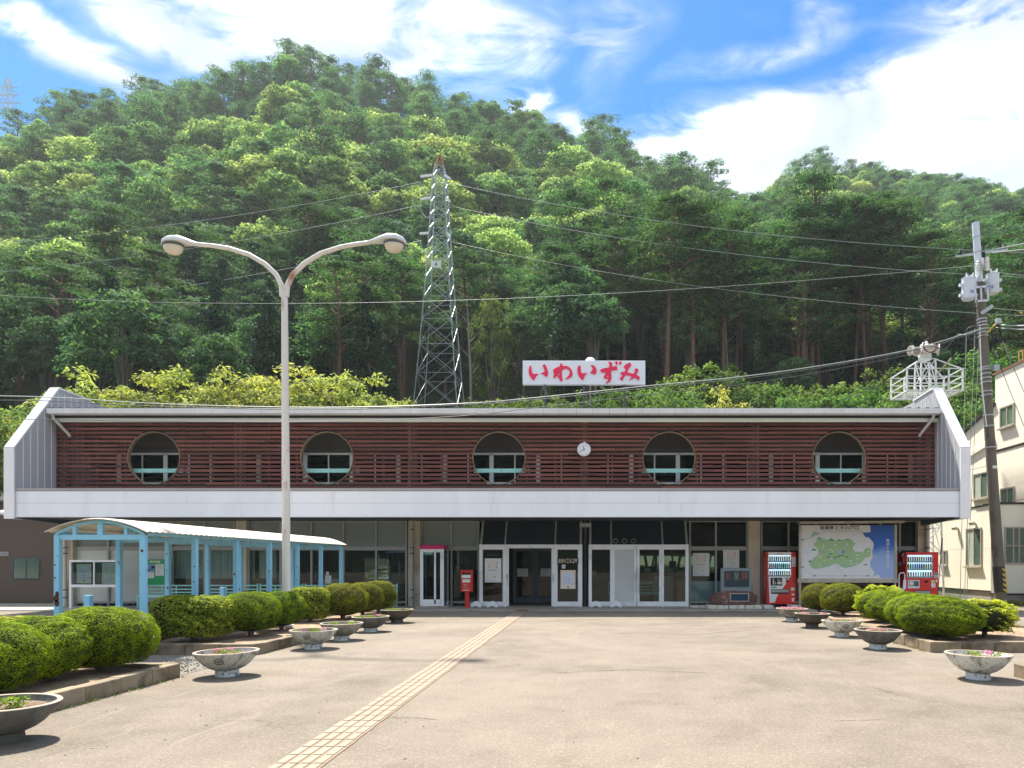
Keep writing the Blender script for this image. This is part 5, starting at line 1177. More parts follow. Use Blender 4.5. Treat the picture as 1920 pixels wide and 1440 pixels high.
def bowl(x, y_, kind, foot, veg, label, rim_r=.425, h=.345, emblem=False, tilt=(0, 0)):
    r = empty('planter_bowl', (x, y_, 0), label, 'planter', 'concrete planter bowls beside the forecourt')
    r.rotation_euler = (rng.normal() * .012, rng.normal() * .012, 0)
    R0 = rim_r; prof = [(.13, .085), (.16, .09), (.235, .125), (.30, .175), (.355, .24), (.395, .29), (R0 - .004, h - .012), (R0, h - .004), (R0 - .004, h)]
    b = MB().lathe([(a, z) for a, z in prof] + [(R0 - .045, h - .002), (R0 - .05, h - .03), (R0 - .085, h - .075), (.05, h - .085)], (x, y_, 0), 48); 
    o = b.build('bowl', [BW[kind]], r, smooth=True)
    MB().lathe([(R0 - .044, h + .0005), (R0 - .001, h + .001), (R0 - .006, h + .006), (R0 - .040, h + .006)], (x, y_, 0), 48, ring=True).build('rim', M_rim, r, smooth=True)
    f = MB().lathe([(.155, .0), (.158, .012), (.150, .085), (.150, .095)], (x, y_, 0), 28).build('foot', M_foot[foot], r, smooth=True)
    MB().lathe([(R0 - .07, h - .06), (R0 - .1, h - .045), (.15, h - .035), (.02, h - .04)], (x, y_, 0), 24).build('soil', M_bsoil, r, smooth=True)
    g = np.random.default_rng(int(abs(x) * 100 + y_ * 10)); nv, spread, hgt, pk = veg
    if nv:
        cs_ = [(g.uniform(-spread, spread), g.uniform(-spread * .8, spread * .8)) for _ in range(max(2, nv // 60))]
        P = []; 
        for c in cs_:
            k = 60; P.append(np.stack([x + c[0] + g.normal(size=k) * .035, y_ + c[1] + g.normal(size=k) * .035, h - .03 + g.random(k) * hgt], axis=1))
        P = np.concatenate(P); V = leaf_arrays(P, g.normal(size=P.shape) + [0, 0, .7], .022 + .022 * g.random(len(P)), .45, g)
        o = bpy.data.objects.new('plants', leaf_mesh('plants', V - np.array([x, y_, 0]), np.clip(g.random(len(P)), 0, 1), [lf_pot])); COL.objects.link(o); o.parent = r; o['kind'] = 'stuff'
    if pk:
        P = []
        for _ in range(max(2, pk // 40)):
            c = (g.uniform(-spread, spread), g.uniform(-spread * .8, spread * .8)); P.append(np.stack([x + c[0] + g.normal(size=40) * .028, y_ + c[1] + g.normal(size=40) * .028, h - .01 + g.random(40) * hgt * .8], axis=1))
        P = np.concatenate(P); V = leaf_arrays(P, g.normal(size=P.shape) + [0, 0, .7], .018 + .014 * g.random(len(P)), .8, g)
        o = bpy.data.objects.new('flowers', leaf_mesh('flowers', V - np.array([x, y_, 0]), g.random(len(P)), [lf_petal])); COL.objects.link(o); o.parent = r; o['kind'] = 'stuff'
    if emblem:
        ea = emblem  # angle of the emblem on the bowl, radians; drawn just proud of the curved wall
        E_ = MB()
        def onb(u_, zz):
            a = ea + u_ / .37; pr = [p[0] for p in prof]; pz = [p[1] for p in prof]; rr = np.interp(zz, pz[:7], pr[:7]) + .0035
            return (x + rr * math.cos(a), y_ + rr * math.sin(a), zz)
        zc = .245
        def stroke(pts, wd=.006):
            ps = [onb(*p) for p in pts]; E_.tube(ps, wd, 5)
        n_ = 22; stroke([(.058 * math.cos(6.2832 * i / n_) * (1 + .06 * math.cos(5 * 6.2832 * i / n_)), zc + .042 * math.sin(6.2832 * i / n_) * (1 + .10 * math.sin(5 * 6.2832 * i / n_))) for i in range(n_ + 1)], .0065)
        stroke([(-.04, zc + .008), (-.022, zc - .012), (0, zc + .018), (.022, zc - .012), (.04, zc + .010)], .0045)
        stroke([(.017 * math.cos(6.2832 * i / 8), zc + .014 * math.sin(6.2832 * i / 8)) for i in range(9)], .004)
        stroke([(0, zc - .018), (0, zc - .040)], .004)
        E_.build('emblem', M_ink, r, smooth=True)
    return r
bowl(-5.32, 6.42, 'slate', 'dark', (240, .22, .09, 0), 'large dark grey bowl cut off by the left edge of the frame', .425, .345)
bowl(-5.24, 10.12, 'pied', 'white', (180, .24, .05, 40), 'streaked white bowl with a black emblem alone before the gravel gap', emblem=R(-90) + .25 - .05)
bowl(-5.29, 13.3, 'pied', 'white', (300, .26, .05, 60), 'white-footed bowl with a faint emblem, overlapping the one behind it on the left side', emblem=R(-90) + .05)
bowl(-5.29, 14.75, 'grey', 'white', (300, .26, .05, 0), 'mottled grey bowl partly hidden behind the emblem bowl on the left side')
bowl(-5.27, 16.55, 'slate', 'white', (500, .28, .06, 40), 'dark streaked bowl full of greenery, next to the almost black one')
bowl(-5.34, 18.95, 'dark', 'dark', (460, .28, .05, 0), 'almost black bowl with green plants nearest the station on the left side')
bowl(5.17, 19.4, 'grey', 'white', (120, .28, .06, 560), 'grey bowl heaped with pink flowers nearest the red vending machine')
bowl(5.17, 17.55, 'dark', 'dark', (160, .28, .04, 240), 'plain dark brown bowl with pink flowers on the right side')
bowl(5.19, 15.45, 'white', 'white', (420, .28, .05, 120), 'flaking white bowl with yellow-green plants, middle of the right row', emblem=R(-90) - .10)
bowl(5.13, 13.3, 'slate', 'white', (240, .28, .05, 260), 'weathered grey bowl with scattered pink flowers by the right kerb corner')
bowl(5.17, 9.85, 'white', 'white', (180, .22, .06, 30), 'big flaking white bowl alone at the lower right')

# ================================================================ twin-arm street lamp
Yp = 16.0; lx = WX(537, Yp); M_lamp = mat('rusty_white_paint', (.66, .64, .60), .5, .08, 2, .1, 30, col2=(.36, .17, .09), c2scale=3.2, c2lo=.56, c2hi=.66, stretch=(1, 1, .35)); M_glob = mat('lamp_globe', (.62, .58, .48), .25, .05, spec=.6); M_head = mat('lamp_head', (.60, .63, .62), .35, .08)
lp = empty('street_lamp', (lx, Yp, .19), 'tall twin-arm street lamp with rust-flecked white pole and two hooded heads', 'street lamp')
MB().tube([(lx, Yp, .1), (lx - .01, Yp, 3), (WX(533.5, Yp), Yp, WZ(545, Yp))], [.095, .085, .068], 16).build('pole', M_lamp, lp, smooth=True)
MB().lathe([(.16, .16), (.16, .2), (.11, .22), (.10, .5), (.096, .52)], (lx, Yp, 0), 16).build('base_collar', M_lamp, lp, smooth=True)
for arm, sg in (([(529, 556), (528, 535), (518, 515), (497, 495), (468, 478), (430, 466), (400, 461), (370, 458)], -1), ([(537, 556), (539, 535), (549, 515), (572, 493), (602, 475), (640, 463), (668, 458), (692, 455)], 1)):
    a_ = MB().tube([WP(a, b, Yp) for a, b in arm], [.060, .058, .055, .053, .050, .048, .046, .045], 12).build('arm', M_lamp, lp, smooth=True)
for (x0, y0), (x1, y1), nm in (((372, 459), (303, 458), 'l'), ((690, 455), (762, 455), 'r')):
    p0 = Vector(WP(x0, y0, Yp)); p1 = Vector(WP(x1, y1, Yp)); sg = 1 if p1.x > p0.x else -1; L = abs(p1.x - p0.x); vs = []; n = 16; prof = [(0, .05, .045), (.12, .075, .06), (.30, .13, .10), (.52, .185, .15), (.75, .19, .155), (.92, .13, .11), (1.0, .03, .03)]
    for t, w_, h_ in prof:
        zc = p0.z + (p1.z - p0.z) * t + (.04 * math.sin(t * 3.1) if True else 0)
        for j in range(n):
            q = 2 * math.pi * j / n; s_ = math.sin(q); vs.append((p0.x + sg * L * t, Yp + math.cos(q) * w_, zc + (s_ * h_ if s_ > 0 else s_ * .035)))
    hd_ = MB().add(vs, [(i*n+j, i*n+(j+1)%n, (i+1)*n+(j+1)%n, (i+1)*n+j) for i in range(len(prof)-1) for j in range(n)] + [tuple(range(n)), tuple((len(prof)-1)*n+j for j in range(n))]).build('lamp_head', M_head, lp, smooth=True)
    c = (p0.x + sg * L * .68, Yp, (p0.z + p1.z) / 2 - .02)
    MB().lathe([(.03, -.20), (.10, -.185), (.16, -.13), (.185, -.05), (.185, .0)], c, 20, 1.15, .95).build('globe', M_glob, hd_, smooth=True)
    MB().lathe([(.20, -.03), (.205, -.015), (.20, .0)], c, 20, 1.15, .95).build('gasket', M_soff, hd_, smooth=True)

# ================================================================ covered walkway
M_blue = mat('sky_blue_paint', (.25, .56, .80), .45, .07, 2.5, .05, 30, col2=(.14, .40, .60), c2scale=2.0, c2lo=.55, c2hi=.75, stretch=(1, 1, .4)); M_rust = mat('rust', (.10, .035, .02), .9, .3, 8); M_rf = mat('fibre_roof', (.66, .55, .46), .7, .07, 1.5, .1, 20, col2=(.54, .44, .36), c2scale=1.0, stretch=(1, .2, 1))
Y0s, Y6s = 12.2, 21.5; bayL = (Y6s - Y0s) / 6; xr_, xl_ = -7.735, -9.18; ze = 2.06; zr_ = 2.335
sw = empty('walkway_shelter', (xl_, Y0s, 0), 'sky-blue steel walkway shelter with a curved pale roof leading to the station', 'shelter'); pw = .045
for k in range(7):
    y_ = Y0s + k * bayL
    for s_, x in ((0, xl_), (1, xr_)):
        p = MB().box(x - pw, x + pw, y_ - pw, y_ + pw, 0.0, ze).build('post', M_blue, sw, bevel=.006)
        if k == 0 and s_ == 0:
            for (a, b, c) in ((.0, .98, .05), (.015, 1.06, .035), (.01, .90, .045), (-.02, 1.55, .014), (-.02, 1.33, .014), (.02, 1.7, .01)): MB().lathe([(c, 0), (c * .8, .0015)], (x + a, y_ - pw - .0017, b), 9, 1, 1.3, axis='y').build('rust_patch', M_rust, p)
        for _ in range(4 if not (k == 0 and s_ == 0) else 0):
            if rng.random() < .75: MB().lathe([(.006 + .02 * rng.random() ** 2, 0), (.004, .0012)], (x + rng.uniform(-.03, .03), y_ - pw - .0014, rng.uniform(.1, 1.9)), 8, 1, 1, axis='y').build('rust_patch', M_rust, p)
        MB().box(x - pw - .003, x + pw + .003, y_ - pw - .003, y_ + pw + .003, 0.0, .03 + .05 * rng.random()).build('rusty_foot', M_rust, p)
    MB().box(xl_ + pw, xr_ - pw, y_ - .03, y_ + .03, ze - .085, ze).build('cross_beam', M_blue, sw)
    n = 12; xs_ = [xl_ - .04 + (xr_ - xl_ + .08) * i / n for i in range(n + 1)]; zf = lambda x: ze + .02 + (zr_ - ze - .05) * (1 - ((x - (xl_ + xr_) / 2) / ((xr_ - xl_) / 2 + .04)) ** 2)
    MB().add([(x, y_ - .03 + dy, zf(x) + dz) for dy in (0, .06) for x in xs_ for dz in (-.045, 0)], [(2*i, 2*i+2, 2*i+3, 2*i+1) for i in range(n)] + [(26+2*i, 26+2*i+1, 26+2*i+3, 26+2*i+2) for i in range(n)] + [(2*i, 26+2*i, 26+2*i+2, 2*i+2) for i in range(n)] + [(2*i+1, 2*i+3, 26+2*i+3, 26+2*i+1) for i in range(n)]).build('arched_rib', M_blue, sw)
    for x, wd in (((xl_ + xr_) / 2, .045), ((xl_ * .8 + xr_ * .2), .028), ((xl_ * .2 + xr_ * .8), .028)): MB().box(x - wd, x + wd, y_ - .025, y_ + .025, ze, zf(x) - .04).build('strut', M_blue, sw)
for x in (xl_, xr_): MB().box(x - .035, x + .035, Y0s + .06, Y6s - .06, ze + .001, ze + .06).build('eave_rail', M_blue, sw)
for f in (.25, .5, .75):
    x = xl_ + (xr_ - xl_) * f; z = ze + .02 + (zr_ - ze - .05) * (1 - ((x - (xl_ + xr_) / 2) / ((xr_ - xl_) / 2 + .04)) ** 2); MB().box(x - .02, x + .02, Y0s, Y6s, z + .001, z + .03).build('purlin', M_blue, sw)
xw = (xr_ - xl_) / 2 + .14; xc = (xl_ + xr_) / 2; ncor = 110
Ysa, Yse = Y0s - .13, Y6s + .15; vs = []; mX = 14
for i in range(ncor + 1):
    y_ = Ysa + (Yse - Ysa) * i / ncor; cz = .008 * (1 if i % 2 else -1)
    for j in range(mX + 1):
        x = xc - xw + 2 * xw * j / mX; vs.append((x, y_, ze + .075 + (zr_ - ze - .055) * (1 - ((x - xc) / xw) ** 2) + cz - .02))
nn_ = len(vs); vs += [(a, b, c - .012) for a, b, c in vs]; q = mX + 1
fs = [(i*q+j, i*q+j+1, (i+1)*q+j+1, (i+1)*q+j) for i in range(ncor) for j in range(mX)]; fs += [tuple(nn_ + k for k in f[::-1]) for f in fs]
fs += [(i*q+e, (i+1)*q+e, nn_+(i+1)*q+e, nn_+i*q+e) for i in range(ncor) for e in (0, mX)] + [(i*q+j, i*q+j+1, nn_+i*q+j+1, nn_+i*q+j) for j in range(mX) for i in (0, ncor)]
MB().add(vs, fs).build('roof_sheet', M_rf, sw)
for px, pt, Y, lab in ((166, 1116, 12.9, 'short cut-off sky-blue post stub between the shelter posts'), (417.5, 1101, 18.5, 'small sky-blue stub post in front of the second mint bench')):
    x = WX(px, Y); tag(MB().box(x - .052, x + .052, Y - .052, Y + .052, 0, WZ(pt, Y)).build('stub_post', M_blue, bevel=.006, origin=(x, Y, 0)), lab, 'post')

# ================================================================ benches
def make_bench(x, y_, L, label, grp='mint-green benches against the station front'):
    r = empty('bench', (x, y_, .035), label, 'bench', grp); zb = .035
    for i, z in enumerate((.74, .61, .50)): MB().box(x + .03, x + L - .03, y_ + .42, y_ + .445, zb + z - .022, zb + z + .022).build('back_slat', M_mint, r, bevel=.004)
    for i in range(4): MB().box(x, x + L, y_ + .02 + i * .095, y_ + .095 + i * .095, zb + .40, zb + .425).build('seat_slat', M_mint, r, bevel=.004)
    MB().box(x, x + L, y_, y_ + .018, zb + .34, zb + .415).build('front_rail', M_mint, r)
    for xx in (x + .03, x + L - .03):
        MB().box(xx - .025, xx + .025, y_ + .03, y_ + .08, zb, zb + .34).build('leg', M_mint, r); MB().beam((xx, y_ + .40, zb), (xx, y_ + .46, zb + .80), .045, .045).build('leg', M_mint, r)
        MB().box(xx - .02, xx + .02, y_ + .08, y_ + .4, zb + .14, zb + .17).build('stretcher', M_mint, r)
    for f in (.36, .64): MB().box(x + L * f - .016, x + L * f + .016, y_ + .425, y_ + .455, zb + .44, zb + .76).build('back_post', M_mint, r)
    return r
Yb_ = 24.75
for p0, p1, lab in ((255, 351, 'mint bench under the green notice board'), (378, 473, 'mint bench in front of the curtained windows'), (475, 559, 'mint bench partly hidden behind the lamp pole'),
                    (561, 656, 'mint bench behind the hedge, below the small window notices'), (648, 739, 'mint bench whose right end shows past the olive clipped balls')):
    make_bench(WX(p0, Yb_), Yb_, WX(p1, Yb_) - WX(p0, Yb_), lab)
make_bench(WX(1140, 27.2), 27.2, 2.0, 'mint bench standing inside the hall behind the glass door', 'mint-green benches inside')

# ================================================================ notice board and green board
Yn = 24.3; nb_ = empty('notice_board', (WX(131, Yn), Yn, .035), 'white framed glass notice case on two legs left of the benches', 'notice board')
x0, x1, z0, z1 = WX(131.5, Yn), WX(228, Yn), WZ(1101, Yn), WZ(1050, Yn)
m = MB(); m.box(x0, x1, Yn - .05, Yn + .08, z1 - .07, z1).box(x0, x1, Yn - .05, Yn + .08, z0, z0 + .09).box(x0, x0 + .06, Yn - .05, Yn + .08, z0 + .09, z1 - .07).box(x1 - .06, x1, Yn - .05, Yn + .08, z0 + .09, z1 - .07); m.build('frame', M_alu, nb_, bevel=.005)
MB().box(x0 + .06, x1 - .06, Yn + .05, Yn + .07, z0 + .09, z1 - .07).build('backing', mat('dark_green_felt', (.012, .075, .06), .9, .1), nb_)
xm = WX(178, Yn); MB().box(xm - .018, xm + .018, Yn - .055, Yn - .02, z0 + .09, z1 - .07).build('sash_bar', M_alu, nb_)
MB().box(x0 + .06, x1 - .06, Yn - .015, Yn - .01, z0 + .09, z1 - .07).build('pane', M_glass, nb_)
for x in (x0 + .03, x1 - .02): MB().box(x - .035, x + .035, Yn - .04, Yn + .04, .036, z0 if x < x1 - .1 else z1 - .02).build('leg', M_alu if x < x1 - .1 else M_brown, nb_)
poster(144, 171, 1057.5, 1093.5, Yn + .045, 'arch', 'cream arch poster inside the left half of the white notice case')
poster(191.5, 221, 1055.5, 1095, Yn + .045, 'festival', 'festival poster inside the right half of the white notice case')
Yg = 25.2; gb_ = empty('green_board', (WX(270, Yg), Yg, 1), 'bright green notice board above the first mint bench', 'notice board')
MB().box(WX(270, Yg), WX(317, Yg), Yg, Yg + .04, WZ(1097, Yg), WZ(1049, Yg)).build('board', mat('board_green', (.02, .36, .13), .5, .06), gb_)
for p in (273, 314): MB().box(WX(p, Yg) - .02, WX(p, Yg) + .02, Yg + .01, Yg + .03, .036, WZ(1097, Yg)).build('leg', M_alug, gb_)
m = MB(); m.box(WX(281, Yg), WX(300, Yg), Yg - .004, Yg, WZ(1055, Yg), WZ(1051.5, Yg)); m.mi = 1; write(m, 'お知らせ', WX(284, Yg), WX(297, Yg), WZ(1054.5, Yg), WZ(1052, Yg), Yg - .006); m.build('title_strip', [mat('pale_yellow', (.75, .80, .45), .6, .03), M_ink], gb_)
poster(271, 289, 1058, 1084, Yg - .002, 'photo', 'blue landscape picture poster on the left of the green board'); poster(291.5, 307, 1057.5, 1079.5, Yg - .002, 'note', 'white text notice on the right of the green board')

# ================================================================ phone booth and post box
M_mag = mat('magenta_cap', (.60, .008, .13), .35, .05); Yh = 24.55; ph = empty('phone_booth', (WX(788, Yh), Yh, .035), 'white glazed telephone booth with a magenta top', 'phone booth')
x0, x1 = WX(787.5, Yh), WX(832, Yh); y1_ = Yh + .78; z1 = WZ(1029.5, Yh); zb = .10
MB().box(x0 - .12, x1 + .15, Yh - .10, y1_ + .03, .035, zb).build('plinth', M_conc, ph, bevel=.01)
MB().box(x0 - .02, x1 + .02, Yh - .04, y1_, z1, WZ(1022, Yh)).build('cap', M_mag, ph, bevel=.03)
fr_ = MB()
for x in (x0, x1 - .06):
    for y_ in (Yh, y1_ - .08): fr_.box(x, x + .06, y_, y_ + .06, zb, z1)
fr_.box(x0 + .06, x1 - .06, Yh, Yh + .04, z1 - .06, z1 - .001).box(x0 + .06, x1 - .06, Yh, Yh + .04, zb, zb + .07)
fr_.build('frame', M_alu, ph, bevel=.004)
dr = MB().box(x0 + .065, x0 + .11, Yh - .015, Yh + .02, zb + .075, z1 - .065).box(WX(814, Yh), WX(817.5, Yh), Yh - .015, Yh + .02, zb + .075, z1 - .065).box(WX(825.5, Yh), x1 - .065, Yh - .015, Yh + .02, zb + .075, z1 - .065).box(x0 + .11, x1 - .10, Yh - .015, Yh + .02, zb + .075, zb + .22).box(x0 + .11, x1 - .10, Yh - .015, Yh + .02, z1 - .11, z1 - .065).build('door', M_alu, ph, bevel=.003)
MB().box(x0 + .11, x1 - .10, Yh + .004, Yh + .009, zb + .22, z1 - .11).build('pane', M_glassd, dr)
for x in (x0 + .005, x1 - .01): MB().box(x, x + .005, Yh + .06, y1_ - .08, zb + .1, z1).build('side_pane', M_glass, ph)
MB().box(x0 + .06, x1 - .06, y1_ - .05, y1_ - .02, zb, z1).build('back_panel', M_blued, ph)
m = MB(); m.box(WX(795, Yh), WX(812, Yh), Yh - .004, Yh + .002, WZ(1041, Yh), WZ(1034, Yh)); m.mi = 1; write(m, '公衆電話', WX(796.5, Yh), WX(810.5, Yh), WZ(1038.8, Yh), WZ(1035.8, Yh), Yh - .006, .01); m.build('header_sign', [mat('teal_sign', (.01, .16, .12), .5, .05), mat('mint_letters', (.35, .75, .6), .5, .02)], ph)
tl = MB().box(WX(816, 24.9), WX(824, 24.9), 25.05, 25.2, .85, 1.25).build('telephone', mat('phone_green', (.02, .28, .13), .4, .05), ph, bevel=.02); MB().box(WX(812, 24.9), WX(828, 24.9), 24.95, 25.24, .78, .84).build('shelf', M_alug, ph)
M_red = mat('post_red', (.62, .030, .018), .4, .07, 2, col2=(.45, .03, .02), c2scale=2); Yx = 24.5; pb = empty('post_box', (WX(874, Yx), Yx, .035), 'red post box on a single round column', 'post box')
x0, x1, z0, z1 = WX(863.5, Yx), WX(884.5, Yx), WZ(1110, Yx), WZ(1069, Yx)
MB().tube([(WX(874.5, Yx), Yx + .14, .035), (WX(874.5, Yx), Yx + .14, z0 + .02)], .078, 18).build('column', M_red, pb, smooth=True)
MB().box(x0, x1, Yx + .02, Yx + .34, z0, z1 - .03).build('body', M_red, pb, bevel=.015); MB().box(x0 - .012, x1 + .012, Yx - .01, Yx + .35, z1 - .06, z1).build('lid', M_red, pb, bevel=.012)
MB().box(x0 + .05, x1 - .05, Yx + .012, Yx + .02, z1 - .16, z1 - .09).build('slot', M_black, pb)
MB().prism([(Yx + .018, z1 - .16), (Yx - .03, z1 - .27), (Yx + .018, z1 - .27)], x0 + .04, x1 - .04, 'x').build('slot_flap', M_paper, pb); MB().box(x0 + .06, x1 - .06, Yx + .012, Yx + .02, z1 - .42, z1 - .31).build('label', M_paper, pb)
m = MB(); write(m, '郵便', x0 + .10, x1 - .10, z0 + .20, z0 + .27, Yx + .017); write(m, 'POST', x0 + .10, x1 - .10, z0 + .13, z0 + .17, Yx + .017); m.build('lettering', mat('faded_letters', (.65, .45, .38), .6, .1), pb)
m = MB(); m.box(x0 + .13, x1 - .09, Yx + .012, Yx + .018, z0 + .05, z0 + .075).prism([(x0 + .075, z0 + .05), (x0 + .11, z0 + .05), (x0 + .125, z0 + .075), (x0 + .09, z0 + .075)], Yx + .012, Yx + .018).build('emblem', M_paper, pb)
# white rounded door weights
def weight(px, lab):
    Y = 24.75; x = WX(px, Y); zb = .036; h = .215; wd = .19
    prof = [(-wd, 0), (-wd * 1.0, h * .45), (-wd * .82, h * .72), (-wd * .45, h * .78), (-wd * .30, h * .98), (wd * .25, h), (wd * .55, h * .80), (wd * .9, h * .55), (wd, h * .2), (wd, 0), (wd * .45, 0), (wd * .35, h * .16), (-wd * .35, h * .16), (-wd * .45, 0)]
    tag(MB().prism([(x + a, zb + b) for a, b in prof], Y, Y + .22, 'y').build('door_weight', M_clk, bevel=.02, origin=(x, Y, zb)), lab, 'door weight', 'white rounded weights before the entrances')
weight(891.5, 'white weight on the ground just right of the post box'); weight(922.5, 'white weight below the festival poster of the left entrance'); weight(1117.5, 'white weight right of the dark slot between the entrances'); weight(1155.5, 'white weight at the foot of the frosted door')

# ================================================================ stone monument and kerb blocks
M_rock = mat('red_brown_rock', (.15, .075, .065), .85, .45, 4, .9, 14, col2=(.30, .19, .15), c2scale=5, c2lo=.56, c2hi=.66); Ym = 24.3
sm_ = empty('station_stone', (WX(1376, Ym), Ym, .1), 'red-brown boulder carrying a dark name slate in a grey stone frame', 'monument')
bm = bmesh.new(); bmesh.ops.create_icosphere(bm, subdivisions=5, radius=1); cxm, czm = WX(1375.5, Ym), .1
for v_ in bm.verts:
    p = v_.co.copy(); d = p.normalized(); s_ = (abs(d.x) ** 3.2 + abs(d.y) ** 3.2 + abs(d.z) ** 3.2) ** (-1 / 3.2); nz = noise.noise(d * 2.2) * .10 + noise.noise(d * 5) * .06 + noise.noise(d * 14) * .025; s_ *= 1 + nz
    x = d.x * s_ * .78; z = d.z * s_ * .285; 
    if d.x < -.35: z *= 1 - (-.35 - d.x) * .55
    v_.co = (x, d.y * s_ * .32, z + .26)
me = bpy.data.meshes.new('boulder'); bm.to_mesh(me); bm.free(); me.materials.append(M_rock); me.polygons.foreach_set('use_smooth', [True] * len(me.polygons)); o = bpy.data.objects.new('boulder', me); COL.objects.link(o); o.parent = sm_; o.location = (0, .1, -.02)
M_fr = mat('granite_frame', (.21, .255, .275), .5, .12, 12, .1, 60); x0, x1, z0, z1 = WX(1352, Ym), WX(1409, Ym), WZ(1107, Ym), WZ(1065, Ym)
MB().box(x0, x1, Ym + .02, Ym + .16, z0 - .05, z1).build('slate_frame', M_fr, sm_, bevel=.02)
m = MB(); m.box(x0 + .11, x1 - .08, Ym - .004, Ym + .02, z0 + .12, z1 - .10); m.mi = 1; W_ = (x1 - x0 - .19)
write(m, '岩', x0 + .15, x0 + .32, z0 + .36, z1 - .14, Ym - .007, .005); write(m, '驛', x1 - .34, x1 - .12, z0 + .36, z1 - .14, Ym - .007, .005); m.mi = 2; write(m, '泉', x0 + .42, x0 + .62, z0 + .34, z1 - .13, Ym - .007, .0)
m.build('slate', [mat('slate', (.022, .05, .065), .35, .1), mat('engraving_red', (.30, .09, .06), .6, .1), mat('engraving_grey', (.28, .27, .23), .6, .1)], sm_)
MB().box(WX(1369, Ym), WX(1399, Ym), Ym - .245, Ym - .1, WZ(1125, Ym) , WZ(1114, Ym)).build('plaque', mat('plaque_blue', (.012, .055, .09), .3, .05), sm_, bevel=.006)
m = MB(); a, b, c, d = WX(1367.5, Ym), WX(1400.5, Ym), WZ(1126, Ym), WZ(1113, Ym); m.box(a, b, Ym - .24, Ym - .11, c - .02, c).box(a, b, Ym - .24, Ym - .11, d, d + .02).box(a - .02, a, Ym - .24, Ym - .11, c - .02, d + .02).box(b, b + .02, Ym - .24, Ym - .11, c - .02, d + .02).build('plaque_frame', M_pipe, sm_)
M_blk = mat('white_block', (.62, .60, .54), .85, .1, 4, .2, 50, col2=(.42, .38, .28), c2scale=6)
for i, (a, b, lab) in enumerate(((1328, 1366, 'pale kerb block under the left half of the boulder'), (1367, 1397, 'pale kerb block under the middle of the boulder'), (1398, 1430, 'pale kerb block under the right end of the boulder'), (1432, 1451, 'short white block at the left foot of the left vending machine'), (1482, 1502, 'white block at the right foot of the left vending machine'), (1296, 1325, 'low mossy block in front of the pale blue panel'))):
    Y = 24.0 if i < 5 else 24.6; tag(MB().box(WX(a, Y) + .006, WX(b, Y) - .006, Y, Y + (.75 if i in (0, 1, 2) else .5), .036, .15 if i < 5 else .10).build('kerb_block', M_blk, bevel=.01, origin=(WX(a, Y), Y, .036)), lab, 'block', 'pale concrete blocks along the pavement')

# ================================================================ vending machines
M_vr = mat('vending_red', (.70, .006, .010), .3, .03, spec=.6, coat=.3); M_vw = mat('vending_white', (.80, .82, .84), .3, .02, spec=.6)
M_vs = mat('vending_shelf', (.70, .76, .80), .4, .03); CAN = [mat('can_%s' % n, c, .35, .05, metal=.0) for n, c in (('brown', (.22, .10, .05)), ('gold', (.55, .36, .10)), ('blue', (.06, .22, .60)), ('green', (.10, .42, .10)), ('white', (.75, .76, .74)), ('red', (.55, .03, .05)), ('black', (.03, .025, .03)), ('orange', (.75, .33, .08)), ('teal', (.25, .55, .52)), ('pink', (.75, .35, .42)), ('amber', (.60, .45, .20)))]
CN = dict(zip(('brown', 'gold', 'blue', 'green', 'white', 'red', 'black', 'orange', 'teal', 'pink', 'amber'), CAN))
canme = {}
def can_mesh(kind, col):
    k = (kind, col)
    if k not in canme:
        b = MB()
        if kind == 'can': b.lathe([(.024, 0), (.027, .006), (.027, .10), (.022, .108)], (0, 0, 0), 10)
        else: b.lathe([(.026, 0), (.030, .01), (.030, .13), (.012, .175), (.012, .19)], (0, 0, 0), 10)
        o = b.build('drink', CN[col], smooth=True); canme[k] = o.data; bpy.data.objects.remove(o)
    return canme[k]
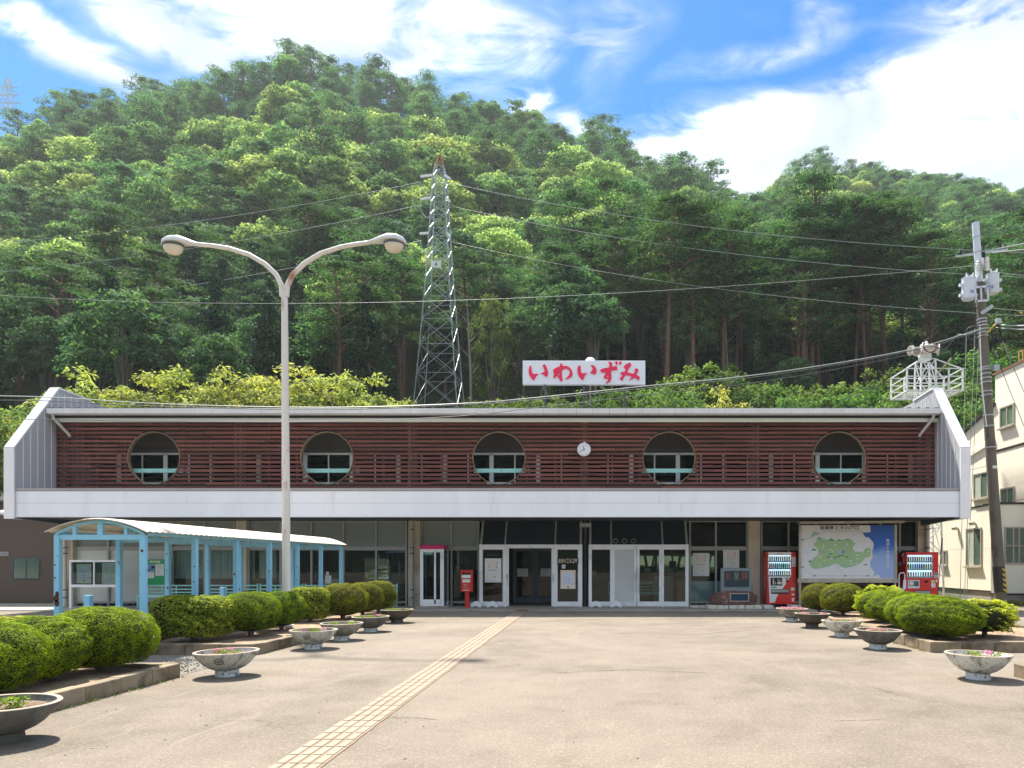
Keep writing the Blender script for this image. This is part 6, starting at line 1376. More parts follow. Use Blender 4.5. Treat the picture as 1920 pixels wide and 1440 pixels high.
def vend(px0, px1, py0, py1, Y, label, rows, win, style):
    x0, x1, z1, z0 = WX(px0, Y), WX(px1, Y), WZ(py0, Y), max(.036, WZ(py1, Y)); v = empty('vending_machine', (x0, Y, z0), label, 'vending machine'); D = .74
    wx0, wx1, wz1, wz0 = WX(win[0], Y), WX(win[1], Y), WZ(win[2], Y), WZ(win[3], Y)
    m = MB(); m.box(x0, x1, Y + .12, Y + D, z0, z1); m.box(x0, wx0, Y, Y + .12, z0, z1).box(wx1, x1, Y, Y + .12, z0, z1).box(wx0, wx1, Y, Y + .12, z0, wz0).box(wx0, wx1, Y, Y + .12, wz1, z1); m.build('cabinet', M_vr, v)
    MB().box(wx0, wx1, Y + .11, Y + .119, wz0, wz1).build('window_back', mat('vending_backlight', (.62, .74, .86), .5, .05, emit=((.75, .88, 1), .30)), v)
    H_ = (wz1 - wz0) / len(rows)
    for i, row in enumerate(rows):
        zb = wz1 - (i + 1) * H_; MB().box(wx0 + .004, wx1 - .004, Y + .012, Y + .105, zb + .003, zb + .05).build('shelf', M_vs, v)
        n = len(row[1]); st_ = (wx1 - wx0 - .04) / n
        for j, col in enumerate(row[1]):
            me = can_mesh(row[0], col); o = bpy.data.objects.new('bottle' if row[0] == 'bottle' else 'can', me); COL.objects.link(o); o.parent = v; s_ = min(1.35, (H_ - .06) / (.115 if row[0] == 'can' else .20)); o.scale = (min(1.0, st_ / .066), 1, s_)
            o.location = (wx0 + .02 + st_ * (j + .5) - x0, .06, zb + .051 - z0)
            b_ = MB().box(-.014, .014, -.006, 0, -.009, .009)
        bb = MB()
        for j in range(n): xq = wx0 + .02 + st_ * (j + .5); bb.box(xq - .015, xq + .015, Y + .004, Y + .012, zb + .012, zb + .036)
        o = bb.build('selection_buttons', M_black if style == 'L' else M_vw, v); o['kind'] = 'stuff'
    MB().box(wx0, wx1, Y + .002, Y + .005, wz0, wz1).build('window_pane', M_glass, v)
    def fp(a, b, c, d, mt, nm, e=.006): return MB().box(WX(a, Y), WX(b, Y), Y - e, Y - .0005, WZ(d, Y), WZ(c, Y)).build(nm, mt, v)
    if style == 'L':
        fp(1440.5, 1483.5, 1035.6, 1039.6, M_vw, 'brand_panel'); m = MB(); write(m, 'Coca-Cola', WX(1457, Y), WX(1467, Y), WZ(1039, Y), WZ(1036.4, Y), Y - .008, .01); m.build('brand_lettering', M_redp, v)
        sw_ = [(1441, 1082.5), (1440.5, 1060), (1440.3, 1040), (1441.2, 1040), (1441.2, 1081), (1483, 1081), (1480, 1084), (1476, 1090), (1472, 1097), (1464, 1108), (1458.5, 1115), (1455, 1123), (1453, 1129), (1448, 1130), (1443, 1130.2)]
        MB().prism([(WX(a, Y), WZ(b, Y)) for a, b in sw_], Y - .0035, Y - .0005).build('white_swoosh', M_vw, v)
        fp(1444.8, 1466.3, 1083.4, 1098, M_black, 'advert_panel', .009); fp(1449, 1450.8, 1085, 1096, M_vw, 'advert_figure', .011); fp(1452.8, 1454, 1090, 1096, M_cr, 'advert_figure', .011); m = MB(); write(m, 'No.1', WX(1457.5, Y), WX(1464, Y), WZ(1089, Y), WZ(1085.3, Y), Y - .012, .01); m.build('advert_lettering', M_vw, v); fp(1457, 1465, 1090.5, 1095.5, M_cr, 'advert_print', .011)
        fp(1445, 1456, 1100, 1102.5, M_gr, 'green_label'); fp(1446, 1479, 1104.6, 1113.6, M_black, 'delivery_port', .005); fp(1447, 1478.5, 1105.4, 1110.8, M_alug, 'delivery_flap', .010)
        fp(1484.5, 1491.8, 1044.5, 1058, M_paper, 'side_notice'); fp(1484.8, 1491.6, 1059, 1062, M_paper, 'side_notice'); fp(1472, 1478, 1083.3, 1085, M_black, 'display'); fp(1473.5, 1478.5, 1087, 1092, mat('coin_dark', (.30, .01, .02), .3), 'coin_slot', .012); fp(1483, 1490, 1101.5, 1107.5, M_paper, 'sticker'); fp(1484.3, 1489.3, 1113, 1116.5, M_paper, 'sticker'); fp(1484.5, 1489, 1121, 1128, M_paper, 'sticker')
        # script down the side
        m = MB(); vs_, fs_ = text_mb('Coca-Cola', 1.0, .015); L_ = max(p[0] for p in vs_); h_ = max(p[1] for p in vs_); zt_ = WZ(1045, Y); zl = 1.75 - 1.1
        m.add([(x0 - .004, Y + .45 - q * .16 / h_, zt_ - p * (zt_ - zl) / L_) for p, q in vs_], fs_); m.build('side_lettering', M_vw, v)
    else:
        m = MB(); Xs = x0 - .004; zc = WZ(1048, Y)
        m.prism([(Y + .28, zc - .16), (Y + .20, zc - .16), (Y + .20, zc + .11), (Y + .33, zc + .08), (Y + .35, zc + .16), (Y + .12, zc + .22), (Y + .12, zc - .16)][::-1], Xs - .002, Xs, 'x'); m.build('numeral', M_vw, v)
        MB().box(Xs - .002, Xs, Y + .34, Y + .56, zc - .24, zc - .12).build('tag_print', M_vw, v)
        fp(1702.3, 1724, 1087.5, 1103, M_vw, 'advert_frame', .006); fp(1703.5, 1722.8, 1088.6, 1099.5, M_grey, 'advert_print', .008); fp(1714, 1722, 1090, 1099, M_ink, 'advert_print', .010); MB().lathe([(.06, 0), (.05, .004)], (WX(1708.5, Y), Y - .012, WZ(1093.5, Y)), 16, axis='y').build('advert_print', M_vw, v)
        fp(1734, 1740, 1088.5, 1092.5, M_black, 'coin_slot', .008); fp(1746, 1752, 1088, 1093, mat('lime', (.6, .75, .3), .5), 'sticker'); fp(1746, 1754, 1093.6, 1101.4, M_paper, 'sticker'); fp(1754.3, 1757.6, 1086.5, 1092, M_paper, 'sticker'); fp(1750.5, 1757.8, 1073.5, 1083.5, mat('reader_grey', (.5, .5, .52), .4), 'card_reader', .014); fp(1751.3, 1757, 1075, 1077, M_black, 'reader_display', .017)
        fp(1715, 1745, 1107, 1116, M_black, 'delivery_port', .004); fp(1716, 1744, 1108, 1113, M_alug, 'delivery_flap', .010); m = MB(); write(m, 'Coca-Cola', WX(1716, Y), WX(1741, Y), WZ(1122, Y), WZ(1117.5, Y), Y - .006, .01); m.build('brand_lettering', M_vw, v)
    return v
def rowc(s): mp_ = dict(n='brown', o='gold', b='blue', g='green', w='white', r='red', k='black', e='orange', t='teal', p='pink', a='amber'); return [mp_[c] for c in s]
vend(1438.5, 1492.5, 1035, 1132.5, 24.85, 'red and white drinks vending machine left of the map board', [('can', rowc('nkanbeoknn')), ('bottle', rowc('neebbtgkgtw')), ('can', rowc('rrbknnnoae'))], (1441.5, 1483.5, 1040.5, 1081), 'L')
vend(1698.5, 1759.5, 1035.5, 1139, 24.7, 'all red drinks vending machine right of the map board', [('can', rowc('kannraoowbr')), ('bottle', rowc('ggtbbbkkaaw')), ('can', rowc('nnppwwkrnr'))], (1701.5, 1749.8, 1040.5, 1083.5), 'R')

# ================================================================ map board
Ymb = 24.55; mb_ = empty('map_board', (WX(1590, Ymb), Ymb, .035), 'large illustrated area map under a narrow canopy between the vending machines', 'map board')
def mx(p): return WX(p, Ymb)
def mz(p): return WZ(p, Ymb)
M_mw = mat('map_white', (.78, .80, .83), .3, .02, spec=.6); M_mfr = mat('map_frame', (.46, .43, .36), .35, .25, 4, metal=.3); M_mg = mat('map_green', (.40, .60, .32), .4, .06, 3); M_mt = mat('map_teal', (.06, .36, .28), .4, .1); M_mt2 = mat('map_pale_teal', (.30, .58, .52), .4, .1); M_my = mat('map_yellow', (.70, .68, .42), .4, .05); M_mgr = mat('map_grey', (.42, .50, .58), .4, .1)
def sea_mat():
    m = bpy.data.materials.new('map_sea'); m.use_nodes = True; m.node_tree.nodes.clear(); T = NT(m.node_tree); tc = T.n('ShaderNodeTexCoord'); s_ = T.n('ShaderNodeSeparateXYZ'); T.l(tc.outputs['Object'], s_.inputs[0])
    nz = T.noise(tc.outputs['Object'], 3, 4, .6); h = T.math('MULTIPLY_ADD', nz, .5, T.math('ADD', s_.outputs[2], -.25)); c = T.ramp(T.math('MULTIPLY_ADD', h, .62, -.75), [(0, (.36, .50, .82)), (.35, (.30, .46, .82)), (.55, (.02, .15, .62)), (1, (.01, .10, .50))])
    b = T.n('ShaderNodeBsdfPrincipled', Roughness=.3); T.l(c, b.inputs['Base Color']); o = T.n('ShaderNodeOutputMaterial'); T.l(b.outputs[0], o.inputs[0]); return m
MB().box(mx(1502), mx(1677), Ymb, Ymb + .04, mz(1084.5), mz(985)).build('map_sheet', M_mw, mb_)
m = MB().box(mx(1498), mx(1502), Ymb - .03, Ymb + .08, mz(1086), mz(984)).box(mx(1677), mx(1681.5), Ymb - .03, Ymb + .08, mz(1086), mz(984)).box(mx(1496), mx(1683), Ymb - .03, Ymb + .08, mz(1092.5), mz(1084.5)).build('frame', M_mfr, mb_, bevel=.006)
MB().beam((mx(1495), Ymb - .12, mz(981)), (mx(1690), Ymb - .12, mz(979)), .30, .075).build('canopy', M_mfr, mb_)
for p in (1500.5, 1679): MB().box(mx(p) - .035, mx(p) + .035, Ymb + .02, Ymb + .09, .036, mz(1092)).build('leg', M_mfr, mb_)
def mp(nm, pts, mt, e, ox=1480, oy=970, k=8.727): return MB().prism([(mx(ox + a / k), mz(oy + b / k)) for a, b in pts], Ymb - e, Ymb - .0004).build(nm, mt, mb_)
mp('sea', [(1318, 132), (1716, 132), (1716, 992), (1480, 992), (1480, 950), (1435, 935), (1370, 975), (1400, 900), (1330, 820), (1320, 730), (1370, 640), (1355, 560), (1385, 470), (1370, 400), (1300, 330), (1240, 320), (1200, 250), (1290, 245), (1330, 240), (1330, 180)], sea_mat(), .002)
mp('land', [(395, 450), (440, 400), (460, 350), (520, 335), (600, 365), (700, 385), (780, 372), (880, 365), (985, 345), (1030, 385), (1080, 430), (1040, 480), (1040, 530), (1110, 560), (1200, 570), (1240, 510), (1300, 490), (1340, 520), (1335, 590), (1330, 640), (1240, 660), (1180, 740), (1120, 775), (1020, 810), (920, 830), (850, 810), (800, 770), (740, 755), (660, 800), (560, 825), (500, 830), (440, 850), (380, 830), (345, 800), (325, 750), (380, 700), (430, 640), (480, 600), (470, 520), (430, 480)], M_mg, .003)
for (cx0, cy0, w_, h_, mt) in ((488, 355, 40, 34, M_mt), (685, 385, 62, 46, M_mt), (815, 382, 40, 26, M_mt), (938, 372, 34, 22, M_mt), (402, 545, 48, 40, M_mt), (515, 570, 50, 32, M_mt2), (628, 485, 42, 30, M_mt2), (672, 608, 46, 26, M_mt), (410, 682, 36, 32, M_mt2), (338, 732, 40, 36, M_mt), (905, 505, 46, 28, M_mt2), (870, 785, 70, 42, M_mt2), (960, 800, 56, 34, M_mt2), (560, 800, 70, 36, M_mt2), (430, 820, 60, 34, M_mt2), (700, 770, 30, 8, M_mt), (280, 580, 56, 48, mat('map_haze', (.62, .74, .74), .4))):
    mp('map_mountain', [(cx0 - w_, cy0), (cx0 - w_ * .4, cy0 - h_ * .55), (cx0, cy0 - h_), (cx0 + w_ * .5, cy0 - h_ * .5), (cx0 + w_, cy0)], mt, .0045)
mp('map_mountain', [(350, 320), (395, 240), (430, 230), (490, 265), (400, 300)], M_mt2, .0045); mp('map_city', [(765, 580), (800, 545), (880, 530), (945, 555), (930, 590), (850, 605)], M_mgr, .0042); mp('map_peak', [(850, 590), (885, 538), (912, 580), (885, 570)], M_ink, .005)
for pts in ([(540, 420), (580, 450), (560, 500), (520, 530), (550, 470)], [(450, 640), (550, 610), (530, 650), (470, 660)], [(800, 395), (860, 420), (830, 430)], [(900, 400), (925, 395), (915, 425)], [(460, 800), (500, 760), (545, 790), (500, 800)], [(550, 700), (610, 690), (570, 740)], [(1150, 575), (1230, 580), (1200, 592)]): mp('map_valley', pts, M_my, .0042)
for (a, b) in ((222, 368), (212, 812), (415, 957), (915, 957), (1282, 957), (1252, 775), (635, 650), (750, 660), (805, 640), (865, 627), (942, 648)): mp('map_label', [(a - 24, b - 8), (a + 24, b - 8), (a + 24, b + 8), (a - 24, b + 8)], M_ink, .0055)
for (a, b) in ((752, 452), (945, 440), (670, 530), (718, 560), (1085, 555), (1112, 622), (1115, 680), (1000, 710), (1025, 755), (1100, 755), (685, 678), (1300, 560)): mp('map_name', [(a - 20, b - 8), (a + 20, b - 8), (a + 20, b + 8), (a - 20, b + 8)], M_mw, .0055)
def mline(pts, wd=.008, mt=M_grey):
    q = [Vector((mx(1480 + a / 8.727), Ymb - .0045, mz(970 + b / 8.727))) for a, b in pts]; m = MB()
    for a, b in zip(q[:-1], q[1:]): m.beam(a, b, .002, wd, up=(0, 0, 1) if abs((b - a).normalized().z) < .9 else (1, 0, 0)) if False else m.tube([a, b], wd / 2, 4)
    m.build('map_road', mt, mb_)
mline([(222, 150), (220, 980)]); mline([(222, 368), (360, 330), (590, 230), (1200, 228)], .012); mline([(212, 812), (390, 957), (1282, 957)], .01); mline([(665, 690), (740, 750), (790, 830), (870, 880), (915, 957)]); mline([(1005, 330), (1060, 290), (1140, 255), (1200, 228)]); mline([(1130, 400), (1230, 360), (1250, 330), (1190, 250)]); mline([(1310, 340), (1380, 420), (1365, 560), (1360, 640), (1420, 640)])
m = MB(); write(m, '岩泉町とその周辺', mx(1537), mx(1611), mz(993.5), mz(985.6), Ymb - .006, .03); m.build('map_title', M_ink, mb_)
m = MB(); write(m, '陸中海岸国立公園', mx(1662), mx(1667.5), mz(1066), mz(1010), Ymb - .006, .015, True); m.build('sea_lettering', M_mw, mb_)
# bird-shaped ornament, bent white handle, flag pole
Yd = 23.9; du = empty('bird_ornament', (WX(1679.5, Yd), Yd, .04), 'round white bird-like ornament with black eyes and a yellow beak behind the bushes', 'ornament'); xd = WX(1679.5, Yd)
MB().lathe([(.16, .04), (.24, .18), (.26, .34), (.25, .46), (.265, .56), (.235, .66), (.15, .735), (.05, .765), (.01, .77)], (xd, Yd, 0), 28).build('body', M_clk, du, smooth=True)
for s_ in (-1, 1): MB().sphere((xd + .075 * s_ + .02, Yd - .20, .665), .042, 12, 8, 1, .5, 1).build('eye', M_black, du, smooth=True)
MB().sphere((xd + .02, Yd - .25, .59), .055, 12, 8, .9, .9, .9).build('beak', mat('beak_yellow', (.80, .52, .12), .5), du, smooth=True)
hx = WX(1693, 24.2); hk = MB().tube([(hx - .13, 24.2, .75), (hx - .13, 24.2, 1.15), (hx - .10, 24.2, 1.22), (hx + .02, 24.2, 1.24), (hx + .06, 24.2, 1.17), (hx + .06, 24.2, .95)], .018, 8); hk.tube([(hx + .06, 24.2, 1.0), (hx + .05, 24.2, .72), (hx - .02, 24.2, .62)], [.045, .06, .03], 8); tag(hk.build('bent_tube', M_clk, smooth=True, origin=(hx, 24.2, .6)), 'white bent tube leaning between the bird ornament and the right vending machine', 'tube')
fp_ = empty('leaning_rod', (WX(1757, 24.0), 24.0, .04), 'thin black rod leaning at the right side of the all red vending machine', 'rod')
a, b = Vector(WP(1756.5, 1139, 24.0)), Vector(WP(1766.5, 1008.5, 24.0)); MB().tube([a, b], .012, 8).build('shaft', M_black, fp_); MB().tube([a + (b - a) * .75, b], .022, 8).build('grip', M_black, fp_); MB().tube([a + (b - a) * .60, a + (b - a) * .76], .014, 8).build('sleeve', M_brown, fp_)
# ================================================================ cream house on the right
M_house = mat('cream_siding', (.88, .80, .66), .8, .03, .8, .03, 20, col2=(.84, .75, .60), c2scale=.5, c2lo=.5, c2hi=.8, spec=.2); M_plin = mat('house_plinth', (.30, .28, .24), .85, .12, 2, .1, 30); M_trim = mat('dark_trim', (.035, .03, .03), .5, .1); M_frame = mat('bronze_frame', (.40, .36, .30), .45, .1)
M_hglass = mat('house_glass', (.10, .16, .13), .06, .25, 1.0, spec=.9); M_hglass2 = mat('pale_curtained_glass', (.45, .50, .42), .15, .1, 2, spec=.8)
XH = 16.0
def HY(px, X=XH): return X * F / (px - PX)
def HZ(px, py, X=XH): return CH + (PY - py) / F * HY(px, X)
ho = empty('cream_house', (XH, 30, 0), 'cream-sided house with sloping roofs at the right edge beyond the utility pole', 'house')
yA0, yA1, yB0 = HY(1740), HY(1866), HY(1960)
roofz = lambda y_: HZ(1808, 813) + (y_ - HY(1808)) * (HZ(1850, 775) - HZ(1808, 813)) / (HY(1850) - HY(1808))
zf = 3.97
for i in range(6):        # siding panels of the ground floor and upper part, with real joints
    a = yA1 + (yA0 - yA1) * i / 6; b = yA1 + (yA0 - yA1) * (i + 1) / 6
    for z0, z1 in ((.42, 2.15), (2.158, zf - .06), (zf, 5.56), (5.58, None)):
        if z1 is None: MB().prism([(a + .004, z0), (b - .004, z0), (b - .004, max(z0 + .02, roofz(b))), (a + .004, max(z0 + .02, roofz(a)))], XH, XH + .1, 'x').build('siding_panel', M_house, ho)
        else: MB().box(XH, XH + .1, a + .004, b - .004, z0, z1).build('siding_panel', M_house, ho)
MB().box(XH + .08, XH + 8, yA1 + .05, yA0, .0, 5.5).build('house_body', M_house, ho); MB().box(XH + .03, XH + .2, yB0, yA0, 0, .38).build('plinth', M_plin, ho)
MB().box(XH - .03, XH + .05, yB0, yA0, .37, .42).build('drip_board', M_trim, ho); MB().box(XH - .03, XH + .05, yA1 - .3, yA0, zf - .055, zf - .003).build('belt_trim', M_trim, ho)
MB().prism([(yA1 - .05, roofz(yA1)), (yA0, roofz(yA0)), (yA0, roofz(yA0) + .10), (yA1 - .05, roofz(yA1) + .10)], XH - .12, XH + 7, 'x').build('lean_to_roof', M_trim, ho)
ybr = HY(1866) ; MB().prism([(yA1, 6.45), (HY(1815), 6.08), (HY(1815), 6.22), (yA1, 6.62)], XH - .10, XH - .002, 'x').build('cornice', M_house, ho)
for i in range(4):
    a = yB0 + (yA1 - yB0) * i / 4; b = yB0 + (yA1 - yB0) * (i + 1) / 4
    for z0, z1 in ((.42, zf - .02), (zf, 6.02), (6.12, 7.6), (7.61, 9.15)): MB().box(XH, XH + .1, a + .003, b - .003, z0, z1).build('siding_panel', M_house, ho)
MB().box(XH - .03, XH + .04, yB0, yA1, 6.03, 6.11).build('belt_trim', M_trim, ho); MB().box(XH + .09, XH + 8, yB0, yA1, 0, 9.1).build('house_body', M_house, ho)
MB().box(XH - .06, XH + 8, yB0 - .1, yA1 + .05, 9.15, 9.24).build('roof_edge', M_brown, ho)
m = MB(); 
for a in (HY(1905) , HY(1912)): m.box(XH + .1, XH + .14, a - .02, a + .02, 9.24, 9.7)
m.box(XH + .1, XH + .14, HY(1912), HY(1905), 9.66, 9.7).build('roof_frame', mat('ochre_frame', (.45, .30, .10), .6), ho)
def hwin(p0, p1, yt, yb, curt=0, X=XH, sill=True):
    """window on the side wall, given by its far column p0 and near column p1 and the rows at its middle"""
    a, b = HY(p1, X), HY(p0, X); pm = (p0 + p1) / 2; z1, z0 = HZ(pm, yt, X), HZ(pm, yb, X)
    w_ = MB(); e = .06; w_.box(X - .05, X + .02, a, b, z0, z0 + e).box(X - .05, X + .02, a, b, z1 - e, z1).box(X - .05, X + .02, a, a + e, z0 + e, z1 - e).box(X - .05, X + .02, b - e, b, z0 + e, z1 - e)
    f = w_.build('window', M_frame, ho); MB().box(X - .035, X + .02, (a + b) / 2 - .03, (a + b) / 2 + .03, z0 + e, z1 - e).build('sash_bar', M_frame, f)
    MB().box(X - .008, X - .002, a + e, (a + b) / 2 - .03, z0 + e, z1 - e).build('pane', M_hglass, f); MB().box(X - .012, X - .006, (a + b) / 2 + .03, b - e, z0 + e, z1 - e).build('pane', M_hglass2 if curt else M_hglass, f)
    if sill: MB().box(X - .14, X, a - .05, b + .05, z0 - .06, z0).build('sill', M_frame, f)
hwin(1812.5, 1841.5, 990, 1062, 1); hwin(1764.5, 1776.5, 1032, 1060, 0); hwin(1826.5, 1854, 886, 935, 2); hwin(1876, 1902.5, 760, 800, 0); hwin(1877, 1903, 914, 950, 0)
for p, yy in ((1796, 988), (1829, 979)):
    y_ = HY(p); MB().lathe([(.02, 0), (.12, .02), (.14, .12), (.05, .2)], (XH - .14, y_, HZ(p, yy + 6)), 12).build('vent_hood', M_frame, ho, smooth=True)
# porch in front
xp = 14.9; Yq = 27.0; zq = 3.81
po = MB().box(xp, 24, Yq, Yq + .45, .42, zq - .05).build('porch', mat('porch_siding', (.76, .77, .66), .8, .03, .8, spec=.2), ho); MB().box(xp + .01, 24, Yq + .01, Yq + .45, 0, .36).build('plinth', M_plin, ho); MB().box(xp - .02, 24, Yq - .04, Yq + .47, .37, .42).build('drip_board', M_trim, ho); MB().box(xp - .06, 24, Yq - .06, Yq + .9, zq - .04, zq + .03).build('porch_roof', M_trim, ho)
a, b, c, d = WX(1883, Yq), WX(1940, Yq), WZ(1058, Yq), WZ(988, Yq)
wn = MB().box(a, b, Yq - .04, Yq - .001, c, c + .06).box(a, b, Yq - .04, Yq - .001, d - .05, d).box(a, a + .05, Yq - .04, Yq - .001, c + .06, d - .05).box(a, b, Yq - .03, Yq - .001, (c + d) / 2 - .02, (c + d) / 2 + .02).build('window', M_frame, ho)
for p in (1899, 1910, 1926): MB().box(WX(p, Yq) - .025, WX(p, Yq) + .025, Yq - .042, Yq - .002, c + .06, d - .05).build('sash_bar', M_frame, wn)
for p0, p1 in ((1885, 1898), (1900, 1909), (1911, 1925), (1927, 1938)): MB().box(WX(p0, Yq), WX(p1, Yq), Yq - .014, Yq - .006, c + .06, d - .05).build('pane', M_hglass, wn)

# ================================================================ utility pole
Yu = 26.4; up_ = empty('utility_pole', (WX(1877, Yu), Yu, 0), 'leaning concrete utility pole with two white transformers and coiled cables', 'utility pole')
def U(py): t = (1135 - py) / (1135 - 418); return Vector((WX(1877, Yu) + (WX(1829, Yu) - WX(1877, Yu)) * t, Yu, WZ(py, Yu)))
M_pc = mat('pole_concrete', (.15, .130, .10), .85, .15, 3, .15, 40, col2=(.09, .075, .058), c2scale=2.5, stretch=(1, 1, .4)); M_trf = mat('transformer_white', (.60, .66, .74), .4, .04, 1); M_galv = mat('galvanised', (.42, .46, .47), .45, .12, 3, metal=.3); M_porc = mat('porcelain', (.76, .77, .76), .25, .03, spec=.7)
b0 = U(1140); b0.z = 0.0
MB().tube([b0, U(900), U(700), U(530)], [.205, .185, .165, .15], 18).build('pole', M_pc, up_, smooth=True)
MB().tube([U(535), U(418)], .125, 16).build('steel_sleeve', M_trf, up_, smooth=True)
for py in (447, 475, 497): MB().tube([U(py), U(py - 3)], .132, 16).build('sleeve_band', M_galv, up_)
m = MB()
for py in (600, 606, 612, 619, 625, 632, 690, 694, 702, 710, 718, 735, 742, 780, 800, 840): m.tube([U(py), U(py - 2.2)], .185 if py > 640 else .178, 14)
m.build('bands', M_galv, up_)['kind'] = 'stuff'
MB().tube([U(1110) + Vector((0, 0, 0)), U(1062)], .208, 18).build('guard', mat('pole_guard', (.04, .035, .03), .6), up_, smooth=True)
m = MB()
for k in range(5):
    c = U(1104 - k * 9.5); m.prism([(c.x + .02, c.z - .05), (c.x + .18, c.z - .16), (c.x + .18, c.z - .08), (c.x + .02, c.z + .03)], Yu - .218, Yu - .205)
m.build('guard_stripe', mat('stripe_yellow', (.60, .45, .06), .6, .1), up_)
c = U(877); MB().box(c.x - .07, c.x + .10, Yu - .19, Yu - .178, c.z - .05, c.z + .06).build('number_plate', M_paper, up_)
# crossarm with insulators
A_, B_ = Vector(WP(1792, 481, Yu - .05)), Vector(WP(1888, 468, Yu + .9)); MB()  .beam(A_, B_, .065, .07).build('crossarm', M_galv, up_)
for t in (.08, .5, .86, .95):
    p = A_ + (B_ - A_) * t; MB().tube([p + Vector((0, 0, .03)), p + Vector((0, 0, .10)), p + Vector((.0, 0, .16)), p + Vector((0, 0, .22))], [.05, .075, .05, .03], 10).build('insulator', M_black, up_, smooth=True)
p = Vector(WP(1871, 458, Yu + .8)); MB().tube([p, p + Vector((0, 0, .12)), p + Vector((0, 0, .14))], [.05, .03, .12], 10).build('insulator', M_black, up_, smooth=True); MB().tube([Vector(WP(1844, 462, Yu)), Vector(WP(1843, 481, Yu))], [.03, .09], 8).build('insulator', M_black, up_)
for (px, py, s_) in ((1833, 496, 1), (1842, 490, .9), (1851, 488, 1.1), (1832, 505, 1), (1851, 500, 1.2), (1836, 515, .8)):
    p = Vector(WP(px, py, Yu - .16)); MB().tube([p + Vector((0, 0, z)) for z in (-.12, -.09, -.04, 0, .05, .09, .13)], [.05 * s_, .085 * s_, .05 * s_, .085 * s_, .05 * s_, .075 * s_, .03 * s_], 10).build('insulator', M_porc, up_, smooth=True)
MB().beam(WP(1845, 495, Yu - .2), WP(1836, 520, Yu - .2), .04).build('brace', M_galv, up_)
# transformers with number print
for px0, px1, py0, py1, txt, tx0, tx1, ty0, ty1 in ((1804, 1828, 521, 561, '30', 1818.5, 1825.5, 543.5, 549.5), (1850, 1872, 513, 550, '20', 1854.8, 1862, 535, 541)):
    cx0 = (px0 + px1) / 2; r_ = WX(px1, Yu) - WX(cx0, Yu); c = Vector(WP(cx0, py1, Yu - .02)); H = WZ(py0, Yu) - WZ(py1, Yu)
    tf = MB().lathe([(r_ * .86, -.02), (r_, .02), (r_, H * .93), (r_ * 1.05, H * .935), (r_ * 1.05, H * .97), (r_ * .8, H * 1.01)], c, 24).build('transformer', M_trf, up_, smooth=True)
    for s_ in (-1, 1):
        for f in (.18, .66): MB().box(c.x + s_ * r_ * .9, c.x + s_ * (r_ + .10), Yu - .08, Yu + .04, c.z + H * f - .05, c.z + H * f + .05).build('bracket', M_trf, tf)
    for dx in (-.5, .4): MB().tube([c + Vector((dx * r_, -.1, H)), c + Vector((dx * r_ * 1.2, -.12, H + .14))], [.045, .02], 8).build('bushing', M_porc, tf, smooth=True)
    m = MB(); write(m, txt, WX(tx0, Yu - r_), WX(tx1, Yu - r_), WZ(ty1, Yu - r_), WZ(ty0, Yu - r_), Yu - .02 - r_ * 1.02, .012); m.build('number', mat('number_blue', (.02, .06, .35), .5), tf)
m = MB()
for py in (538, 564): m.beam(Vector(WP(1828, py + 1, Yu - .2)), Vector(WP(1853, py - 1, Yu - .2)), .05, .07)
m.beam(Vector(WP(1839, 538, Yu - .2)), Vector(WP(1840, 564, Yu - .2)), .05).beam(Vector(WP(1851, 536, Yu - .2)), Vector(WP(1853, 564, Yu - .2)), .05).beam(Vector(WP(1828, 540, Yu - .2)), Vector(WP(1831, 567, Yu - .2)), .05).build('hanger_frame', M_trf, up_)
MB().beam(WP(1840, 588, Yu - .15), WP(1862, 573, Yu - .4), .09, .11).build('bracket_arm', M_galv, up_); MB().beam(WP(1812, 582, Yu - .1), WP(1835, 577, Yu - .1), .03).build('bracket_arm', M_black, up_)
m = MB()
for (cx0, cy0, rx, ry, n_) in ((1866, 622, 7, 15, 3), (1872, 632, 5, 13, 2)):
    for j in range(n_): m.tube([WP(cx0 + j + (rx + j * .6) * math.cos(q), cy0 + (ry + j) * math.sin(q), Yu - .15 - .02 * j) for q in np.linspace(0, 6.28, 22)], .014, 5)
m.build('cable_coil', M_black, up_, smooth=True)
MB().tube([WP(a, b, Yu - .22) for a, b in ((1846, 628), (1854, 621), (1862, 612), (1867, 607))], .025, 6).build('yellow_cable', mat('cable_yellow', (.62, .42, .08), .5), up_, smooth=True)
MB().tube([WP(a, b, Yu - .22) for a, b in ((1837, 610), (1838, 650), (1841, 720), (1846, 768), (1850, 800))], .022, 6).build('white_conduit', M_porc, up_, smooth=True)
for (px, py, s_) in ((1862, 692, 1), (1866, 606, .8)): MB().box(WX(px, Yu) - .10 * s_, WX(px, Yu) + .10 * s_, Yu - .28, Yu - .1, WZ(py, Yu) - .1, WZ(py, Yu) + .1).build('clamp_box', M_galv, up_, bevel=.02)

# ================================================================ loudspeaker tower
Yt = 30.0; lt = empty('loudspeaker_tower', (WX(1732, Yt), Yt, 0), 'white lattice tower with railed platform and cluster of horn loudspeakers', 'loudspeaker tower')
M_tw = mat('tower_white', (.68, .71, .70), .5, .06, 2, col2=(.5, .45, .38), c2scale=3, c2lo=.6, c2hi=.7); M_horn = mat('horn_cream', (.66, .58, .50), .45, .06)
def TP(px, py, dy=0): return Vector(WP(px, py, Yt)) + Vector((0, dy, 0))
zt_, zp_ = WZ(676, Yt), WZ(740, Yt)
xa, xb = WX(1722, Yt), WX(1748, Yt); d_ = .55
leg = [(xa, -d_/2), (xb, -d_/2), (xa, d_/2), (xb, d_/2)]
for x, dy in leg: MB().beam((x + (.28 if x == xb else -.28), Yt + dy * 1.6, 0), (x, Yt + dy, zt_), .06).build('leg', M_tw, lt)
nb = 9
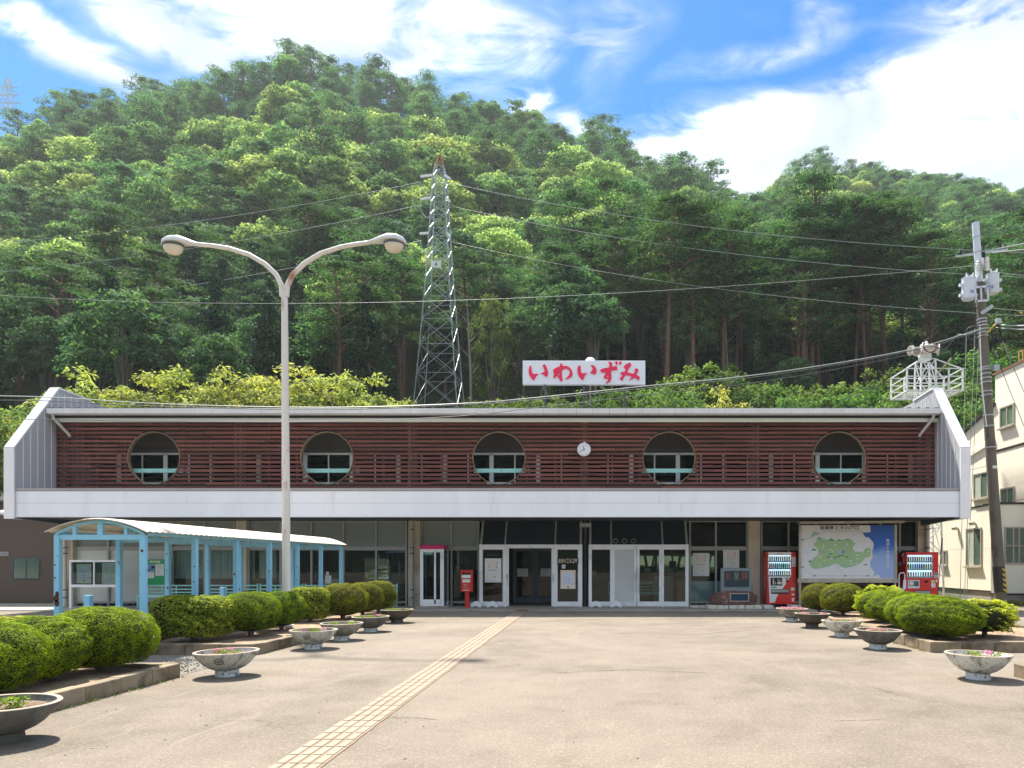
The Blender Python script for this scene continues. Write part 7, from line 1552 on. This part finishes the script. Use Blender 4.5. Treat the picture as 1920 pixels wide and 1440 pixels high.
for k in range(nb):
    z0 = 1 + k * (zt_ - 1) / nb; z1 = 1 + (k + 1) * (zt_ - 1) / nb; br = MB(); f0 = .28 * (1 - z0 / zt_); f1 = .28 * (1 - z1 / zt_)
    for dy in (-d_/2, d_/2): br.beam((xa - f0, Yt + dy, z0), (xb + f1, Yt + dy, z1), .03).beam((xb + f0, Yt + dy, z0), (xa - f1, Yt + dy, z1), .03).beam((xa - f1, Yt + dy, z1), (xb + f1, Yt + dy, z1), .035)
    for x in (xa - f0, xb + f0): br.beam((x, Yt - d_/2, z0), (x, Yt + d_/2, z1), .03)
    br.build('bracing', M_tw, lt)
# platform and rails
pl = [TP(1683, 751, -.5), TP(1711, 737, .6), TP(1787, 737, .6), TP(1787, 737, -.2), TP(1749, 740, -.5)]
MB().box(WX(1684, Yt), WX(1787, Yt), Yt - .9, Yt - .8, zp_ - .06, zp_).box(WX(1684, Yt), WX(1787, Yt), Yt + .7, Yt + .8, zp_ - .06, zp_).box(WX(1684, Yt), WX(1684, Yt) + .1, Yt - .8, Yt + .7, zp_ - .06, zp_).box(WX(1787, Yt) - .1, WX(1787, Yt), Yt - .8, Yt + .7, zp_ - .06, zp_).build('platform_frame', M_tw, lt)
m = MB()
for k in range(16): x = WX(1688 + k * 6.2, Yt); m.box(x, x + .05, Yt - .8, Yt + .7, zp_ - .045, zp_ - .02)
m.build('platform_grating', M_tw, lt)
zr = WZ(701, Yt)
for x in (WX(1684.5, Yt), WX(1710, Yt), WX(1760.5, Yt), WX(1786, Yt)):
    for y_ in (Yt - .85, Yt + .75): MB().box(x - .03, x + .03, y_ - .03, y_ + .03, zp_, zr).build('rail_post', M_tw, lt)
for z in (zr, zp_ + .27, zp_ + .55):
    for y_ in (Yt - .85, Yt + .75): MB().box(WX(1682, Yt), WX(1789, Yt), y_ - .018, y_ + .018, z - .018, z + .018).build('rail', M_tw, lt)
    for x in (WX(1684.5, Yt), WX(1786, Yt)): MB().box(x - .017, x + .017, Yt - .83, Yt + .73, z - .017, z + .017).build('rail', M_tw, lt)
for a, b in ((TP(1723, 676, -.27), TP(1682, 702, -.85)), (TP(1747, 676, -.27), TP(1786, 702, -.85)), (TP(1723, 676, .27), TP(1682, 702, .75)), (TP(1747, 676, .27), TP(1786, 702, .75))): MB().beam(a, b, .045).build('stay', M_tw, lt)
MB().beam(TP(1738, 712, -.9), TP(1764, 683, -.9), .06).build('angled_bar', mat('ochre_bar', (.35, .32, .16), .6), lt)
MB().lathe([(.24, 0), (.26, .04), (.26, .20), (.24, .24)], (WX(1734, Yt), Yt, zt_ + .01), 20).build('turret', M_tw, lt, smooth=True)
def horn(p, d, L, R_, nm='horn'):
    """flared loudspeaker: p throat, d direction"""
    d = Vector(d).normalized(); p = Vector(p); ts = [0, .12, .3, .55, .75, .9, .97, 1.0]; rs = [.10, .12, .07, .09, .15, .26, .34, .36]
    h = MB().tube([p + d * L * t for t in ts], [r_ / .36 * R_ for r_ in rs], 18).build(nm, M_horn, lt, smooth=True)
    MB().tube([p + d * L * 1.001, p + d * (L * 1.003)], R_ * .80, 18).build('mouth', M_black if False else mat('horn_inside', (.30, .25, .21), .6), h)
hz = WZ(657, Yt); hx0 = WX(1734, Yt)
horn((hx0 - .12, Yt, hz), (-1, -.15, -.06), .55, .20); horn((hx0 - .10, Yt - .1, hz - .05), (-1, -.75, -.28), .52, .19); horn((hx0 + .12, Yt, hz + .02), (1, -.2, -.05), .42, .24); horn((hx0 - .1, Yt + .1, hz + .1), (-.55, .8, .1), .4, .2); horn((hx0 + .1, Yt + .1, hz + .12), (.6, .8, .05), .4, .2)
MB().tube([(hx0 - .30, Yt - .3, hz), (hx0 + .30, Yt - .3, hz - .02)], [.17, .17], 14).build('driver_case', M_horn, lt, smooth=True); MB().tube([(hx0 - .12, Yt - .1, hz + .2), (hx0 + .05, Yt - .1, hz + .26)], .10, 12).build('driver_case', M_clk, lt, smooth=True)
MB().box(hx0 - .02, hx0 + .12, Yt - .49, Yt - .47, hz + .02, hz + .04).build('slot_mark', M_black, lt)
MB().tube([(hx0, Yt, zt_ + .2), (hx0, Yt, hz + .1)], .06, 10).build('mast', M_tw, lt, smooth=True)
for dx, r_ in ((0, .27), (.03, .29)): MB().tube([(hx0 - .02 + dx + r_ * math.cos(q), Yt - .52 - dx, hz + .05 + r_ * math.sin(q) * 1.02) for q in np.linspace(0, 6.2832, 30)], .016, 5).build('cable_loop', M_black, lt, smooth=True)

# ================================================================ power pylon
Yy = 65.0; M_py = mat('pylon_steel', (.40, .47, .46), .5, .12, .5, metal=.2); M_pyr = mat('pylon_red', (.42, .12, .07), .55, .1)
xc_ = WX(825, Yy); zb_ = tz(xc_, Yy) - 2; ztop = WZ(290, Yy)
def pyl(nm, Y, xc, prof, label, mat_, matr, red_from, wd):
    r = empty(nm, (xc, Y, prof[0][0]), label, 'pylon')
    def hw(z): return float(np.interp(z, [p[0] for p in prof], [p[1] for p in prof]))
    lv = [prof[0][0]]
    while lv[-1] < prof[-1][0] - 1.0: lv.append(lv[-1] + max(1.15, hw(lv[-1]) * 1.55))
    lv[-1] = prof[-1][0]
    for z0, z1 in zip(lv[:-1], lv[1:]):
        a, b = hw(z0), hw(z1); m = MB(); cs0 = [(-a, -a), (a, -a), (a, a), (-a, a)]; cs1 = [(-b, -b), (b, -b), (b, b), (-b, b)]
        P0 = [Vector((xc + x, Y + y_, z0)) for x, y_ in cs0]; P1 = [Vector((xc + x, Y + y_, z1)) for x, y_ in cs1]
        for i in range(4):
            j = (i + 1) % 4; m.beam(P0[i], P0[i] * 0 + P1[i], wd * 1.5); m.beam(P0[i], P1[j], wd * .8); m.beam(P0[j], P1[i], wd * .8); m.beam(P1[i], P1[j], wd * .8)
        m.build('lattice_section', matr if z0 >= red_from else mat_, r)
    return r, hw
prof = [(zb_, 2.75), (WZ(762, Yy), 1.86), (WZ(700, Yy), 1.64), (WZ(610, Yy), 1.32), (WZ(520, Yy), 1.02), (WZ(440, Yy), .80), (WZ(335, Yy), .56), (WZ(325, Yy), .50), (ztop, .04)]
py_, hw = pyl('power_pylon', Yy, xc_, prof, 'tall grey lattice power pylon with a rust-red tip behind the station', M_py, M_pyr, WZ(336, Yy), .050)
M_wire = mat('wire_grey', (.33, .37, .35), .5, .1); M_wired = mat('wire_dark', (.05, .06, .07), .6, .1)
MB().box(xc_ - .55, xc_ + .35, Yy - 1.2, Yy - 1.17, WZ(512, Yy), WZ(499, Yy)).build('number_plate', M_paper, py_)
m = MB(); write(m, '4', xc_ - .2, xc_ + .02, WZ(509.5, Yy), WZ(501.5, Yy), Yy - 1.21, .01); m.build('plate_number', M_ink, py_)
for py in (338, 381, 448):
    z = WZ(py, Yy); w_ = hw(z)
    for s_, (ex, ey) in ((-1, (792, py + (2 if py < 400 else 0))), (1, (848, py + 6))):
        MB().beam((xc_ + s_ * w_, Yy - w_, z + .15), (WX(ex, Yy), Yy - w_ - .2, WZ(ey, Yy)), .17, .20).build('insulator_string', M_porc, py_)
    MB().tube([WP(a, b, Yy - w_ - .1) for a, b in ((788, py + 4), (790, py + 16), (798, py + 26), (812, py + 28))], .045, 5).build('jumper_loop', M_wire, py_, smooth=True)
for k in range(13):
    z = WZ(455 + k * 24, Yy)
    for s_ in (-1, 1): w_ = hw(z); MB().beam((xc_ + s_ * (w_ + .04), Yy - w_ - .1, z), (xc_ + s_ * (w_ - .12), Yy - w_ - .1, z + .80), .04).build('step_plate', M_py, py_)
Y2 = 235.0; xq = WX(15, Y2); r2, _ = pyl('distant_pylon', Y2, xq, [(WZ(250, Y2), 2.6), (WZ(205, Y2), 1.8), (WZ(148, Y2), .45)], 'tiny distant pylon on the ridge at the far left', M_py, M_py, 1e9, .10)
for py, w_ in ((160, 3.2), (175, 3.8), (190, 4.2)): MB().beam((xq - w_, Y2, WZ(py + 3, Y2)), (xq + w_, Y2, WZ(py + 3, Y2)), .25).build('crossarm', M_py, r2)

# ================================================================ overhead wires
def wire(p0, p1, sag, r_, label, m=M_wire, n=22, cat='wire'):
    p0 = Vector(p0); p1 = Vector(p1); pts = []
    for i in range(n + 1):
        t = i / n; q = p0 + (p1 - p0) * t; q.z -= sag * 4 * t * (1 - t); pts.append(q)
    tag(MB().tube(pts, r_, 5).build(cat.replace(' ', '_'), m, smooth=True, origin=tuple(p0)), label, cat)
names = ('top', 'middle', 'lowest')
for i, (pl_, pr_) in enumerate((((0, 436), (1800, 456)), ((0, 481), (1830, 496)), ((0, 541), (1835, 561)))):
    z_ = (338, 381, 448)[i]; w_ = hw(WZ(z_, Yy))
    xl0, yl0 = 0, (436, 481, 541)[i]; Yl_ = 65
    wire(WP(790, z_ + 3, Yy - w_), Vector(WP(-160, yl0 + 30 + 12 * i, Yl_)), .9, .019, '%s of the three power lines running left from the pylon' % names[i], n=28)
    wire(WP(848, z_ + 6, Yy - w_), Vector(WP(pr_[0] + 240, pr_[1] + 22 + 8 * i, 48)), 1.2, .016, '%s of the three power lines running right from the pylon' % names[i], n=28)
wire(WP(1838, 497, Yu - .1), WP(-200, 538, 40), 1.15, .008, 'single level wire from the pole top running left above the lamp arms', n=40)
wire(WP(1838, 505, Yu + .1), WP(2100, 530, 30), .1, .011, 'thin wire leaving the pole to the right below the crossarm')
wire(WP(1838, 575, Yu + .1), WP(2100, 588, 30), .1, .010, 'thin wire leaving the pole to the right below the transformers')
wire(WP(1840, 472, Yu), WP(2100, 420, 22), .02, .02, 'upper thick wire rising off the crossarm to the right edge'); wire(WP(1860, 474, Yu), WP(2100, 446, 22), .02, .018, 'lower thick wire rising off the crossarm to the right edge')
wire(WP(1868, 608, Yu), WP(2000, 598, 22), .12, .022, 'thick cable from the cable coil to the right edge'); wire(WP(1868, 614, Yu), WP(2000, 612, 22), .08, .014, 'thin cable under the thick one at the right edge')
def wpoly(pts, r_, label, m=M_wired, cat='cable'):
    q = [Vector(WP(a, b, Y)) for a, b, Y in pts]; sm = []
    for i in range(len(q) - 1):
        p0, p1, p2, p3 = q[max(i-1, 0)], q[i], q[i+1], q[min(i+2, len(q)-1)]
        for t in np.linspace(0, 1, 7)[:-1]: sm.append(.5 * (2*p1 + (p2-p0)*t + (2*p0-5*p1+4*p2-p3)*t*t + (3*p1-p0-3*p2+p3)*t**3))
    sm.append(q[-1]); tag(MB().tube(sm, r_, 5).build(cat, m, smooth=True, origin=tuple(q[0])), label, cat)
Yc = 22.3
wpoly([(1838, 617, 26.1), (1690, 659, 25.5), (1440, 700, 24.8), (1200, 725, 24), (1000, 746, 23.3), (860, 757, Yc), (600, 764, Yc), (300, 757, Yc), (100, 745, Yc), (-80, 741, Yc)], .016, 'upper cable of the pair sagging across the eaves from the pole', M_wire)
wpoly([(1838, 621, 26.1), (1690, 662, 25.5), (1440, 704, 24.8), (1200, 729, 24), (1000, 750, 23.3), (860, 760, Yc), (600, 768, Yc), (300, 762, Yc), (100, 752, Yc), (-80, 750, Yc)], .014, 'lower cable of the pair sagging across the eaves from the pole', M_wired)
wpoly([(1780, 640, 27), (1690, 668, 26), (1440, 714, 24.9), (1200, 742, 24), (1000, 765, 23.3), (850, 781, Yc), (600, 791, Yc), (300, 790, Yc), (100, 787, Yc), (-80, 784, Yc)], .011, 'thin dark cable crossing in front of the gutter', M_wired)
wpoly([(1835, 620, 26.1), (1812, 628, 27), (1795, 628, 28), (1785, 640, 29), (1775, 652, 29.3), (1765, 654, 29.4), (1752, 648, 29.5)], .024, 'curling cable between the loudspeakers and the utility pole', M_wired)
wpoly([(1838, 612, 26.1), (1822, 612, 26.2), (1812, 620, 26.3), (1818, 634, 26.2), (1832, 634, 26.2), (1850, 626, 26.1)], .018, 'dark cable loop drooping left of the pole', M_wired)
for a, b, lab in (((1812, 620, 26.4), (1800, 1000, 27), 'thin guy wire left of the pole, outermost'), ((1828, 616, 26.4), (1808, 1010, 27.5), 'thin guy wire left of the pole, middle one'), ((1836, 640, 26.4), (1812, 1020, 28), 'thin guy wire left of the pole, closest to it')):
    wire(WP(*a), (WX(b[0], b[2]), b[2], .02), .0, .012, lab, M_wire, cat='guy wire')
for k, (a, b, lab) in enumerate((((1862, 650), (1935, 835), 'dark violet wire slanting down over the upper house window'), ((1880, 640), (1945, 790), 'dark violet wire slanting down at the right edge'))):
    wire(WP(*a, Yu), WP(*b, 24.0), .05, .012, lab, mat('wire_violet', (.03, .02, .08), .5))

# ================================================================ dark outbuilding on the left
M_brn = mat('brown_grey_wall', (.115, .088, .07), .85, .06, 1, .05, 30); Yo = 27.5; ob = empty('outbuilding', (-23, Yo, 0), 'brown-grey outbuilding in the shade left of the station', 'building')
MB().box(-34, XL - .7, Yo, Yo + .2, 0, WZ(940, Yo)).build('wall', M_brn, ob); MB().box(-34, XL - .75, Yo + .2, Yo + 5, 0, WZ(944, Yo)).build('wall_body', M_brn, ob)
MB().box(-34, XL - .6, Yo - .5, Yo + 5, WZ(940, Yo), WZ(940, Yo) + .14).build('roof', M_cap, ob)
a, b, c, d = WX(24, Yo), WX(75, Yo), WZ(1086, Yo), WZ(1046, Yo); wn = MB().box(a, b, Yo - .03, Yo - .001, c, c + .05).box(a, b, Yo - .03, Yo - .001, d - .05, d).box(a, a + .04, Yo - .03, Yo - .001, c + .05, d - .05).box(b - .04, b, Yo - .03, Yo - .001, c + .05, d - .05).box((a+b)/2 - .02, (a+b)/2 + .02, Yo - .03, Yo - .001, c + .05, d - .05).build('window', M_soff, ob)
MB().box(a + .04, (a+b)/2 - .02, Yo - .012, Yo - .004, c + .05, d - .05).build('pane', M_hglass, wn); MB().box((a+b)/2 + .02, b - .04, Yo - .012, Yo - .004, c + .05, d - .05).build('pane', M_hglass, wn)
m = MB(); m.box(WX(2, Yo), WX(17, Yo), Yo - .04, Yo - .002, WZ(1042.5, Yo), WZ(1034.5, Yo)); m.mi = 1; write(m, 'お手洗', WX(4, Yo), WX(15.5, Yo), WZ(1041.3, Yo), WZ(1035.7, Yo), Yo - .045, .02); m.build('door_sign', [mat('sign_tan', (.40, .36, .30), .6), mat('sign_blue', (.03, .16, .42), .6)], ob)
MB().lathe([(.03, 0), (.13, .03), (.15, .10), (.09, .17), (.02, .19)], (WX(5, 26.6), 26.6, WZ(966, 26.6)), 16).build('wall_lamp', M_clk, ob, smooth=True)
MB().box(WX(5, 26.6) - .02, WX(5, 26.6) + .02, 26.6, Yo, WZ(961, 26.6), WZ(959, 26.6)).build('lamp_bracket', M_galv, ob)
fnc = MB().box(-26, XL - .5, 26.2, 27.4, -.01, .03)

# ================================================================ air
hzm = bpy.data.materials.new('haze'); hzm.use_nodes = True; hzm.node_tree.nodes.clear(); T = NT(hzm.node_tree)
pv = T.n('ShaderNodeVolumePrincipled', Density=0.00026, Anisotropy=0.3); pv.inputs['Color'].default_value = (.85, .94, 1.0, 1); o_ = T.n('ShaderNodeOutputMaterial'); T.l(pv.outputs[0], o_.inputs['Volume'])
hb = MB().box(-3010, 3010, -3010, 3010, -1.2, 185).build('haze', hzm, origin=(0, 0, -1.2)); tag(hb, kind='stuff')
